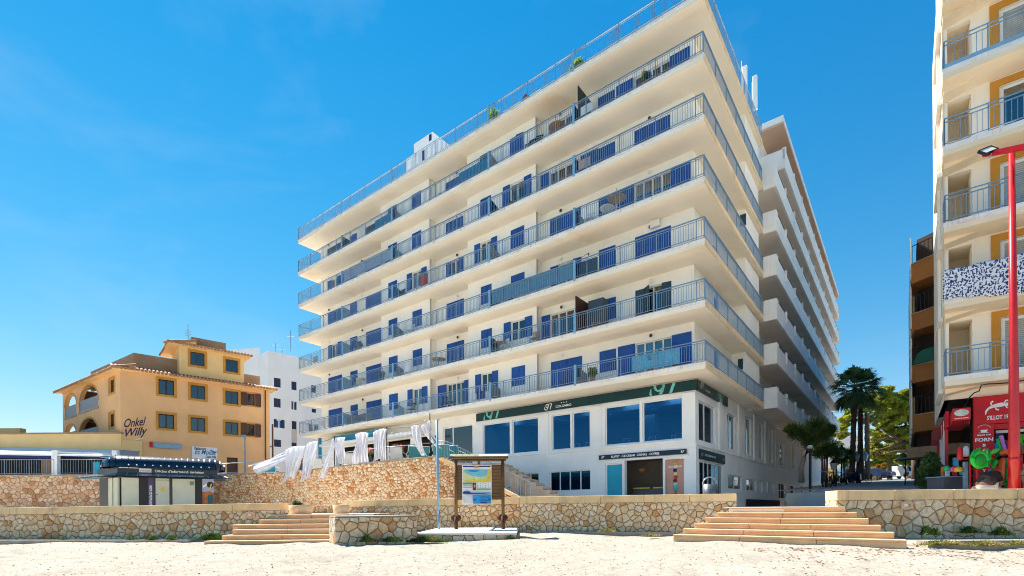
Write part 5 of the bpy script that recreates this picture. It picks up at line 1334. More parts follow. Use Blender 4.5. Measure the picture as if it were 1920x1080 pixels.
for px, w in ((106,0.21),(218,0.18)):
    x = at(px,860,AY-1.35).x; mb = MB(); mb.box(x-w, x+w, AY-1.55, AY-1.25, 2.25, at(px,845,AY-1.3).z); ap('column', mb, 'white')
for a, b in ((176,188),(192,206)):
    xa, xb = at(a,870,AY-1.0).x, at(b,870,AY-1.0).x; mb = MB(); mb.box(xa, xb, AY-1.1, AY-1.0, 2.28, at(a,866,AY-1).z); ap('side_panel', mb, 'cyan_panel' if a < 190 else 'teal_sign')
mb = MB(); xa = at(82,870,AY).x; mb.box(xa-0.5, xa+0.5, AY+0.395, AY+0.405, 2.3, 4.0); ap('inner_door', mb, 'parapet_brown')
railing('annex_railing', 'grey bar railing before the dark restaurant at the left edge', [(-46,33.0,2.34),(at(101,870,33.2).x,33.2,2.36)], 1.0, 0.16)
railing('annex_railing', 'grey bar railing between the white column and the kiosk roof', [(at(112,870,33.2).x,33.2,2.36),(at(212,870,33.6).x,33.6,2.38)], 1.0, 0.16)

# ------------------------------------------------------------------ white building behind
PWc = at(503, 800, 70.0); wf_th = math.atan2(1.0, 0.957)
WF = Frame(PWc.x, PWc.y, wf_th)
white = thing('white_building', 'plain white block with small navy shuttered windows behind the orange building', 'building', WF)
wz = WF.F(503.5,657.5)[1]
mb = MB(WF); wws = []
zz = lambda x, y: (440+x/5.4, 640+y/5.4)
for r in ((398,372,466,464),(575,408,627,493),(776,445,822,525),(396,578,466,668),(575,610,627,692),(780,683,824,722),(396,792,506,876),(578,808,627,892),(398,995,470,1068),(576,1012,628,1062),(750,835,846,915)):
    a, b = WF.F(*zz(r[0],(r[1]+r[3])/2))[0], WF.F(*zz(r[2],(r[1]+r[3])/2))[0]
    wws.append((a, b, WF.F(*zz((r[0]+r[2])/2, r[3]))[1], WF.F(*zz((r[0]+r[2])/2, r[1]))[1]))
mb.wall(0, 26, -1, wz, 0, 0.3, wws); mb.box(0, 0.3, 0.301, 12, -1, wz); mb.box(0.301,26,0.8,12,wz-0.5,wz-0.3)
mb.done('wall', M['white_wall'], white)
for i, (a, b, c, d) in enumerate(wws):
    mb = MB(WF); h = (a+b)/2
    if i in (4, 6, 10):
        mb.box(a, b, 0.2, 0.24, c, d); w = mb.done('window', M['pane_bright'], white)
        for (u, v) in ((a-0.02, a+(b-a)*0.27), (b-(b-a)*0.27, b+0.02)): mb = MB(WF); mb.box(u, v, 0.02, 0.07, c, d); mb.done('shutter', M['navy_shutter'], w)
        mb = MB(WF); mb.box(h-0.08,h+0.08,0.12,0.18,c,d); mb.box(a+(b-a)*.3,b-(b-a)*.3,0.12,0.18,d-0.15,d); mb.done('frame', M['white'], w)
    else:
        mb.box(a, h-0.02, 0.06, 0.11, c, d); mb.box(h+0.02, b, 0.06, 0.11, c, d); mb.box(a, b, 0.2, 0.25, c, d); mb.done('window', M['navy_shutter'], white)
c_, d_ = WF.F(*zz(578,960))[1], 0
a, b = wws[7][0], wws[7][1]; mb = MB(WF); mb.box(a-0.05, b+0.05, -0.02, -0.003, wws[7][2]-1.9, wws[7][2]-0.05); mb.done('rust_stain', paint('rusty_wall_run', (0.66,0.58,0.50,1), 0.9, 0.1, 1, (0.42,0.24,0.08,1), 0.6, 0.9), white)
lo = at(458.5, 697, 82).z
mb = MB(WF); mb.prism([(-0.02,9.0),(-0.02,14),(-6,30),(-6,9.01)], -1, lo-0.5); mb.prism([(0.0,3),(0.0,14),(-3.4,14),(-3.4,8)], -1, at(478,675,78).z)
mb.done('rear_wing', M['white_wall'], white)
for i, (px, py, L) in enumerate(((517,655,1.2),(545,652,3.2),(529,660,0.8),(465,700,5),(476,690,4))):
    t = thing('antenna', ('short antenna near the corner of the white roof','tall thin antenna on the white roof near the cream block','tiny antenna in the middle of the white roof','tall antenna on the lower white roof by the orange tower','second antenna on the lower white roof nearer the white block')[i], 'antenna', WF, at(px,py,74), group='antennas on the white roofs')
    p = at(px, py, 74 if i < 3 else 82); mb = MB(); mb.tube([(p.x,p.y,p.z-0.6 if i<3 else p.z-3.5),(p.x,p.y,p.z+L*0.8)], 0.05, 5); mb.tube([(p.x-0.5,p.y,p.z+L*0.5),(p.x+0.5,p.y,p.z+L*0.5)], 0.03, 5); mb.done('mast', M['rail'], t)

# ------------------------------------------------------------------ information kiosk
KP = at(225, 930, 28.0); KR = at(402, 930, 30.7)
KF, KL = seg_frame((KP.x, KP.y), (KR.x, KR.y))
kiosk = thing('kiosk', 'dark tourist information kiosk with a ribbed barrel roof behind the left wall', 'kiosk', KF)
kz = lambda px, py: KF.F(px, py)[1]
kp = lambda name, mb, mat, bevel=0.0, smooth=False, par=None: mb.done(name, M[mat] if isinstance(mat, str) else mat, par or kiosk, smooth, bevel)
k4 = lambda x: KF.F(190+x/8.348, 915)[0]
KB = -0.35; KE = kz(300, 895)
chL = KF.loc(at(203,930,29.0).x, 29.0)
foot = [(0,0),(KL,0),(KL+0.3,2.2),(-1.2,3.0),chL]
mb = MB(KF); mb.prism([(0.05,0.12),(KL-0.05,0.12),(KL+0.2,2.1),(-1.0,2.8),(chL[0]+0.08,chL[1]+0.1)], KB, KE); kp('body', mb, 'kiosk_black')
for (a, b, m, nm) in ((315,585,'kiosk_pane','window'),(850,1065,'kiosk_pane','door'),(1115,1465,'kiosk_pane','window')):
    mb = MB(KF); mb.box(k4(a), k4(b), 0.03, 0.10, KB+0.1, KE-0.06); o = kp(nm, mb, m)
    if nm == 'door':
        mb = MB(KF); mb.box(k4(930), k4(990), 0.005, 0.028, KE-0.80, KE-0.55); mb.done('notice', solid('yellow_notice', (0.65,0.48,0.05,1)), o)
        mb = MB(KF); mb.box(k4(860), k4(885), -0.02, 0.028, KE-1.0, KE-0.97); mb.done('handle', M['black'], o)
        mb = MB(KF); mb.text('ajuntament   turisme', k4(868), 0.02, KE-0.18, 0.09, sx=0.8); mb.done('lettering', M['frame_brown'], o)
    elif a > 1000:
        mb = MB(KF); mb.box(k4(1385), k4(1450), 0.005, 0.028, KE-0.42, KE-0.2); mb.done('sticker', solid('green_sticker', (0.12,0.25,0.18,1)), o)
mb = MB(KF); mb.box(k4(590), k4(735), 0.05, 0.12, KB, KE-0.02); kp('black_panel', mb, 'black'); mb = MB(KF); mb.box(k4(1480), k4(1575), 0.05, 0.12, KB, KE-0.02); kp('black_panel', mb, 'black')
mb = MB(KF); mb.box(k4(735), k4(815), 0.02, 0.11, KB, KE-0.03); o = kp('purple_banner', mb, solid('purple_banner', (0.07,0.045,0.12,1)))
tm = MB(); tm.text('www.visitmanacor.com', 0, 0, 0, 0.24, bold=0.004); mm_ = MB(KF)
mm_.add([(k4(792)-z, 0.008, KB+0.12+x*0.72) for x, y, z in tm.v], tm.f); mm_.done('lettering', M['letter_white'], o)
for u0, u1 in ((0.06,0.40),(0.5,0.86)):
    a, b = (chL[0]*(1-u0), chL[1]*(1-u0)), (chL[0]*(1-u1), chL[1]*(1-u1)); ff, L_ = seg_frame((KF.m @ Vector((b[0] if False else chL[0]*(1-u0), chL[1]*(1-u0), 0)))[:2], (KF.m @ Vector((chL[0]*(1-u1), chL[1]*(1-u1), 0)))[:2])
    mb = MB(ff); mb.box(0, L_, -0.03, 0.06, KB+0.1, KE-0.06); kp('side_pane', mb, 'kiosk_pane')
# photo panel with the i
pa, pb_ = k4(1582), k4(1762)
mb = MB(KF); mb.box(pa, pb_, 0.02, 0.10, KB, KE-0.02); o = kp('photo_panel', mb, solid('photo_sky', (0.35,0.38,0.5,1)))
w = pb_-pa; H = KE-0.02-KB
for i, (poly, m) in enumerate((([(0,0),(1,0),(1,0.62),(0.6,0.66),(0,0.64)], solid('photo_cliff', (0.45,0.15,0.04,1), 0.6, 0, 0.5)), ([(0.45,0.3),(0.95,0.36),(0.95,0.58),(0.45,0.55)], solid('photo_sea', (0.01,0.10,0.12,1))), ([(0.1,0.02),(0.9,0.0),(0.8,0.26),(0.5,0.33),(0.2,0.28)], solid('photo_rocks', (0.42,0.25,0.2,1), 0.7, 0, 0.6)), ([(0,0.8),(0.4,0.88),(0.45,0.83),(0.1,0.76)], M['white']))):
    mb = MB(KF); mb.quad(*[(pa+u*w, 0.016-i*0.003, KB+v*H) for u, v in poly]); mb.done('print', m, o)
mb = MB(KF); mb.tube([(pa+w*0.68,0.018,KB+H*0.84),(pa+w*0.68,0.0,KB+H*0.84)], w*0.30, 16); mb.done('black_disc', M['black'], o)
mb = MB(KF); mb.text('i', pa+w*0.66, -0.012, KB+H*0.74, 0.42, 0.25, bold=0.012, align='CENTER'); mb.done('lettering', solid('yellow_letter', (0.8,0.55,0.03,1)), o)
# flat glass skirt, fascia band, barrel roof
mb = MB(KF); zo, zi = KE-0.02, KE+0.22
ring_o = [(-0.35,-0.75),(KL+0.9,-0.75),(KL+1.1,2.9),(-2.2,3.6),(chL[0]-0.75,chL[1]-0.3)]; ring_i = [(0.05,0.02),(KL-0.02,0.02),(KL+0.1,2.1),(-1.0,2.8),(chL[0]+0.1,chL[1]+0.05)]
for i in range(5):
    j = (i+1) % 5
    for dz in (0, 0.03):
        mb.quad((*ring_o[i],zo+dz),(*ring_o[j],zo+dz),(*ring_i[j],zi+dz),(*ring_i[i],zi+dz))
kp('glass_skirt', mb, paint('skirt_glass', (0.16,0.20,0.24,1), 0.12, 0.4, 2, (0.4,0.45,0.5,1), 0.5, spec=1.0))
mb = MB(KF)
for i in range(12):
    x = -0.2+i*(KL+0.8)/11; mb.tube([(x,-0.74,zo+0.05),(x*0.93+0.1,0.0,zi+0.05)], 0.018, 5)
kp('skirt_ribs', mb, 'rail')
zf0, zf1 = zi, zi+0.30
mb = MB(KF); mb.prism([(-0.1,-0.1),(KL+0.15,-0.1),(KL+0.3,2.2),(-1.1,2.9),(chL[0]-0.15,chL[1])], zf0-0.15, zf1); fb = kp('fascia', mb, 'kiosk_black')
mb = MB(KF); mb.box(k4(595), k4(785), -0.13, -0.102, zf0+0.03, zf0+0.25); mb.done('white_label', M['white'], fb)
mb = MB(KF); mb.text('punt d\'informació', k4(610), -0.14, zf0+0.09, 0.11); mb.done('lettering', M['red'], fb)
mb = MB(KF); mb.text("Oficina d'informació turística", k4(835), -0.112, zf0+0.06, 0.20, bold=0.004); mb.text('Ajuntament', k4(1400), -0.112, zf0+0.08, 0.14, bold=0.002); mb.done('lettering', M['letter_white'], fb)
mb = MB(KF); mb.box(k4(275), k4(425), -0.16, -0.11, zf1-0.06, zf1-0.02); mb.box(k4(440), k4(590), -0.16, -0.11, zf1-0.06, zf1-0.02); mb.done('white_strip', M['white'], fb)
def barrel(x0, x1, yc, hw, zb, h, k=1.0):
    vs = []; nu, nv = 36, 14
    for i in range(nu+1):
        u = i/nu; x = x0+(x1-x0)*u; e = min(u, 1-u)/0.14
        s_ = math.sqrt(max(0, 1-(1-min(1,e))**2))*k
        for j in range(nv+1):
            a = math.pi*j/nv
            vs.append((x, yc-hw*math.copysign(abs(math.cos(a))**0.75, math.cos(a))*s_ - 0.0, zb+h*abs(math.sin(a))**0.8*s_))
    return vs, [(i*(nv+1)+j, (i+1)*(nv+1)+j, (i+1)*(nv+1)+j+1, i*(nv+1)+j+1) for i in range(nu) for j in range(nv)]
zt_k = kz(300, 851)
mb = MB(KF); vs, fs = barrel(-0.9, KL+0.75, 1.25, 1.55, zf1, zt_k-zf1-0.10); mb.add(vs, fs); rf = kp('barrel_roof', mb, 'kiosk_roof', smooth=True)
mb = MB(KF)
for i in range(22):
    u = (i+0.5)/22; x = -0.9+(KL+1.65)*u; e = min(u,1-u)/0.14; s_ = math.sqrt(max(0,1-(1-min(1,e))**2))
    pts = [(x, 1.25-1.57*math.copysign(abs(math.cos(a))**0.75, math.cos(a))*s_, zf1+(zt_k-zf1-0.08)*abs(math.sin(a))**0.8*s_) for a in [math.pi*j/14 for j in range(15)]]
    mb.tube(pts, 0.022, 5)
mb.done('roof_ribs', M['kiosk_roof'], rf)
mb = MB(KF)
for i in range(11): mb.ball((k4(430+i*125), -0.30, zf1+0.13-0.0), 0.045, 7, 5)
for i in range(5): mb.ball((chL[0]*(1-i/5)-0.3, chL[1]*(1-i/5)-0.28, zf1+0.10), 0.045, 7, 5)
mb.done('roof_bulbs', M['letter_white'], rf, True)

# ------------------------------------------------------------------ cream block at the right edge
right = thing('cream_block', 'cream block with ochre door surrounds and short balconies at the right edge of the photo', 'building', RF)
rp_ = lambda name, mb, mat, par=None: mb.done(name, M[mat] if isinstance(mat, str) else mat, par or right)
RS = lambda k: 4.68+2.8*k
rh_ = []
for k in range(6):
    s = RS(k); rh_.append((1.62, 3.4, s+0.02, s+2.12)); rh_.append((0.12, 0.86, s+0.02, s+2.25))
mb = MB(RF); mb.wall(0.05, 9, 4.0, 22, 1.2, 1.45, rh_+[(5,6.2,RS(k)+0.02,RS(k)+2.1) for k in range(6)])
mb.wall(1.2, 9, 4.0, 22, 0.05, 0.20, (), side=True)
mb.box(0.201,8.9,9.0,9.2,4.0,22)
rp_('wall', mb, 'right_wall')
mb = MB(RF)                                                     # loggia behind the corner opening: soffits, inner walls
for k in range(6):
    s = RS(k); mb.quad((0.2,2.6,s),(2.0,2.6,s),(2.0,2.6,s+2.6),(0.2,2.6,s+2.6)); mb.quad((0.2,1.45,s+2.26),(0.2,2.6,s+2.26),(1.1,2.6,s+2.26),(1.1,1.45,s+2.26)); mb.box(0.84,0.88,1.46,2.2,s+0.02,s+2.2)
rp_('loggia', mb, 'right_soffit')
for k in range(6):
    s = RS(k)
    mb = MB(RF); mb.wall(1.38, 3.9, s+0.01, s+2.36, 1.15, 1.195, [(1.62,3.4,s-1,s+2.12)]); w = rp_('door_surround', mb, 'ochre')
    mb = MB(RF); mb.wall(1.64, 3.38, s+0.03, s+2.10, 1.27, 1.34, [(1.75,2.42,s+0.15,s+2.0),(2.54,3.27,s+0.15,s+2.0)]); mb.done('frame', M['white'], w)
    mb = MB(RF)
    if k in (0, 2, 1, 4): mb.box(1.74,2.43,1.29,1.32,s+0.14,s+2.01); mb.box(2.53,3.28,1.29,1.32,s+0.14,s+2.01); mb.done('louvre', louvre('grey_louvre', (0.45,0.43,0.38,1), 0.07) if 'grey_louvre' not in bpy.data.materials else bpy.data.materials['grey_louvre'], w)
    else: mb.quad((1.7,1.3,s+0.1),(3.3,1.3,s+0.1),(3.3,1.3,s+2.05),(1.7,1.3,s+2.05)); mb.done('pane', M['pane_bright'], w)
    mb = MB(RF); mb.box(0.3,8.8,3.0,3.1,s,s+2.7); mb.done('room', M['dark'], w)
    mb = MB(RF); mb.cur = 0
    mb.box(0, 9, 0, 1.198, s-0.17, s); mb.cur = 1; mb.box(0.015, 9, 0.015, 1.197, s-0.36, s-0.172)
    mb.cur = 1; mb.extrude_y([(0.05,s-0.361),(0.05,s-0.55),(1.0,s-0.361)], 0.6, 1.198)
    b_ = rp_('balcony', mb, [M['fascia'], M['right_soffit']])
    mb = MB(RF)
    for (p, q) in (((0.05,0.05),(9,0.05)),((0.05,0.05),(0.05,1.2))):
        L = math.hypot(q[0]-p[0], q[1]-p[1]); n = int(L/0.145); fx = q[0] > p[0]
        for i in range(n+1):
            x, y = p[0]+(q[0]-p[0])*i/n, p[1]+(q[1]-p[1])*i/n; w2 = 0.02 if i % 8 == 0 else 0.009
            mb.box(x-w2, x+w2, y-w2, y+w2, s+(0.0 if i%8==0 else 0.09), s+(1.0 if i%8==0 else 0.86))
        if fx:
            for z in (0.09,0.86,1.0): mb.box(p[0], q[0], 0.03, 0.07, s+z-0.016, s+z+0.016)
        else:
            for z in (0.09,0.86,1.0): mb.box(0.03, 0.07, 0.075, 1.2, s+z-0.016, s+z+0.016)
    mb.done('railing', M['rail'], b_)
    if k == 4:
        mb = MB(RF); mb.box(0.06, 9, 0.02, 0.028, s+0.02, s+0.16); mb.done('blue_kickboard', M['rail_blue'], b_)
mb = MB(RF); mb.box(0.3,9,1.5,9,20,22); rp_('roof', mb, 'right_wall')
mb = MB(RF)                                                     # street side drainpipe, oblique strip
for k in range(6): mb.extrude_x([(1.5,RS(k)-0.2),(4.6,RS(k)-0.2),(4.6,RS(k)-0.35),(1.5,RS(k)-0.35)], -0.10, 0.045)
mb.box(-0.06,0.04,2.6,2.75,4.5,21)
rp_('side_ledge', mb, 'right_wall')
# floral cloth tied over one railing
fm, nt, b = new_mat('navy_floral_cloth', (0.8,0.8,0.82,1), 0.8)
t_ = nt.nodes.new('ShaderNodeTexCoord').outputs['Object']; sp = nt.nodes.new('ShaderNodeSeparateXYZ'); nt.links.new(t_, sp.inputs[0])
cb = nt.nodes.new('ShaderNodeCombineXYZ'); nt.links.new(sp.outputs[0], cb.inputs[0]); nt.links.new(sp.outputs[2], cb.inputs[1])
leafmask = None
for (ang, sc, off) in ((0.7, (7.5,3.2,1), 0.0), (-0.9, (7.0,3.0,1), 3.3), (0.1,(4.2,8.5,1), 7.7)):
    mpn = nt.nodes.new('ShaderNodeMapping'); mpn.vector_type = 'POINT'; mpn.inputs['Rotation'].default_value = (0,0,ang); mpn.inputs['Scale'].default_value = sc; mpn.inputs['Location'].default_value = (off,off*0.7,0)
    nd = nt.nodes.new('ShaderNodeTexNoise'); nd.inputs['Scale'].default_value = 3.0; nt.links.new(cb.outputs[0], nd.inputs['Vector'])
    va = nt.nodes.new('ShaderNodeVectorMath'); va.operation = 'MULTIPLY_ADD'; nt.links.new(nd.outputs['Color'], va.inputs[0]); va.inputs[1].default_value = (0.22,0.22,0); nt.links.new(cb.outputs[0], va.inputs[2])
    nt.links.new(va.outputs[0], mpn.inputs[0])
    vo = nt.nodes.new('ShaderNodeTexVoronoi'); vo.voronoi_dimensions = '2D'; vo.inputs['Scale'].default_value = 1.6; nt.links.new(mpn.outputs[0], vo.inputs['Vector'])
    rr_ = ramp(nt, vo.outputs['Distance'], [(0.20,(1,1,1,1)),(0.25,(0,0,0,1))])
    leafmask = rr_ if leafmask is None else mix_rgb(nt, 1.0, leafmask, rr_, 'LIGHTEN')
nt.links.new(mix_rgb(nt, leafmask, (0.74,0.76,0.80,1), (0.018,0.035,0.13,1)), b.inputs['Base Color'])
s1 = RS(1)
tlx, tlz = RF.F(1774,507,-0.02); trx, trz = RF.F(1925,478,-0.02); blx, blz = RF.F(1770,556,-0.02)
fc = thing('floral_cloth', 'white cloth with navy leaf pattern tied over a balcony railing of the right block', 'cloth', RF)
mb = MB(RF); nu, nv = 40, 14; vs = []
for j in range(nv+1):
    v = j/nv
    for i in range(nu+1):
        u = i/nu; x = -0.03+2.75*u; zt = s1+1.04+0.02*math.sin(u*20); zb = s1-0.02-0.42*max(0, u*1.25-0.15)*(1 if u < 0.72 else max(0.1, 1-(u-0.72)*3.5)) - 0.02*math.sin(u*30)
        vs.append((x, -0.045-0.05*v*math.sin(u*9)*0.6-0.03*v, zt*(1-v)+zb*v))
mb.add(vs, [(j*(nu+1)+i, (j+1)*(nu+1)+i, (j+1)*(nu+1)+i+1, j*(nu+1)+i+1) for j in range(nv) for i in range(nu)]); o = mb.done('cloth', fm, fc, True)
o.modifiers.new('t','SOLIDIFY').thickness = 0.006
# shop level of the right block
sx = lambda px, y=1.2: RF.F(px, 800, y)[0]
shop = thing('red_shop', 'red fronted beach shop and bakery under the right block with dark open displays', 'shop', RF)
sp2 = lambda name, mb, mat: mb.done(name, M[mat] if isinstance(mat, str) else mat, shop)
G0 = 0.3
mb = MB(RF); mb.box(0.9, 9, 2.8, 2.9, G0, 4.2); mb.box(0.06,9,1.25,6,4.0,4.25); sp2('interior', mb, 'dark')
mb = MB(RF)
for (y) in (2.0,3.2,4.4,5.6,6.8,8.0): mb.box(0.10,0.20,y,y+0.25,G0,3.6)
mb.box(0.10,0.2,1.4,9,3.0,3.6); mb.box(0.86,0.97,1.12,1.25,G0,4.0); mb.box(2.55,2.7,1.12,1.25,G0,3.0); mb.box(0.97,9,1.1,1.3,2.75,2.93)
sp2('red_posts', mb, 'red')
mb = MB(RF)
for y in (2.6,4.0,5.2): mb.box(0.08,0.18,y,y+0.12,G0,3.4)
mb.box(1.98,2.06,1.5,1.6,G0,2.9); mb.box(1.5,8,1.35,1.45,2.62,2.72)
sp2('white_posts', mb, 'white')
mb = MB(RF); mb.box(0.12,0.18,2.0,9,G0,0.9); sp2('dark_base', mb, 'black')
rr = random.Random(5)
mb = MB(RF)
for k in range(4): mb.box(1.6,8,2.4,2.75,0.9+k*0.5,0.93+k*0.5)
shv = sp2('shelves', mb, solid('shelf_grey', (0.2,0.22,0.24,1)))
for i in range(34):
    c = rr.choice([(0.02,0.25,0.3),(0.5,0.05,0.08),(0.7,0.7,0.68),(0.05,0.1,0.35),(0.6,0.35,0.05),(0.03,0.28,0.1),(0.5,0.2,0.4)]); x = rr.uniform(1.65,4.8); k = rr.randint(0,3); h = rr.uniform(0.18,0.4); w = rr.uniform(0.06,0.16)
    mb = MB(RF); mb.extrude_y([(x-w,0.93+k*0.5),(x+w,0.93+k*0.5),(x+w*0.8,0.93+k*0.5+h),(x-w*0.8,0.93+k*0.5+h)], 2.38, 2.5); mb.done('goods', solid('goods_%d%d%d' % tuple(int(v*100) for v in c), (*c,1), 0.4), shv)
s = thing('shop_sign', 'wide red fascia sign with a white lizard and the words SILLOT 1968', 'sign', RF)
mb = MB(RF); mb.box(0.88, 6, 1.05, 1.118, 2.95, 3.98); mb.done('board', M['red'], s)
mb = MB(RF); mb.text("S'ILLOT 1968", 1.23, 1.04, 3.10, 0.20, bold=0.006, sx=0.62); mb.text('THE', 2.42, 1.04, 3.65, 0.15, bold=0.004); mb.text('O SHOP', 2.22, 1.04, 3.38, 0.26, bold=0.01); mb.text('OPEN ALL DAY', 2.3, 1.04, 3.2, 0.11, bold=0.003); mb.done('lettering', M['letter_white'], s)
mb = MB(RF)
def blob(pts, rs):
    for i in range(len(pts)-1):
        (a, b), (c, d) = pts[i], pts[i+1]; L = math.hypot(c-a,d-b); nx1, nz1 = -(d-b)/L, (c-a)/L
        mb.quad((a+nx1*rs[i],1.04,b+nz1*rs[i]),(a-nx1*rs[i],1.04,b-nz1*rs[i]),(c-nx1*rs[i+1],1.04,d-nz1*rs[i+1]),(c+nx1*rs[i+1],1.04,d+nz1*rs[i+1]))
blob([(1.19,3.30),(1.21,3.42),(1.28,3.52),(1.38,3.57),(1.50,3.60),(1.62,3.61),(1.72,3.62),(1.80,3.60),(1.87,3.60)], [0.012,0.03,0.035,0.05,0.07,0.075,0.05,0.06,0.015])
blob([(1.36,3.62),(1.33,3.72),(1.40,3.76)], [0.02,0.02,0.03]); blob([(1.68,3.65),(1.74,3.76),(1.82,3.73)], [0.02,0.02,0.03]); blob([(1.45,3.56),(1.48,3.45),(1.55,3.44)], [0.02,0.02,0.03]); blob([(1.72,3.58),(1.76,3.48),(1.84,3.50)], [0.02,0.02,0.03])
mb.done('lizard_emblem', M['letter_white'], s)
s = thing('shop_sign', 'tall narrow red board reading FORN BAKERY with a coffee cup emblem', 'sign', RF)
xa, xb = sx(1826,1.0), sx(1864,1.0)
mb = MB(RF); mb.box(xa, xb, 0.98, 1.04, 0.9, 2.93); mb.done('board', M['red'], s)
xm = (xa+xb)/2
mb = MB(RF); mb.text('FORN', xm, 0.97, 2.32, 0.17, bold=0.006, align='CENTER', sx=1.1)
for i, ch in enumerate('BAKERY'): mb.text(ch, xm, 0.97, 2.13-i*0.185, 0.135, bold=0.006, align='CENTER', sx=1.2)
mb.text('SILLOT 1968', xm, 0.97, 2.53, 0.07, align='CENTER', bold=0.002); mb.done('lettering', M['letter_white'], s)
mb = MB(RF); mb.extrude_y([(xm-0.10,2.74),(xm+0.10,2.74),(xm+0.07,2.65),(xm-0.07,2.65)], 0.96, 0.978); mb.extrude_y([(xm-0.14,2.645),(xm+0.14,2.645),(xm+0.12,2.63),(xm-0.12,2.63)], 0.96, 0.978); mb.torus((xm,0.97,2.72), 0.2, 0.008, Matrix.Rotation(rad(90),3,'X'), 16, 4, 0.5, 2.64); mb.done('cup_emblem', M['letter_white'], s)
s = thing('hanging_sign', 'red projecting light box with a white oval hanging at the shop corner', 'sign', RF)
xa, xb = RF.F(1786,775,-0.1)[0], RF.F(1820,775,-0.1)[0]; za, zb_ = RF.F(1803,788,-0.1)[1], RF.F(1803,765,-0.1)[1]
mb = MB(RF); mb.box(xa, xb, -0.1, 3.2, za, zb_); mb.done('box', M['red'], s, bevel=0.01)
mb = MB(RF); c_ = Vector(((xa+xb)/2, -0.108, (za+zb_)/2+0.05)); n = 24
mb.add([tuple(c_)]+[(c_.x+0.20*math.cos(6.283*i/n), c_.y, c_.z+0.12*math.sin(6.283*i/n)) for i in range(n)], [(0, i+1, (i+1) % n+1) for i in range(n)]); mb.done('oval_picture', solid('oval_grey', (0.62,0.66,0.55,1), 0.5, 0, 0.4), s)
mb = MB(RF); mb.text('BAKERY & COFFEE', (xa+xb)/2, -0.108, za+0.06, 0.045, align='CENTER', bold=0.002); mb.done('lettering', M['letter_white'], s)
for i in range(2):
    t = thing('hanging_sign', ('small white edged projecting sign behind the red light box','smallest projecting sign furthest up the side street')[i], 'sign', RF, group='projecting signs on the side wall')
    y = 3.6+i*1.6; mb = MB(RF); mb.box(-0.22,0.05,y,y+0.06,2.75-i*0.1,3.25); mb.done('box', solid('dull_red_sign',(0.22,0.02,0.02,1)), t)
# black cable sagging across the facade
t = thing('cable', 'black cable looping across the cream wall above the red sign', 'cable', RF)
mb = MB(RF); pts = []
for px, py in ((1806,765),(1818,745),(1826,737),(1836,733),(1840,722),(1852,720),(1875,719),(1900,717),(1925,712)):
    x, z = RF.F(px, py, -0.02); pts.append((x, -0.02, z))
mb.tube(pts, 0.022, 6); mb.done('cable_run', M['black'], t)

# ------------------------------------------------------------------ brown balcony building behind it
bt = thing('brown_balcony_building', 'dark building with stacked orange brown balconies between the trees and the cream block', 'building', None, (22,28,0))
b0, b1 = Vector((21.9,27.7)), Vector((22.75,25.0)); Rv = Vector((0.612,0.79))
def bpoly(off=0.0, depth=1.3): 
    return [(b0.x+off*0.6, b0.y+off*0.4), (b1.x+off*0.6, b1.y+off*0.4), (b1.x+6, b1.y+2), (b0.x+8, b0.y+10)]
mb = MB(); mb.prism([(23.0,28.7),(23.9,25.9),(32,30),(40,49),(35.2,44.2)], 0.5, 15.0); bt_b = mb.done('wall', M['brown_dark'], bt)
zz2 = [4.03, 6.85, 9.68, 12.5]                                   # slab tops from the railings
for i, z in enumerate([at(1713, y, 27.7).z for y in (778,686,588.7,494.6)]):
    mb = MB(); mb.prism(bpoly(), z-0.95 if i < 3 else z-1.1, z-0.06); o = mb.done('balcony', M['brown_balcony'], bt)
    mb = MB(); mb.prism(bpoly(-0.05), z-0.055, z); mb.done('coping', M['parapet_brown'], o)
    a, b = Vector((b0.x+0.05,b0.y,z)), Vector((b1.x+0.05,b1.y,z)); mb = MB()
    for k in range(15): p = a.lerp(b, k/14); mb.tube([p, p+Vector((0,0,0.95))], 0.014, 4)
    mb.tube([a+Vector((0,0,0.95)), b+Vector((0,0,0.95))], 0.025, 5); mb.done('railing', M['black'], o)
    c, d = Vector((b0.x,b0.y,0)), Vector((b0.x+3.2,b0.y+4.1,0))
    mb = MB(); f3, L3 = seg_frame(d[:2], c[:2])
    f3 = Frame(c.x, c.y, math.atan2(0.79,0.612)); mb = MB(f3); mb.box(0.1, 16, -0.12, 0.0, z-1.0, z+ (1.0 if i<3 else 0.0)); mb.done('side_screen', M['brown_dark'] if i%2 else M['parapet_brown'], o)
    mb = MB(f3)
    for k in range(6): mb.box(0.4+k*2.4, 0.4+k*2.4+0.8, 0.0, 0.06, z-0.7, z+1.6)
    mb.done('street_shutters', M['white'], o)
mb = MB(); mb.prism([(22.3,28.1),(22.9,25.6),(30,28),(40,49),(35.3,44.3)], 0.3, at(1713,840,27.7).z-0.9); mb.done('base', M['brown_dark'], bt)
mb = MB(); z = at(1715,858,27.7).z; mb.prism([(21.8,28.0),(22.6,25.6),(28,27.5),(30,34)], z, z+0.55); mb.done('shop_canopy', M['parapet_brown'], bt)
t = thing('green_cloth', 'green cloth over a balcony of the dark brown building', 'cloth', None, (22,27,0)); z = at(1713,686,27.7).z
mb = MB(); f3, L3 = seg_frame((b0.x-0.06,b0.y-0.02), (b1.x-0.06,b1.y-0.02)); m3 = MB(f3); m3.extrude_y([(0.1,z+0.02),(L3,z+0.02),(L3,z+0.78),(0.6,z+0.70),(0.3,z+0.55)], -0.02, 0.0); m3.done('cloth_panel', solid('dark_green_cloth', (0.01,0.11,0.07,1), 0.7), t)

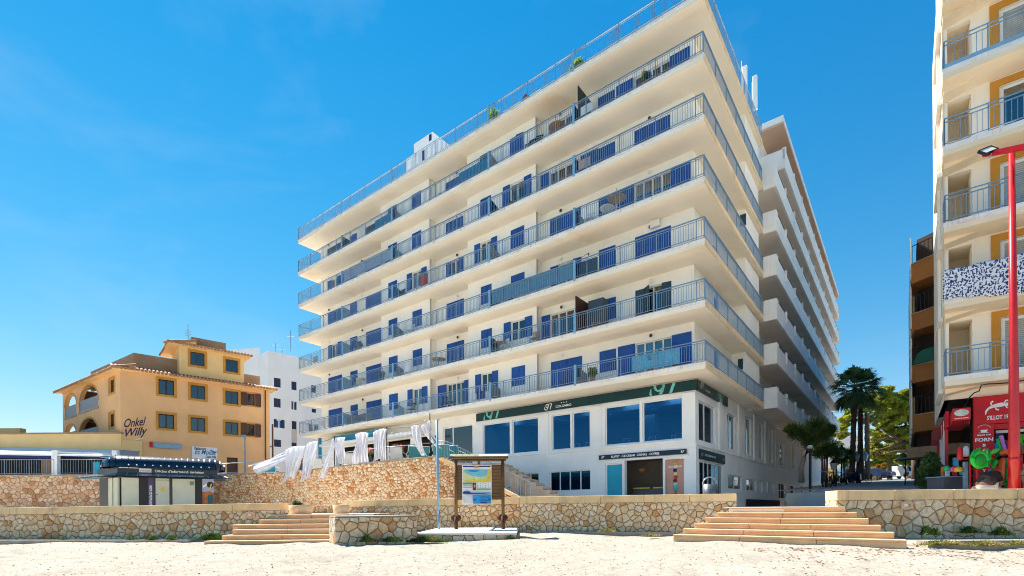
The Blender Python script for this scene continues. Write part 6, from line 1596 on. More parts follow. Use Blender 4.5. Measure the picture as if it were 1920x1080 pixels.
# ------------------------------------------------------------------ red lamp pole with floodlights
RPY = 15.9
a = at(1902, 900, RPY)
rpole = thing('floodlight_pole', 'tall chipped red pole with a cross arm and floodlights on the promenade wall', 'street lamp', None, (a.x, RPY, 0.0))
def red_chipped():
    m, nt, b = new_mat('chipped_red_paint_pole', (0.6,0.01,0.01,1), 0.28, 0, 0.7)
    c = ramp(nt, noise(nt, 1.5, 4), [(0.3,(0.50,0.006,0.008,1)),(0.7,(0.68,0.015,0.015,1))])
    f = ramp(nt, noise(nt, 5, 8, None, 0.75, 0.5), [(0.63,(0,0,0,1)),(0.66,(1,1,1,1))])
    z = nt.nodes.new('ShaderNodeSeparateXYZ'); nt.links.new(nt.nodes.new('ShaderNodeTexCoord').outputs['Object'], z.inputs[0])
    zr = ramp(nt, z.outputs[2], [(0.0,(1,1,1,1)),(1.0,(0.0,0.0,0.0,1))]); mm = nt.nodes.new('ShaderNodeMapRange'); nt.links.new(z.outputs[2], mm.inputs[0]); mm.inputs[1].default_value = 1.2; mm.inputs[2].default_value = 2.6; mm.inputs[3].default_value = 1; mm.inputs[4].default_value = 0
    k = nt.nodes.new('ShaderNodeMath'); k.operation = 'MULTIPLY'; nt.links.new(f, k.inputs[0]); nt.links.new(mm.outputs[0], k.inputs[1])
    nt.links.new(mix_rgb(nt, k.outputs[0], c, (0.75,0.62,0.56,1)), b.inputs['Base Color']); return m
M['red_pole'] = red_chipped()
top = at(1897, 283, RPY)
mb = MB(); mb.tube([(a.x,RPY,-0.1),(a.x,RPY,2.0),(a.x-0.0,RPY,5.5),(top.x,RPY,top.z)], [0.155,0.14,0.105,0.075], 20); mb.tube([(a.x,RPY,1.36),(a.x,RPY,1.46)], 0.158, 20); mb.done('shaft', M['red_pole'], rpole, True)
l, r_ = at(1842,291,RPY+0.25), at(1975,262,RPY-0.9)
mb = MB()
d = Vector((r_.x-l.x, r_.y-l.y, r_.z-l.z))
for s0, s1, h0, h1 in ((0,0.35,0.05,0.10),(0.35,0.6,0.10,0.10),(0.6,1,0.10,0.05)):
    p, q = l+d*s0, l+d*s1; n_ = Vector((d.y,-d.x,0)).normalized()*0.05
    mb.add([tuple(p-n_-Vector((0,0,h0))),tuple(q-n_-Vector((0,0,h1))),tuple(q+n_-Vector((0,0,h1))),tuple(p+n_-Vector((0,0,h0))),tuple(p-n_+Vector((0,0,0.06))),tuple(q-n_+Vector((0,0,0.06))),tuple(q+n_+Vector((0,0,0.06))),tuple(p+n_+Vector((0,0,0.06)))],[(0,3,2,1),(4,5,6,7),(0,1,5,4),(1,2,6,5),(2,3,7,6),(3,0,4,7)])
mb.done('cross_arm', M['red'], rpole)
def flood(c, name='floodlight'):
    R3 = Matrix.Rotation(rad(-22), 3, 'Y') @ Matrix.Rotation(rad(-38), 3, 'X')
    mb = MB(); P = lambda x, y, z: tuple(c + (R3 @ Vector((x, y, z))))
    def bx3(x0,x1,y0,y1,z0,z1): mb.add([P(x0,y0,z0),P(x1,y0,z0),P(x1,y1,z0),P(x0,y1,z0),P(x0,y0,z1),P(x1,y0,z1),P(x1,y1,z1),P(x0,y1,z1)],[(0,3,2,1),(4,5,6,7),(0,1,5,4),(1,2,6,5),(2,3,7,6),(3,0,4,7)])
    bx3(-0.22,0.22,0,0.06,-0.15,0.15); bx3(-0.12,0.12,0.06,0.11,-0.1,0.1)
    for (x0,x1,z0,z1) in ((-0.22,-0.19,-0.15,0.15),(0.19,0.22,-0.15,0.15),(-0.19,0.19,0.12,0.15),(-0.19,0.19,-0.15,-0.12)): bx3(x0,x1,-0.02,-0.0,z0,z1)
    o = mb.done(name, M['black'], rpole)
    mb = MB(); mb.quad(P(-0.19,-0.004,-0.12),P(0.19,-0.004,-0.12),P(0.19,-0.004,0.12),P(-0.19,-0.004,0.12)); mb.done('lens', M['led'], o)
    mb = MB(); mb.tube([P(0,0.05,-0.15),tuple(c+Vector((0.08,0.05,-0.24)))], 0.018, 5); mb.done('bracket', M['rail'], o)
flood(at(1853,281,RPY+0.1)); flood(at(1990,240,RPY-0.9))

# ------------------------------------------------------------------ beach toys on the rack in front of the shop
fgrn = solid('float_green', (0.005,0.50,0.03,1), 0.25); fgrn2 = solid('float_dark_green', (0.004,0.28,0.02,1), 0.3); forg = solid('float_orange', (0.75,0.13,0.01,1), 0.3)
FY = 16.9
rackp = at(1845,900,FY)
rack = thing('display_rack', 'red tubular display rack carrying the inflatable beach toys', 'rack', None, (rackp.x, FY, 0.3))
mb = MB()
for py in (879, 892, 907):
    a, b = at(1822,py,FY+0.05), at(1960,py,FY-0.4); mb.tube([a,b], 0.018, 6)
for px in (1818, 1866, 1915):
    a = at(px,905,FY); mb.tube([(a.x,FY-0.02,0.2),(a.x,FY-0.02,1.65)], 0.025, 6)
a, b = at(1800,862,FY+0.3), at(1960,845,FY-0.3); mb.tube([a,b], 0.022, 6)
mb.done('frame', M['red'], rack)
def petal(label, pts, rs, m, Y, n=12):
    t = thing('inflatable_float', label, 'beach toy', None, at(pts[0][0],pts[0][1],Y), group='inflatable toys on the shop rack')
    mb = MB(); mb.tube([at(x,y,Y+0.02*i) for i,(x,y) in enumerate(pts)], rs, n); mb.done('tube_body', m, t, True); return t
t = thing('inflatable_float', 'large bright green round inflatable at the left end of the rack', 'beach toy', None, at(1838,862,FY), group='inflatable toys on the shop rack')
mb = MB(); c = at(1837,862,FY-0.5); mb.torus(tuple(c), 0.24, 0.06, Matrix.Rotation(rad(90),3,'X'), 24, 10); mb.done('ring', fgrn, t, True)
mb = MB(); mb.ball((c.x,c.y-0.02,c.z-0.03), 0.20, 18, 10, (1,0.3,1)); mb.done('disc', fgrn2, t, True)
petal('green pointed inflatable leaf leaning left above the round one', [(1820,858),(1826,850),(1833,844),(1839,840)], [0.02,0.07,0.07,0.015], fgrn, FY-0.2)
petal('green inflatable petal standing in the middle of the rack', [(1851,876),(1853,860),(1852,848),(1849,841)], [0.06,0.075,0.10,0.03], fgrn, FY-0.1)
petal('green inflatable petal with a pale crease right of the middle one', [(1862,878),(1865,864),(1870,851),(1876,840)], [0.05,0.085,0.085,0.015], fgrn, FY-0.1)
petal('slim pale mint stick standing beside the large green round inflatable', [(1851,875),(1851,860),(1851,845)], [0.018,0.018,0.018], solid('mint_stick',(0.45,0.75,0.5,1),0.3), FY-0.3)
petal('light green crossing inflatable at the top of the rack', [(1858,850),(1866,845),(1873,842)], [0.04,0.07,0.03], solid('float_lime',(0.10,0.62,0.08,1),0.3), FY-0.3)
petal('orange inflatable lying along the rack top', [(1876,850),(1884,846),(1892,844)], [0.04,0.09,0.03], forg, FY-0.25)
petal('long curved orange inflatable beside the green board', [(1878,910),(1876,890),(1878,865),(1885,850)], [0.05,0.10,0.09,0.03], forg, FY-0.1)
petal('long dark green board standing just left of the red pole', [(1891,915),(1886,895),(1888,872),(1896,852)], [0.09,0.12,0.11,0.03], fgrn2, FY)
petal('beige inflatable right of the red pole', [(1921,915),(1917,890),(1916,870)], [0.09,0.12,0.05], solid('float_beige',(0.6,0.4,0.2,1),0.4), FY)
for (x0,y0,x1,y1,r,m,lab) in ((1870,824,1875,843,0.05,fgrn,'green foam stick hanging in the shop window'),(1877,818,1883,843,0.07,solid('foam_pink',(0.62,0.22,0.5,1),0.5),'pink foam board hanging in the shop window'),(1888,830,1889,845,0.07,solid('foam_purple',(0.25,0.02,0.2,1),0.5),'purple board in the shop window behind the red pole'),(1868,832,1869,845,0.05,solid('foam_blue',(0.02,0.2,0.5,1),0.5),'blue board low in the shop window'),(1914,815,1915,832,0.05,fgrn,'lime toy hanging right of the red pole')):
    t = thing('foam_toy', lab, 'beach toy', None, at(x0,y0,18.0), group='foam toys hanging in the shop'); mb = MB(); mb.tube([at(x0,y0,18.0),at(x1,y1,17.8)], r*0.9, 8); mb.done('foam_body', m, t)
# postcards and bags outside
for i, (px, py, w, h, m, lab) in enumerate(((1792,868,9,12,M['cyan_panel'],'stand with postcards outside the shop posts'),(1776,888,7,12,M['white'],'white hanging bag beside the dark hedge'),(1790,886,6,14,M['red'],'red hanging towel on the shop front'),(1768,890,5,16,forg,'orange board leaning beside the dark hedge'))):
    t = thing('shop_goods', lab, 'goods', None, at(px,py,19.0)); c = at(px,py,19.0-0.3*i); mb = MB(); mb.prism([(c.x-w/100,c.y-0.04),(c.x+w/100,c.y-0.04),(c.x+w/100,c.y+0.04),(c.x-w/100,c.y+0.04)], c.z-h/60, c.z+h/60); mb.done('panel', m, t, bevel=0.02)
for (px,y0,y1,r,m,lab) in ((1766,832,900,0.035,M['white'],''),):
    pass
for i, (px, py, w, h, c, lab) in enumerate(((1800,850,5,26,(0.6,0.01,0.02),'red rounded bag hanging beside the shop posts'),(1811,846,5,20,(0.7,0.7,0.68),'white rounded bag hanging by the shop corner'),(1797,880,7,10,(0.75,0.45,0.02),'yellow ball net low by the shop posts'),(1806,884,6,12,(0.02,0.25,0.5),'blue bucket set low by the shop corner'),(1786,880,5,9,(0.6,0.1,0.3),'pink beach bag above the low chest'),(1775,878,5,10,(0.02,0.4,0.15),'green beach bag above the low chest'),(1870,885,5,16,(0.75,0.5,0.03),'yellow float in the rack between the orange ones'),(1858,884,4,12,(0.02,0.3,0.6),'blue bag hanging on the rack behind the person'))):
    Yg = 17.2+0.1*i if px < 1820 else 17.1
    t = thing('shop_goods', lab, 'goods', None, at(px,py,Yg)); a_, b_2 = at(px,py-h/2,Yg), at(px,py+h/2,Yg); rg = w/FPX*Yg; mb = MB(); mb.tube([b_2, b_2.lerp(a_,0.15), b_2.lerp(a_,0.8), a_], [rg*0.7, rg, rg*0.85, rg*0.3], 10); mb.done('bag_body', solid('goods_bag_%d' % i, (*c,1), 0.4), t, True)
ca, cb_ = at(1768,898,17.6), at(1806,895,17.6)
t = thing('chest_freezer', 'dark grey low display chest at the shop corner', 'chest', None, (ca.x,17.6,0.3)); mb = MB(); mb.box(ca.x,cb_.x,17.6,18.3,0.2,at(1780,895,17.6).z); mb.done('chest_body', solid('chest_grey',(0.07,0.075,0.09,1),0.5), t, bevel=0.02)
mb = MB(); mb.box(ca.x-0.02,cb_.x+0.02,17.56,18.34,at(1780,895,17.6).z+0.003,at(1780,895,17.6).z+0.04); mb.done('lid', M['rail'], t, bevel=0.01)
ga = at(1810,880,17.3); t = thing('white_post', 'pale grey square post at the corner of the rack', 'post', None, (ga.x,17.3,0)); mb = MB(); mb.box(ga.x-0.05,ga.x+0.05,17.25,17.35,-0.05,at(1810,866,17.3).z); mb.done('shaft', M['rail'], t)
ra = at(1818,880,16.9); t = thing('red_post', 'short thick red post left of the green inflatables', 'post', None, (ra.x,16.6,0)); mb = MB(); mb.tube([(ra.x,16.6,-0.05),(ra.x,16.6,at(1818,857,16.6).z)], 0.055, 12); mb.done('shaft', M['red'], t, True)

# ------------------------------------------------------------------ people: skinned bodies
def figure(name_label, joints, edges, radii, mat_skin, clothes, group=None):
    """joints: name->world position; clothes: list of (name, edges, grow, material)"""
    root = joints['pelvis']
    t = thing('person', name_label, 'person', None, tuple(root))
    def skin(nm, edgs, grow, mat):
        used = []
        for e in edgs:
            for j in e:
                if j not in used: used.append(j)
        me = bpy.data.meshes.new(nm)
        me.from_pydata([tuple(Vector(joints[j])-Vector(root)) for j in used], [(used.index(a), used.index(b)) for a, b in edgs], [])
        o = bpy.data.objects.new(nm, me); col.objects.link(o); o.parent = t
        me.materials.append(mat)
        sm = o.modifiers.new('skin', 'SKIN'); sm.use_smooth_shade = True
        for i, j in enumerate(used):
            r = radii[j]; r = (r, r) if not isinstance(r, tuple) else r
            me.skin_vertices[0].data[i].radius = (r[0]*grow, r[1]*grow)
            me.skin_vertices[0].data[i].use_root = (i == 0)
        ss = o.modifiers.new('smooth', 'SUBSURF'); ss.levels = 2; ss.render_levels = 2
        return o
    skin('body', edges, 1.0, mat_skin)
    for nm, ed, g, m in clothes: skin(nm, ed, g, m)
    return t
skin_m = solid('skin_tone', (0.42,0.22,0.13,1), 0.6); hair_m = solid('dark_hair', (0.02,0.014,0.01,1), 0.7)
# seated, bent forward behind the wall, seen from behind
PY = 16.15
def J(px, py, dy=0.0): return at(px, py, PY+dy)
joints = {'pelvis':J(1848,912), 'waist':J(1850,903,0.02), 'chest':J(1858,891,0.12), 'neck':J(1866,887,0.30), 'head':J(1869,893,0.42), 'head_top':J(1870,900,0.50),
  'sh_l':J(1843,893,0.12), 'el_l':J(1832,906,0.18), 'ha_l':J(1829,915,0.34), 'sh_r':J(1872,889,0.12), 'el_r':J(1877,903,0.15), 'ha_r':J(1875,914,0.32),
  'hip_l':J(1834,917,0.05), 'kn_l':J(1826,916,0.48), 'ft_l':J(1826,940,0.55), 'hip_r':J(1864,917,0.05), 'kn_r':J(1872,914,0.48), 'ft_r':J(1872,940,0.55)}
radii = {'pelvis':(0.17,0.14),'waist':(0.17,0.13),'chest':(0.20,0.15),'neck':0.06,'head':0.10,'head_top':0.07,'sh_l':0.075,'el_l':0.05,'ha_l':0.03,'sh_r':0.075,'el_r':0.05,'ha_r':0.03,'hip_l':0.11,'kn_l':0.07,'ft_l':0.045,'hip_r':0.11,'kn_r':0.07,'ft_r':0.045}
E_ = [('pelvis','waist'),('waist','chest'),('chest','neck'),('neck','head'),('head','head_top'),('chest','sh_l'),('sh_l','el_l'),('el_l','ha_l'),('chest','sh_r'),('sh_r','el_r'),('el_r','ha_r'),('pelvis','hip_l'),('hip_l','kn_l'),('kn_l','ft_l'),('pelvis','hip_r'),('hip_r','kn_r'),('kn_r','ft_r')]
figure('person in a dark shirt and pale shorts hunched forward behind the right wall', joints, E_, radii, skin_m,
   [('shirt', [('pelvis','waist'),('waist','chest'),('chest','neck'),('chest','sh_l'),('chest','sh_r'),('sh_r','el_r'),('sh_l','el_l')], 1.42, solid('dark_brown_shirt', (0.035,0.022,0.018,1), 0.6)),
    ('hair', [('head','head_top')], 1.35, hair_m), ('shorts', [('pelvis','hip_l'),('hip_l','kn_l'),('pelvis','hip_r'),('hip_r','kn_r')], 1.25, solid('pale_shorts', (0.62,0.58,0.5,1), 0.8))])
# pedestrian far up the street
PY = 62.0
def stand(cx, foot, h, lab, shirt, shorts, Y):
    P = at(cx, foot, Y); s = h/1.72
    q = lambda x, y, z: P+Vector((x*s, y*s, z*s))
    js = {'pelvis':q(0,0,0.92),'waist':q(0,0,1.08),'chest':q(0,0.02,1.32),'neck':q(0,0,1.47),'head':q(0,-0.02,1.60),'head_top':q(0,0,1.68),'sh_l':q(-0.17,0,1.38),'el_l':q(-0.24,0.03,1.12),'ha_l':q(-0.25,-0.08,0.88),'sh_r':q(0.17,0,1.38),'el_r':q(0.23,0.05,1.12),'ha_r':q(0.26,-0.02,0.88),
      'hip_l':q(-0.09,0,0.88),'kn_l':q(-0.11,-0.10,0.48),'ft_l':q(-0.11,-0.02,0.05),'hip_r':q(0.09,0,0.88),'kn_r':q(0.10,0.06,0.48),'ft_r':q(0.10,0.22,0.08)}
    rr = {'pelvis':(0.14,0.10),'waist':(0.13,0.09),'chest':(0.16,0.11),'neck':0.05,'head':0.095,'head_top':0.06,'sh_l':0.06,'el_l':0.042,'ha_l':0.03,'sh_r':0.06,'el_r':0.042,'ha_r':0.03,'hip_l':0.09,'kn_l':0.055,'ft_l':0.035,'hip_r':0.09,'kn_r':0.055,'ft_r':0.035}
    rr = {k: (tuple(v_*s for v_ in v) if isinstance(v, tuple) else v*s) for k, v in rr.items()}
    return figure(lab, js, E_, rr, skin_m, [('shirt', [('waist','chest'),('chest','sh_l'),('chest','sh_r'),('sh_r','el_r'),('sh_l','el_l')], 1.25, shirt), ('shorts', [('pelvis','hip_l'),('hip_l','kn_l'),('pelvis','hip_r'),('hip_r','kn_r')], 1.25, shorts)])
stand(1700.5, 901, 1.72, 'person in a grey blue shirt and dark shorts walking far up the street', solid('blue_grey_shirt',(0.10,0.16,0.24,1)), solid('black_shorts',(0.01,0.01,0.012,1)), 60.0)
stand(1590, 899, 1.7, 'person in white standing among the palms and lamps', M['white'], solid('navy_shorts',(0.02,0.03,0.08,1)), 55.0)

# ------------------------------------------------------------------ vegetation
def leaf_cloud(name, mat, parent, clumps, n, size, seed=1, flat=0.0, shell=0.35):
    rng = np.random.RandomState(seed)
    w = np.array([c[3]**2 for c in clumps]); w = w/w.sum(); idx = rng.choice(len(clumps), n, p=w)
    C = np.array([c[:3] for c in clumps])[idx]; R = np.array([c[3] for c in clumps])[idx][:,None]
    sq = np.array([c[4] if len(c) > 4 else 0.75 for c in clumps])[idx]
    d = rng.normal(size=(n,3)); d /= np.linalg.norm(d,axis=1)[:,None]
    rad_ = (shell + (1-shell)*rng.uniform(size=(n,1))**0.6)*(1+0.12*rng.normal(size=(n,1)))
    p = d*R*rad_; p[:,2] *= sq; p += C
    u = rng.normal(size=(n,3)); u[:,2] *= (1-flat); u /= np.linalg.norm(u,axis=1)[:,None]
    v = rng.normal(size=(n,3)); v -= (v*u).sum(1)[:,None]*u; v /= np.linalg.norm(v,axis=1)[:,None]
    s = size*rng.uniform(0.6,1.4,(n,1))
    a = p-u*s; b = p+v*s*0.45; c = p+u*s; e = p-v*s*0.45
    V = np.stack([a,b,c,e],1).reshape(-1,3)
    me = bpy.data.meshes.new(name)
    if parent is not None: V = V-np.array(WM[parent.name].translation)
    me.vertices.add(4*n); me.vertices.foreach_set('co', V.ravel())
    me.loops.add(4*n); me.loops.foreach_set('vertex_index', np.arange(4*n))
    me.polygons.add(n); me.polygons.foreach_set('loop_start', np.arange(n)*4); me.polygons.foreach_set('loop_total', np.full(n,4))
    me.update(); me.validate(); me.materials.append(mat)
    o = bpy.data.objects.new(name, me); col.objects.link(o); WM[o.name] = WM[parent.name] if parent else Matrix.Identity(4)
    if parent is not None: o.parent = parent
    return o
def sub_clumps(px_list, Y, seed, per=5, spread=0.95):
    """(px,py,radius px) -> groups of smaller leaf clumps round that spot, at real depth Y"""
    rr = random.Random(seed); out = []
    for (px, py, rp) in px_list:
        c = at(px, py, Y); R = rp/FPX*Y
        for k in range(per):
            d = Vector((rr.gauss(0,1), rr.gauss(0,1), rr.gauss(0,0.7))).normalized()*R*spread*rr.uniform(0.3,1)
            out.append((c.x+d.x, c.y+d.y*1.2, c.z+d.z, R*rr.uniform(0.25,0.48), rr.uniform(0.45,0.75)))
    return out
def tree(name, label, Y, base, clumps_px, mat, n, size, trunk_r, branches, bark='bark', group=None, seed=1, per=6, trunk=None, shell=0.35):
    b = at(base[0], base[1], Y)
    t = thing(name, label, 'tree', None, b, group=group)
    mb = MB(); tp = trunk or []
    pts = [b-Vector((0,0,0.3))]+[at(x,y,Y) for x,y in tp]
    mb.tube(pts, [trunk_r*(1-0.55*i/max(1,len(pts)-1)) for i in range(len(pts))], 9)
    for br in branches:
        pp2 = [at(x,y,Y+(0.3*i if len(br)>2 else 0)) for i,(x,y) in enumerate(br)]
        mb.tube(pp2, [trunk_r*0.45*(1-0.7*i/max(1,len(pp2)-1)) for i in range(len(pp2))], 6)
    mb.done('trunk', M[bark], t, True)
    leaf_cloud('crown', M[mat], t, sub_clumps(clumps_px, Y, seed, per), n, size, seed, shell=shell)
    return t
tree('pine_tree', 'big umbrella pine with dark gnarled limbs leaning left of the brown building', 70, (1718,905),
   [(1645,752,20),(1668,746,20),(1692,750,24),(1706,775,24),(1680,775,24),(1658,772,20),(1640,785,16),(1665,800,18),(1690,805,20),(1660,735,14),(1700,738,16),(1628,765,12),(1600,775,10),(1585,785,14),(1576,805,12),(1640,812,12),(1706,820,18)],
   'leaf_pine', 42000, 0.24, 0.6, [[(1712,840),(1690,825),(1660,822),(1630,830)],[(1714,850),(1690,812),(1672,795)],[(1712,835),(1700,800),(1690,770)],[(1690,825),(1665,812),(1648,800)],[(1700,830),(1670,838),(1640,845)],[(1712,846),(1680,846),(1655,852)]], seed=3, per=14, trunk=[(1716,870),(1713,840)])
tree('pine_tree', 'yellow olive pine with drooping lower limbs filling the gap behind the pale palm trunk', 78, (1668,900),
   [(1650,822,18),(1675,830,20),(1700,835,18),(1640,845,16),(1705,852,14),(1690,862,14),(1565,795,12),(1580,815,14),(1570,835,12),(1660,850,14)], 'leaf_olive', 20000, 0.26, 0.4, [[(1668,850),(1650,840),(1635,838)],[(1668,850),(1690,842)]], seed=5, per=12, trunk=[(1667,870),(1668,848)])
tree('leafy_tree', 'bright green sunlit tree low in the middle of the street gap', 85, (1650,900),
   [(1642,850,16),(1660,845,16),(1655,868,14),(1638,872,12),(1675,858,12),(1672,875,10),(1630,850,14),(1645,835,12)], 'leaf_bright', 20000, 0.30, 0.3, [[(1652,870),(1640,855)],[(1652,870),(1665,855)]], seed=7, per=10, trunk=[(1652,868)])
tree('leafy_tree', 'small orange tinted tree at the foot of the bright green one', 72, (1645,898), [(1643,878,8),(1652,874,8),(1635,880,6)], 'leaf_orange', 2500, 0.22, 0.15, [], seed=8, per=5, trunk=[(1645,882)])
tree('leafy_tree', 'olive brown tree behind the far parked white van', 95, (1705,895), [(1690,862,12),(1705,868,12),(1695,845,10),(1712,850,12)], 'leaf_olive', 5000, 0.30, 0.3, [[(1700,872),(1690,862)]], seed=9, per=6, trunk=[(1702,870)])
tree('leafy_tree', 'green round tree seen between the lamps left of the palm trunks', 68, (1578,890), [(1575,855,11),(1588,862,9),(1568,868,7),(1583,875,7)], 'leaf_bright', 3500, 0.22, 0.2, [], seed=10, per=6, trunk=[(1578,870)])
tree('leafy_tree', 'low green hedge tree beside the far white van', 90, (1668,895), [(1668,888,8),(1680,884,7),(1660,890,5),(1690,888,5)], 'leaf_bright', 3000, 0.25, 0.2, [], seed=12, per=6, trunk=[(1668,890)])
# palms
def palm(label, px, base_y, top_y, Y, mat, tmat, frond_px, n, r0, seed, lean=0, group='palms on the side street', droop=1.0):
    b, tp = at(px, base_y, Y), at(px+lean, top_y, Y)
    t = thing('palm_tree', label, 'palm tree', None, b, group=group)
    mb = MB(); k = 22; pts = [b.lerp(tp, i/k) for i in range(k+1)]
    mb.tube(pts, [r0*(1.15-0.3*i/k)*(1.0+0.10*((i*7)%3-1)) for i in range(k+1)], 10)
    rr = random.Random(seed)
    for i in range(180):
        q = b.lerp(tp, rr.uniform(0.05,0.98)); a = rr.uniform(0,6.28); d = Vector((math.cos(a),math.sin(a),0))
        q2 = q+d*r0*1.0; mb.quad(tuple(q2+Vector((-d.y,d.x,0))*0.08), tuple(q2-Vector((-d.y,d.x,0))*0.08), tuple(q2+d*0.06+Vector((0,0,0.2))))
    mb.done('trunk', M[tmat], t)
    R = frond_px/FPX*Y; mb = MB()
    for i in range(n):
        el = rad(rr.uniform(-55, 75)); az = rr.uniform(0, 6.28); d = Vector((math.cos(az)*math.cos(el), math.sin(az)*math.cos(el), math.sin(el)))
        pet = R*rr.uniform(0.45,0.62); c = tp+d*pet+Vector((0,0,-0.12*pet)); mb.tube([tp, c], 0.02, 4)
        side_ = d.cross(Vector((0,0,1)));  side_ = side_.normalized() if side_.length > 0.05 else Vector((1,0,0)); up = side_.cross(d).normalized()
        for j in range(21):                                       # pleated fan blade, each finger drooping at its tip
            a = rad(-78+156*j/20); dd = (d*math.cos(a)+side_*math.sin(a)).normalized(); L = R*rr.uniform(0.42,0.58)*(0.7+0.3*math.cos(a))
            m1 = c+dd*L*0.62+up*0.02; e = c+dd*L+Vector((0,0,-0.30*L*droop)); w = side_*math.cos(a)*0.042*L - d*math.sin(a)*0.042*L
            mb.quad(tuple(c), tuple(m1+w), tuple(e), tuple(m1-w))
    mb.done('crown', M[mat], t)
    return t
palm('tallest dark palm trunk on the left of the three palms', 1597, 905, 725, 47, 'leaf_palm', 'trunk_palm', 46, 54, 0.22, 21, 6)
palm('second dark palm trunk just right of the tallest one', 1612, 902, 728, 50, 'leaf_palm', 'trunk_palm', 44, 44, 0.21, 22, 2)
palm('shorter palm with sunlit brown trunk and golden fronds', 1627, 896, 775, 56, 'leaf_gold', 'trunk_light', 27, 24, 0.24, 23, -2)
t_ = at(1618, 898, 53); t = thing('palm_tree', 'leaning sunlit trunk between the dark and the golden palm', 'palm tree', None, t_, group='palms on the side street')
mb = MB(); mb.tube([at(1618,900,53),at(1616,860,53),at(1614,820,53),at(1613,770,53)], 0.17, 9); mb.done('trunk', M['trunk_light'], t, True)
# feathery tamarisks by the wing
def feather_tree(label, Y, base, trunk, clumps, n, seed, mat='leaf_dark', bark='bark_pink', tr=0.17):
    b = at(*base, Y); t = thing('tamarisk_tree', label, 'tree', None, b, group='feathery trees along the wing')
    mb = MB(); pts = [b]+[at(x,y,Y) for x,y in trunk]; mb.tube(pts, [tr*(1-0.5*i/len(pts)) for i in range(len(pts))], 8)
    rr = random.Random(seed); last = pts[-1]
    lm_ = MB()
    for (px, py, rp) in clumps:
        c = at(px, py, Y); R = rp/FPX*Y; mb.tube([last, last.lerp(c, 0.5)+Vector((0,0,0.15)), c], [tr*0.4,tr*0.25,tr*0.1], 5)
        for i in range(n):
            d = Vector((rr.gauss(0,1), rr.gauss(0,1), rr.gauss(0,0.75))).normalized(); p = c+Vector((d.x,d.y,d.z*0.85))*R*rr.uniform(0.1,0.95)
            o_ = (d+Vector((0,0,0.55))).normalized(); L = 0.30*rr.uniform(0.6,1.3); w = o_.cross(Vector((rr.gauss(0,1),rr.gauss(0,1),rr.gauss(0,1)))).normalized()*0.022
            lm_.quad(tuple(p-w), tuple(p+w), tuple(p+o_*L+w*0.3), tuple(p+o_*L-w*0.3))
    mb.done('trunk', M[bark], t, True); lm_.done('crown', M[mat], t)
feather_tree('feathery dark green tree with a pinkish trunk in front of the wing', 31, (1503,905), [(1502,880),(1507,860),(1514,846)], [(1497,812,16),(1512,818,17),(1530,800,18),(1534,822,18),(1521,832,14),(1545,815,14),(1555,806,8),(1484,806,9)], 700, 31)
feather_tree('second feathery tree behind the first with several thin stems', 36, (1545,905), [(1546,880),(1546,862)], [(1545,845,14),(1556,838,13),(1562,850,12),(1535,852,9)], 600, 32, bark='bark', tr=0.1)
feather_tree('small dark feathery tree left of the street lamps', 40, (1568,905), [(1568,885),(1567,868)], [(1566,852,11),(1576,848,9)], 500, 33, bark='bark', tr=0.09)
feather_tree('dark bushy tree at the foot of the tallest palm', 44, (1583,905), [(1583,885),(1582,872)], [(1582,858,9),(1590,850,9),(1576,864,7)], 500, 34, bark='bark', tr=0.09)
for i, (px, Y) in enumerate(((1541,35.5),(1550,36.5))):
    t = thing('tree_stem', ('thin dark stem left of the second feathery tree','thin dark stem right of the second feathery tree')[i], 'tree', None, at(px,905,Y), group='thin stems by the wing'); mb = MB(); mb.tube([at(px,908,Y),at(px+1,850,Y)], 0.06, 6); mb.done('trunk', M['bark'], t)
# dark hedge bush by the shop
t = thing('dark_bush', 'tall nearly black bush standing at the street corner of the shop', 'bush', None, at(1744,915,19.5))
leaf_cloud('foliage', M['leaf_dark'], t, [(at(px,py,19.5).x, 19.5+dy, at(px,py,19.5).z, r, 1.0) for px,py,r,dy in ((1742,905,0.38,0),(1745,893,0.38,0.1),(1746,880,0.36,0),(1749,868,0.30,0.1),(1754,858,0.24,0.2),(1740,885,0.28,0.1),(1752,900,0.30,0),(1755,885,0.28,0.2),(1738,899,0.25,0))], 9000, 0.06, 41, shell=0.0)
mb = MB(); p = at(1745,915,19.6); mb.tube([(p.x,19.6,0.3),(p.x+0.05,19.6,1.6)], 0.07, 8); mb.done('stem', M['bark'], t)

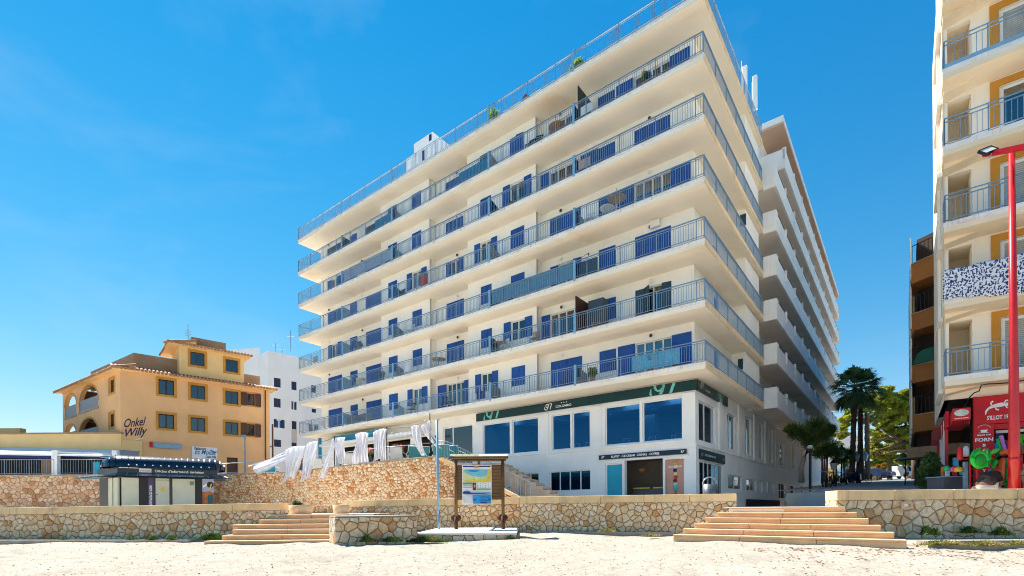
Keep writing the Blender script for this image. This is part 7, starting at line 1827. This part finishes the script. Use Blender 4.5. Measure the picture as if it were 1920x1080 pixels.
# weeds at the foot of the walls
def weed(label, px, py, Y, w, h, n, mat='leaf_weed', seed=1):
    p = at(px, py, Y); zb = p.z
    t = thing('weed', label, 'plant', None, p, group='weeds growing from the sand at the wall foot'); rr = random.Random(seed); mb = MB()
    for i in range(n):
        x = rr.gauss(0,1)*w*0.45; y = rr.uniform(-0.12,0.06); q = p+Vector((x,y,rr.uniform(0,h*0.75)*math.exp(-(x/w)**2*2))); d = Vector((rr.gauss(0,0.5),rr.gauss(0,0.4),rr.uniform(0.3,1))).normalized(); L = rr.uniform(0.04,0.12)
        w2 = d.cross(Vector((rr.gauss(0,1),rr.gauss(0,1),0.2))).normalized()*0.014; mb.quad(tuple(q-w2), tuple(q+w2), tuple(q+d*L+w2*0.3), tuple(q+d*L-w2*0.3))
    mb.done('leaves', M[mat], t)
for i, a_ in enumerate((('dark green cushion of weed at the left end of the left steps',399,1013,16.9,0.55,0.26,900,'leaf_weed'),('small tuft of weed under the left wall, right of centre',323,1012,17.3,0.18,0.13,220,'leaf_weed'),('small tuft under the left wall near the kiosk right edge',288,1013,17.4,0.16,0.14,220,'leaf_weed'),('low weed patch under the left wall below the kiosk',250,1014,17.5,0.2,0.10,160,'leaf_weed'),
    ('weed under the left wall below the kiosk left corner',121,1017,17.8,0.2,0.16,220,'leaf_weed'),('tiny weed near the left edge of the left wall',38,1019,18.0,0.12,0.12,120,'leaf_weed'),('pale weed trailing over the left kerb',160,1024,17.4,0.35,0.05,120,'leaf_dry'),
    ('dark weed tuft against the free standing stone block',687,1016,14.9,0.16,0.22,420,'leaf_weed'),('weed clump at the right foot of the stone block',735,1016,15.2,0.3,0.14,420,'leaf_weed'),('spreading weed between the block and the ledge',800,1016,15.85,0.62,0.14,1400,'leaf_weed'),('bright weed sprig before the ledge',812,1014,15.75,0.12,0.16,120,'leaf_dry'),('weed at the right end of the stone ledge',958,1013,16.1,0.12,0.14,200,'leaf_weed'),
    ('yellow green tuft on the kerb right of the board',1138,998,18.9,0.3,0.12,320,'leaf_dry'),('green sprig standing by the right wall near the steps',1735,1003,14.5,0.14,0.32,260,'leaf_weed'),('dark sprig right of the tall one at the right wall',1750,1003,14.5,0.1,0.22,220,'leaf_weed'),('weed tuft at the middle of the right wall foot',1815,1000,14.6,0.28,0.20,500,'leaf_weed'),('bright weed fan near the right end of the right wall',1876,1004,14.4,0.30,0.26,500,'leaf_weed'),
    ('dry yellow grass on the sand by the right kerb',1765,1022,12.15,0.5,0.07,520,'leaf_dry'),('dry yellow grass tuft further right on the sand',1845,1024,12.0,0.35,0.10,520,'leaf_dry'),('thin dry grass at the right edge of the sand',1905,1022,12.0,0.3,0.06,260,'leaf_dry'),('sparse dry weed below the kerb left of the wide steps',1222,1006,17.0,0.3,0.05,140,'leaf_dry'))):
    lab, px, py, Y, w, h, n, m = a_; weed(lab, px, py, Y, w, h, n, m, 50+i)
# dark bits of dry seaweed and leaves over the sand
rng = random.Random(11); mb = MB(); mb2 = MB()
for i in range(5200):
    Y = 5.9+rng.random()**1.3*12.5; X = rng.uniform(-1.05, 1.05)*Y*1.02
    if X > 4.0 and Y > 13.6 - (X-5)*0.75: continue
    if X < -3 and Y > 15.5 and X > -8: continue
    z = sand_z(X, Y)+0.012; s = rng.uniform(0.006,0.019)*(1+0.045*Y); a_ = rng.uniform(0,6.28); c_, s_2 = math.cos(a_)*s, math.sin(a_)*s
    tgt = mb if rng.random() < 0.72 or Y > 14 else mb2
    k = rng.uniform(0.25,0.6)
    tgt.add([(X-c_,Y-s_2,z),(X+s_2*k,Y-c_*k,z+s*0.5),(X+c_,Y+s_2,z+s*0.25),(X-s_2*k,Y+c_*k,z+s*0.6)], [(0,1,2,3)])
for i in range(420):
    X = rng.uniform(5.2, 10.8); Y = rng.gauss(9.6, 0.9) if rng.random() < 0.5 else rng.gauss(11, 0.35)
    z = sand_z(X, Y)+0.012; s = rng.uniform(0.02,0.05); a_ = rng.uniform(0,6.28); c_, s_2 = math.cos(a_)*s, math.sin(a_)*s
    mb2.add([(X-c_,Y-s_2,z),(X+s_2*.5,Y-c_*.5,z+s*0.5),(X+c_,Y+s_2,z+s*0.25),(X-s_2*.5,Y+c_*.5,z+s*0.5)], [(0,1,2,3)])
tag(mb.done('beach_litter', solid('dry_seaweed', (0.07,0.045,0.03,1), 0.9, 0, 0.5)), 'dark scattered scraps of dry seaweed across the pale sand', 'seaweed', kind='stuff')
tag(mb2.done('dry_leaves', solid('dry_leaf', (0.34,0.18,0.07,1), 0.9, 0, 0.5)), 'tan dry leaf scraps scattered on the sand at the right', 'leaves', kind='stuff')

# ------------------------------------------------------------------ street furniture, bikes, cars
def lantern(label, px, base_y, top_y, Y, s=1.0):
    b, tp = at(px, base_y, Y), at(px, top_y, Y)
    t = thing('street_lamp', label, 'street lamp', None, b, group='old style lanterns on the side street')
    mb = MB(); mb.tube([b, b+Vector((0,0,0.3)), b+Vector((0,0,0.35)), b+Vector((0,0,1.0)), (tp.x,tp.y,tp.z-0.75*s)], [0.14,0.12,0.07,0.06,0.04], 8); mb.torus((tp.x,tp.y,tp.z-0.9*s), 0.06, 0.03, None, 8, 4); mb.done('post', M['black'], t, True)
    mb = MB(); mb.tube([(tp.x,tp.y,tp.z-0.72*s),(tp.x,tp.y,tp.z-0.25*s)], [0.13*s,0.24*s], 6); h = mb.done('lantern_glass', M['led'], t)
    mb = MB(); mb.tube([(tp.x,tp.y,tp.z-0.25*s),(tp.x,tp.y,tp.z-0.02*s),(tp.x,tp.y,tp.z+0.1*s)], [0.27*s,0.08*s,0.02*s], 6); mb.done('lantern_cap', M['black'] if Y < 45 else M['rail'], h)
lantern('black lantern lamp left of the tallest palm', 1578, 905, 837, 40, 1.3)
lantern('lantern lamp between the two dark palm trunks', 1606.5, 903, 848, 50, 1.3)
lantern('lantern lamp right of the dark palms before the golden trunk', 1622, 899, 848, 54, 1.3)
lantern('lantern lamp near the feathery trees by the wing', 1563, 908, 862, 36, 1.0)
t = thing('street_lamp', 'black post with a white globe beside the first feathery tree', 'street lamp', None, at(1519,910,29.5))
mb = MB(); mb.tube([at(1519,925,29.5), at(1519,842,29.5)], 0.075, 8); mb.done('post', M['black'], t); mb = MB(); mb.ball(at(1519,838,29.5), 0.16, 10, 7, (1,1,0.7)); mb.done('lamp_head', M['led'], t, True)
t = thing('parasol', 'closed dark parasol frame on a thin pole in the street', 'parasol', None, at(1697,915,30))
mb = MB(); mb.tube([at(1697,917,30), at(1698,862,30)], 0.03, 6); mb.done('pole', M['black'], t)
mb = MB()
c = at(1698,857,30)
for i in range(8):
    a0, a1 = i*math.pi/4, (i+1)*math.pi/4; mb.quad((c.x,c.y,c.z), (c.x+0.62*math.cos(a0),c.y+0.62*math.sin(a0),c.z-0.16), (c.x+0.62*math.cos(a1),c.y+0.62*math.sin(a1),c.z-0.16))
mb.done('canopy', M['black'], t)
def bicycle():
    t = thing('bicycle', '', 'bicycle')
    for nm, x in (('front_wheel',0.52),('rear_wheel',-0.52)):
        mb = MB(); mb.torus((x,0,0.34), 0.32, 0.022, Matrix.Rotation(rad(90),3,'X'), 20, 5)
        for k in range(8): mb.tube([(x,0,0.34),(x+0.31*math.cos(k*math.pi/4),0,0.34+0.31*math.sin(k*math.pi/4))], 0.006, 3)
        mb.done(nm, M['black'], t)
    fm_ = solid('bike_frame', (0.06,0.06,0.07,1), 0.4)
    mb = MB()
    for a, b in (((-0.52,0,0.34),(-0.08,0,0.30)),((-0.08,0,0.30),(-0.18,0,0.85)),((-0.52,0,0.34),(-0.16,0,0.78)),((-0.16,0,0.76),(0.34,0,0.78)),((-0.08,0,0.30),(0.36,0,0.70)),((0.52,0,0.34),(0.32,0,0.95))): mb.tube([a,b], 0.02, 5)
    mb.done('frame', fm_, t)
    mb = MB(); mb.tube([(0.28,-0.28,1.0),(0.32,0,0.98),(0.28,0.28,1.0)], 0.015, 5); mb.done('handlebar', M['rail'], t)
    mb = MB(); mb.ball((-0.2,0,0.90), 0.11, 8, 5, (1.2,0.6,0.3)); mb.done('saddle', M['black'], t)
    return t
bk = bicycle(); labs = ['bicycle nearest the dark steps','second bicycle from the dark steps','bicycle with a red tinted crowd behind, third from the steps','bicycle in the middle of the rack row','bicycle just left of the street lamp','bicycle right of the street lamp by the palm foot','bicycle parked alone right of the dark palm trunks']
for i, (px, py, Y, rz, sc) in enumerate(((1546,914,31,50,1.0),(1554,914,32.5,70,1.0),(1561,912,34,40,1.0),(1570,911,36,75,1.0),(1579,909,38,30,1.0),(1587,908,41,60,1.0),(1619,906,44,10,1.0))):
    p = at(px, py, Y)
    if i == 0: bk.matrix_world = Matrix.Translation(p) @ Matrix.Rotation(rad(rz),4,'Z'); bk['label'] = labs[0]; bk['group'] = 'bicycles parked by the lamps'
    else: place_copy(bk, p, rad(rz), labs[i], 'bicycles parked by the lamps')
def car(label, px, py, Y, rz, c, van=False):
    p = at(px, py, Y); f = Frame(p.x, p.y, rad(rz), p.z)
    t = thing('parked_car', label, 'car', f, p, group='cars parked far up the street')
    cm = solid('car_%d%d%d' % tuple(int(v*100) for v in c), (*c,1), 0.25)
    H = 1.9 if van else 1.45
    mb = MB(f); mb.extrude_x([(-2.1,0.35),(-2.15,0.75),(-1.9,0.95),(-1.2,1.02),(-0.6,H-0.05),(-0.2,H),(1.5,H),(2.0,1.0),(2.1,0.8),(2.1,0.35)], -0.85, 0.85); mb.done('body', cm, t, bevel=0.06)
    mb = MB(f); mb.quad((-0.70,-1.21,1.04),(0.70,-1.21,1.04),(0.62,-0.64,H-0.10),(-0.62,-0.64,H-0.10)); mb.done('windscreen', M['black'], t)
    for sx_ in (-0.6,0.6): mb = MB(f); mb.box(sx_-0.14,sx_+0.14,-2.16,-2.12,0.66,0.80); mb.done('headlight', M['led'], t)
    for sx_ in (-0.8,0.8):
        for y in (-1.35,1.35): mb = MB(f); mb.tube([(sx_-0.1,y,0.33),(sx_+0.1,y,0.33)], 0.33, 12); mb.done('wheel', M['black'], t)
car('white van facing down the street under the far trees', 1692, 897, 78, 8, (0.75,0.75,0.74), True)
car('dark blue car right of the golden palm trunk', 1642, 898, 70, 30, (0.02,0.04,0.10))
car('blue car behind the lamps left of the dark palms', 1590, 898, 66, -20, (0.03,0.12,0.25))
car('white car behind the lantern between the dark palms', 1606, 896, 72, 10, (0.7,0.7,0.7))
for i, (px, py, Y, lab) in enumerate(((1600,906,42,'dark scooter at the foot of the tallest palm'),(1611,906,43,'dark scooter between the palm feet'),(1630,900,60,'dark motorbike right of the golden palm foot'))):
    p = at(px,py,Y); f = Frame(p.x,p.y,rad(30+i*20),p.z); t = thing('scooter', lab, 'scooter', f, p, group='scooters by the palms')
    for x in (-0.55,0.6): mb = MB(f); mb.torus((x,0,0.25), 0.19, 0.06, Matrix.Rotation(rad(90),3,'X'), 14, 6); mb.done('wheel', M['black'], t)
    mb = MB(f); mb.extrude_y([(-0.85,0.45),(-0.7,0.72),(-0.1,0.78),(0.05,0.35),(0.35,0.32),(0.5,0.95),(0.62,0.9),(0.55,0.35),(0.0,0.22),(-0.7,0.3)], -0.13, 0.13); mb.done('body', solid('scooter_blue',(0.02,0.03,0.06,1),0.3), t, bevel=0.03)
    mb = MB(f); mb.tube([(0.5,-0.3,1.02),(0.52,0,0.98),(0.5,0.3,1.02)], 0.02, 5); mb.done('handlebar', M['black'], t)
# far low buildings behind the trees
fb = at(1560, 900, 75); FB = Frame(fb.x, fb.y, rad(-15))
t = thing('far_house', 'pale cream house seen low behind the lamps and bicycles', 'building', FB)
mb = MB(FB); mb.wall(-3, 6, -2, 5.6, 0, 0.3, [(1.0,1.8,1.8,3.2),(3.2,4.0,1.8,3.2)]); mb.box(-3,6,0.31,6,-2,5.55); mb.done('wall', M['orange_light'], t); mb = MB(FB); mb.box(1.0,1.8,0.2,0.29,1.8,3.2); mb.box(3.2,4.0,0.2,0.29,1.8,3.2); mb.done('window', M['white'], t)
fb = at(1655, 899, 100); FB = Frame(fb.x, fb.y, rad(-5)); t = thing('far_house', 'small salmon house under the bright green tree at the end of the street', 'building', FB)
mb = MB(FB); mb.wall(-1.5, 2.5, -2, 2.4, 0, 0.3, [(0.2,0.9,0.6,1.5)]); mb.box(-1.5,2.5,0.31,4,-2,2.35); mb.done('wall', M['orange_wall'], t); mb = MB(FB); mb.box(-1.8,2.8,-0.3,4.3,2.4,2.6); mb.done('roof', M['tile'], t)
fb = at(1718, 897, 88); FB = Frame(fb.x, fb.y, rad(-5)); t = thing('far_house', 'low brick and white house to the right of the far van', 'building', FB)
mb = MB(FB); mb.wall(-1.5, 6.5, -2, 2.6, 0, 0.3, [(0.0,0.9,0.8,1.8),(3,4,0.8,1.8)]); mb.box(-1.5,6.5,0.31,4,-2,2.55); mb.done('wall', M['orange_wall'], t); mb = MB(FB); mb.box(0,0.9,0.2,0.28,0.8,1.8); mb.box(3,4,0.2,0.28,0.8,1.8); mb.done('window', M['dark'], t)
fb = at(1560, 835, 88); FB = Frame(fb.x, fb.y, rad(-37), 0); t = thing('far_block', 'grey roofed block edge seen above the feathery trees beyond the wing', 'building', FB)
mb = MB(FB); mb.extrude_x([(0,-1),(0,at(1556,822,88).z),(12,at(1556,822,88).z+0.5),(12,-1)], -4, 4); mb.done('wall', M['white_wall'], t)
# planter walls, dark steps and sunken entrance beside the wing
pw2 = at(1475, 945, 25.5)
f, L = seg_frame((at(1476,940,25.2).x,25.2), (at(1536,940,24.6).x,24.6))
t = thing('low_wall', 'beige rendered low wall beside the dark steps in the side street', 'wall', f); mb = MB(f); mb.box(0, L, 0, 3.2, -0.3, at(1500,924,24.9).z); mb.done('wall_body', M['parapet_brown'] if False else paint('beige_render', (0.66,0.50,0.38,1), 0.85, 0.15, 1), t)
t = thing('sloping_slab', 'pale tilted slab leaning on the end of the low beige wall', 'slab', f); mb = MB(f); mb.extrude_y([(-0.12,0.3),(0.0,0.62),(0.45,0.32),(0.2,-0.05)], -0.06, -0.01); mb.done('slab_body', bpy.data.materials['beige_render'], t)
t = thing('gate_pillar', 'short pinkish pillar right of the beige wall with a white sticker', 'pillar', f); mb = MB(f); mb.box(L+0.12, L+0.50, 0, 0.4, -0.3, at(1530,918,24.5).z); mb.done('pillar_body', bpy.data.materials['beige_render'], t); mb = MB(f); mb.box(L+0.2,L+0.3,-0.01,-0.003,0.25,0.5); mb.done('sticker', M['white'], t)
t = thing('dark_steps', 'grey steps climbing from the promenade to the side street', 'steps', f)
for i in range(6):
    mb = MB(f); mb.box(L+0.52, L+1.95, i*0.33, 2.6, -0.3 if i == 0 else -0.03+0.12*i, -0.03+0.12*(i+1)); mb.done('step', M['street'], t)
mb = MB(MF); mb.box(-0.90,-0.86,11.2,22,-0.2,0.45); o = mb.done('sunken_shutters', M['dark'], block); o['label'] = 'dark sunken openings at the foot of the side wall'
# litter bin
b = at(1331, 920, 19.6); t = thing('litter_bin', 'grey perforated metal litter bin with an arched handle behind the wall', 'bin', None, (b.x,19.6,-0.05))
zt1 = at(1331,908,19.6).z
mb = MB(); mb.tube([(b.x,19.6,-0.05),(b.x,19.6,zt1)], [0.24,0.27], 20); mb.done('bucket', M['rail'], t, True) if False else mb.done('bucket', solid('bin_metal',(0.16,0.19,0.22,1),0.4,0.5), t, True)
mb = MB(); mb.torus((b.x,19.6,zt1), 0.27, 0.03, Matrix.Rotation(rad(90),3,'X'), 16, 6, 0, math.pi); mb.done('handle', M['rail'], t, True)
mb = MB()
for i in range(8):
    for k in range(5): a_ = rad(200+i*18); mb.ball((b.x+0.265*math.cos(a_),19.6+0.265*math.sin(a_),zt1-0.12-k*0.09), 0.015, 5, 4)
mb.done('perforation', M['black'], t)
# planters at the top of the left steps
for px, w, lab, gr in ((564,0.45,'round stone planter with a green shoot behind the left steps',True),(640,0.32,'stone planter half hidden by the middle wall',False)):
    p = at(px, 957, 19.5); t = thing('stone_planter', lab, 'planter', None, p); mb = MB(); mb.tube([(p.x,19.5,-0.25),(p.x,19.5,-0.2),(p.x,19.5,at(px,947,19.5).z)], [w*0.8,w*0.9,w], 16); mb.done('bowl', M['sandstone'], t, True)
    if gr: leaf_cloud('leaves', M['leaf_weed'], t, [(p.x-0.15,19.5,at(px,944,19.5).z,0.16,0.5)], 160, 0.07, 61)
pl_ = at(452, 912, 33.4)
t = thing('wall_plaque', 'small white plaque on the brown rubble wall right of the kiosk', 'plaque', None, pl_); f_, _ = seg_frame((-24.5,33.4),(-19.7,34.2)); q = f_.loc(pl_.x, pl_.y)[0]
x_, z_ = f_.F(452,909,-0.03); mb = MB(f_); mb.box(x_-0.2,x_+0.2,-0.05,-0.01,z_-0.11,z_+0.11); mb.done('plate', M['white'], t)

# ------------------------------------------------------------------ things standing on the balconies
def bchair(lab, x, k, y=0.55, rz=0, c='white', sc=1.0):
    P = MF.m @ Vector((x, y, SL(k)+0.005)); f = Frame(P.x, P.y, TH+rad(rz), P.z)
    t = thing('balcony_chair', lab, 'chair', f, P, group='chairs on the balconies'); m = {'white':M['white'],'dark':M['black'],'wood':M['wood'],'tan':solid('tan_wicker',(0.45,0.25,0.12,1))}[c]
    mb = MB(f); mb.box(-0.22,0.22,-0.22,0.22,0.42,0.45); mb.done('seat', m, t)
    mb = MB(f)
    for i in range(5): mb.box(-0.20+i*0.09,-0.16+i*0.09,0.2,0.23,0.46,0.86)
    mb.box(-0.23,0.23,0.2,0.235,0.84,0.90); mb.done('backrest', m, t)
    for sx_ in (-0.2,0.2):
        for sy in (-0.2,0.2): mb = MB(f); mb.tube([(sx_,sy,0),(sx_,sy,0.42)], 0.018, 5); mb.done('leg', m, t)
def btable(lab, x, k, y=0.7, c='white', r=0.35):
    P = MF.m @ Vector((x, y, SL(k)+0.005)); f = Frame(P.x, P.y, TH, P.z)
    t = thing('balcony_table', lab, 'table', f, P, group='tables on the balconies'); m = {'white':M['white'],'wood':M['wood'],'tan':solid('tan_wicker',(0.45,0.25,0.12,1))}[c]
    mb = MB(f); mb.tube([(0,0,0.70),(0,0,0.73)], r, 16); mb.done('tabletop', m, t)
    for a_ in range(4): mb = MB(f); mb.tube([(r*0.7*math.cos(a_*1.57+.78),r*0.7*math.sin(a_*1.57+.78),0.7),(r*0.5*math.cos(a_*1.57+.78),r*0.5*math.sin(a_*1.57+.78),0)], 0.015, 5); mb.done('leg', m, t)
for a_ in (('dark chair on the lowest balcony before the open white door in the middle',-17.3,0,0.6,20,'dark'),('second dark chair on the lowest balcony beside the first',-16.7,0,0.7,-40,'dark'),('dark folded chair on the lowest balcony near the second shutter pair',-20.6,0,0.6,10,'dark'),
    ('white chair left of the tan table, second balcony from the bottom',-13.0,1,0.6,30,'white'),('white chair on the second balcony beside the right wooden table',-12.1,1,0.6,-20,'white'),('tan chair before the open doors on the second balcony',-9.9,1,0.7,10,'tan'),('tan chair behind the railing of the second balcony, further right',-5.9,1,0.8,15,'tan'),
    ('white chair stack on the fourth balcony right of the post',-6.2,3,0.6,0,'white'),('white chair on the third balcony by the teal screen',-7.3,2,0.6,0,'white'),('dark chair on the top balcony near the stepped wall',-10.0,5,0.5,0,'dark'),('second dark chair on the top balcony near the stepped wall',-9.4,5,0.5,20,'dark'),('dark chair behind the fourth balcony railing at far left',-21.6,3,0.6,0,'dark')): bchair(*a_)
for a_ in (('tan oval table on the second balcony left of the middle bay',-17.9,1,0.7,'tan',0.5),('tan table before the open doors on the second balcony',-12.6,1,0.7,'tan',0.45),('wooden table on the top balcony before the open blue door',-8.2,5,0.6,'tan',0.5),('white table on the second balcony far left',-26.4,1,0.6,'white',0.4),('white table on the fourth balcony before the blue shutters',-5.2,3,0.7,'white',0.4)): btable(*a_)
# covers and cloths tied to railings
def rail_cloth(lab, x0, x1, k, mat, h=0.8, y=0.075):
    P = MF.m @ Vector((x0, y, SL(k))); t = thing('railing_cloth', lab, 'cloth', MF, P); mb = MB(MF); n = int((x1-x0)/0.08); vs = []
    for i in range(n+1):
        x = x0+(x1-x0)*i/n; vs += [(x, y+0.012*math.sin(i*1.7), SL(k)+0.12), (x, y+0.01*math.sin(i*1.1), SL(k)+0.12+h)]
    mb.add(vs, [(2*i, 2*i+2, 2*i+3, 2*i+1) for i in range(n)]); mb.done('cloth_panel', mat, t)
bc = paint('blue_patterned_cloth', (0.10,0.40,0.60,1), 0.8, 0.2, 20, (0.7,0.8,0.85,1), 0.8)
rail_cloth('pale blue patterned cloth tied inside the lowest railing at the right', -3.6, -1.2, 0, bc, 0.72)
gc_ = paint('grey_mesh_cloth', (0.35,0.42,0.52,1), 0.8, 0.15, 3)
rail_cloth('grey blue mesh on the fifth balcony railing at the left', -27.8, -22.0, 4, gc_, 0.8)
rail_cloth('grey mesh on the lowest balcony railing at the left', -27.8, -24.6, 0, solid('dark_mesh',(0.12,0.14,0.17,1),0.9), 0.55, 0.25)
rail_cloth('teal mesh behind the railing of the third balcony, right of the post', -12.6, -6.9, 2, solid('teal_mesh',(0.10,0.26,0.38,1),0.9), 0.82)
rail_cloth('red and orange towel on the fourth balcony railing left of centre', -19.0, -18.2, 3, solid('red_towel',(0.40,0.08,0.04,1),0.9,0,0.4), 0.75)
P = MF.m @ Vector((-23.0,1.3,SL(5)+2.0)); t = thing('awning', 'teal awning rolled half down on the top balcony at the left', 'awning', MF, P); mb = MB(MF); mb.extrude_x([(1.5,SL(5)+0.2),(1.5,SL(5)+2.1),(1.45,SL(5)+2.1),(0.25,SL(5)+1.0),(0.25,SL(5)+0.1),(0.3,SL(5)+0.1),(0.3,SL(5)+0.95)], -24.4, -20.9) if False else mb.box(-24.3,-21.9,0.4,0.44,SL(5)+0.12,SL(5)+1.02); mb.done('fabric', solid('teal_awning',(0.02,0.22,0.38,1),0.8), t)
mb = MB(MF); t = thing('awning', 'second teal awning panel on the top balcony left of centre', 'awning', MF, MF.m @ Vector((-15,0.4,SL(5)+1))); mb.box(-15.6,-12.9,0.4,0.44,SL(5)+0.12,SL(5)+1.05); mb.done('fabric', M['teal_awning'], t)
# screens, cupboard, parasol, plants
def slab_thing(name, lab, cat, box, mat): 
    P = MF.m @ Vector(((box[0]+box[1])/2, (box[2]+box[3])/2, box[4])); t = thing(name, lab, cat, MF, P); mb = MB(MF); mb.box(*box); mb.done('panel', mat, t, bevel=0.01); return t
s1_ = SL(1); slab_thing('screen', 'brown slatted privacy screen on the second balcony right of the open doors', 'screen', (-6.83,-6.78,0.1,1.5,s1_+0.1,s1_+1.95), M['brown_wood'])
slab_thing('cupboard', 'dark grey cupboard behind the brown screen on the second balcony', 'cupboard', (-6.4,-5.5,0.75,1.35,s1_+0.01,s1_+1.75), solid('slate_grey',(0.06,0.075,0.09,1)))
slab_thing('screen', 'black triangular screen on the top balcony near the blue post', 'screen', (-6.6,-6.55,0.1,1.5,SL(5)+0.1,SL(5)+1.9), solid('dark_screen',(0.012,0.025,0.025,1)))
slab_thing('screen', 'teal panel screen on the third balcony right of the mesh', 'screen', (-6.7,-5.6,0.3,0.36,SL(2)+0.05,SL(2)+0.95), M['shutter_teal'])
slab_thing('air_conditioner', 'small square air conditioning unit on the wall of the third balcony', 'air conditioner', (-3.15,-2.65,1.35,1.58,SL(2)+2.05,SL(2)+2.4), M['white'])
P = MF.m @ Vector((-5.0,0.75,SL(3))); t = thing('parasol', 'folded tan parasol canopy on the fourth balcony near the right', 'parasol', MF, P)
mb = MB(MF); mb.tube([(-4.6,0.6,SL(3)+0.05),(-4.6,0.6,SL(3)+1.5)], 0.02, 6); mb.done('pole', M['rail'], t)
mb = MB(MF)
for i in range(10):
    a0, a1 = i*0.628, (i+1)*0.628; mb.quad((-4.6,0.6,SL(3)+1.25),(-4.6+0.5*math.cos(a0),0.6+0.5*math.sin(a0),SL(3)+0.98),(-4.6+0.5*math.cos(a1),0.6+0.5*math.sin(a1),SL(3)+0.98))
mb.done('canopy', solid('tan_canopy',(0.45,0.35,0.25,1)), t)
def roof_plant(lab, px, py, r, seed):
    x, z = MF.F(px, py, 0.45); P = MF.m @ Vector((x, 0.45, SL(6)+0.01)); t = thing('potted_plant', lab, 'potted plant', None, P, group='plants on the roof terrace')
    mb = MB(); mb.tube([P, P+Vector((0,0,0.3))], [0.12,0.17], 10); mb.done('pot', M['tile'], t); leaf_cloud('leaves', M['leaf_bright'], t, [(P.x,P.y,P.z+0.3+r,r,1.0)], 260, 0.11, seed, shell=0.0)
roof_plant('bushy plant behind the roof railing left of the brown table', 927, 210, 0.32, 71)
roof_plant('flowering plant behind the roof railing nearer the corner', 1086, 112, 0.26, 72)
roof_plant('small plant left of the flowering plant on the roof terrace', 1075, 125, 0.16, 73)
def roof_item(name, lab, cat, px, py, fn):
    x, z = MF.F(px, py, 0.6); P = MF.m @ Vector((x, 0.6, SL(6)+0.01)); f = Frame(P.x, P.y, TH, P.z); t = thing(name, lab, cat, f, P); fn(f, t)
def ft(f, t):
    mb = MB(f); mb.extrude_y([(-0.35,0.55),(0,0.9),(0.4,0.55),(0,0.2)], -0.02, 0.02); mb.done('tabletop', M['brown_wood'], t); mb = MB(f); mb.tube([(-0.35,0,0),(0.1,0,0.6)], 0.015, 5); mb.tube([(0.35,0,0),(-0.1,0,0.6)], 0.015, 5); mb.done('legs', M['black'], t)
roof_item('folded_table', 'dark brown tilted table behind the roof terrace railing', 'table', 985, 172, ft)
def ch_(f, t):
    for i, c in enumerate((M['white'],)):
        mb = MB(f); mb.box(-0.22,0.22,-0.2,0.2,0.4,0.43); mb.box(-0.22,0.22,0.18,0.21,0.43,0.85); mb.done('seat', c, t)
        for sx_ in (-0.2,0.2): mb = MB(f); mb.tube([(sx_,-0.18,0),(sx_,-0.18,0.4)], 0.015, 5); mb.tube([(sx_,0.18,0),(sx_,0.18,0.4)], 0.015, 5); mb.done('leg', c, t)
roof_item('roof_chair', 'pink white chair right of the brown table on the roof terrace', 'chair', 1003, 162, ch_)
roof_item('roof_chair', 'pale wire chair left of the brown table on the roof terrace', 'chair', 966, 188, ch_)
for px, k, lab in ((1103,2,'small bird figure on a thin arm above the third balcony'),):
    x, z = MF.F(px, 475, 0.3); t = thing('wind_vane', lab, 'ornament', MF, MF.m @ Vector((x,0.3,z))); mb = MB(MF); mb.tube([(x-0.9,0.4,z-0.12),(x,0.3,z)], 0.012, 5); mb.ball((x+0.02,0.3,z-0.05), 0.06, 6, 5, (0.5,0.5,1.4)); mb.done('arm', M['black'], t)

cs_ = ['A','C','E','F','H','I','J','K','G','D']; bay = {'A':'leftmost door','C':'third bay from the left','D':'fourth bay','E':'fifth bay','F':'sixth bay','G':'seventh bay','H':'eighth bay','I':'third bay from the right','J':'second bay from the right','K':'rightmost bay'}
fl_ = ['lowest','second','third','fourth','fifth','sixth']
rr = random.Random(77); used_ = set()
for n_ in range(26):
    c_ = rr.choice(cs_); k = rr.randint(0, 5)
    if (c_, k) in used_: continue
    used_.add((c_, k)); x = (cols_[c_][0]+cols_[c_][1])/2+rr.uniform(-0.5,0.5)
    kind = rr.choice(['chair','chair2','table','towel','plant'])
    where = '%s balcony row, %s' % (fl_[k], bay[c_])
    if kind == 'chair': bchair('white slatted chair alone on the '+where, x, k, 0.6, rr.uniform(-60,60), 'white')
    elif kind == 'chair2': bchair('dark slatted chair alone on the '+where, x, k, 0.6, rr.uniform(-60,60), 'dark')
    elif kind == 'table': btable('small wooden table on the '+where, x, k, 0.7, 'wood', 0.35)
    elif kind == 'towel': rail_cloth('towel hung on the railing of the '+where, x-0.35, x+0.35, k, [M['white'], solid('peach_towel',(0.7,0.35,0.2,1),0.9), solid('navy_towel',(0.02,0.05,0.2,1),0.9), solid('sand_towel',(0.55,0.45,0.3,1),0.9)][n_ % 4], 0.5, 0.075)
    else:
        P = MF.m @ Vector((x, 0.3, SL(k)+0.01)); t = thing('potted_plant', 'green potted plant on the '+where, 'potted plant', None, P, group='potted plants on the balconies'); mb = MB(); mb.tube([P, P+Vector((0,0,0.28))], [0.11,0.15], 10); mb.done('pot', M['tile'], t); leaf_cloud('leaves', M['leaf_weed'], t, [(P.x,P.y,P.z+0.5,0.26,1.1)], 180, 0.1, 200+n_, shell=0.0)
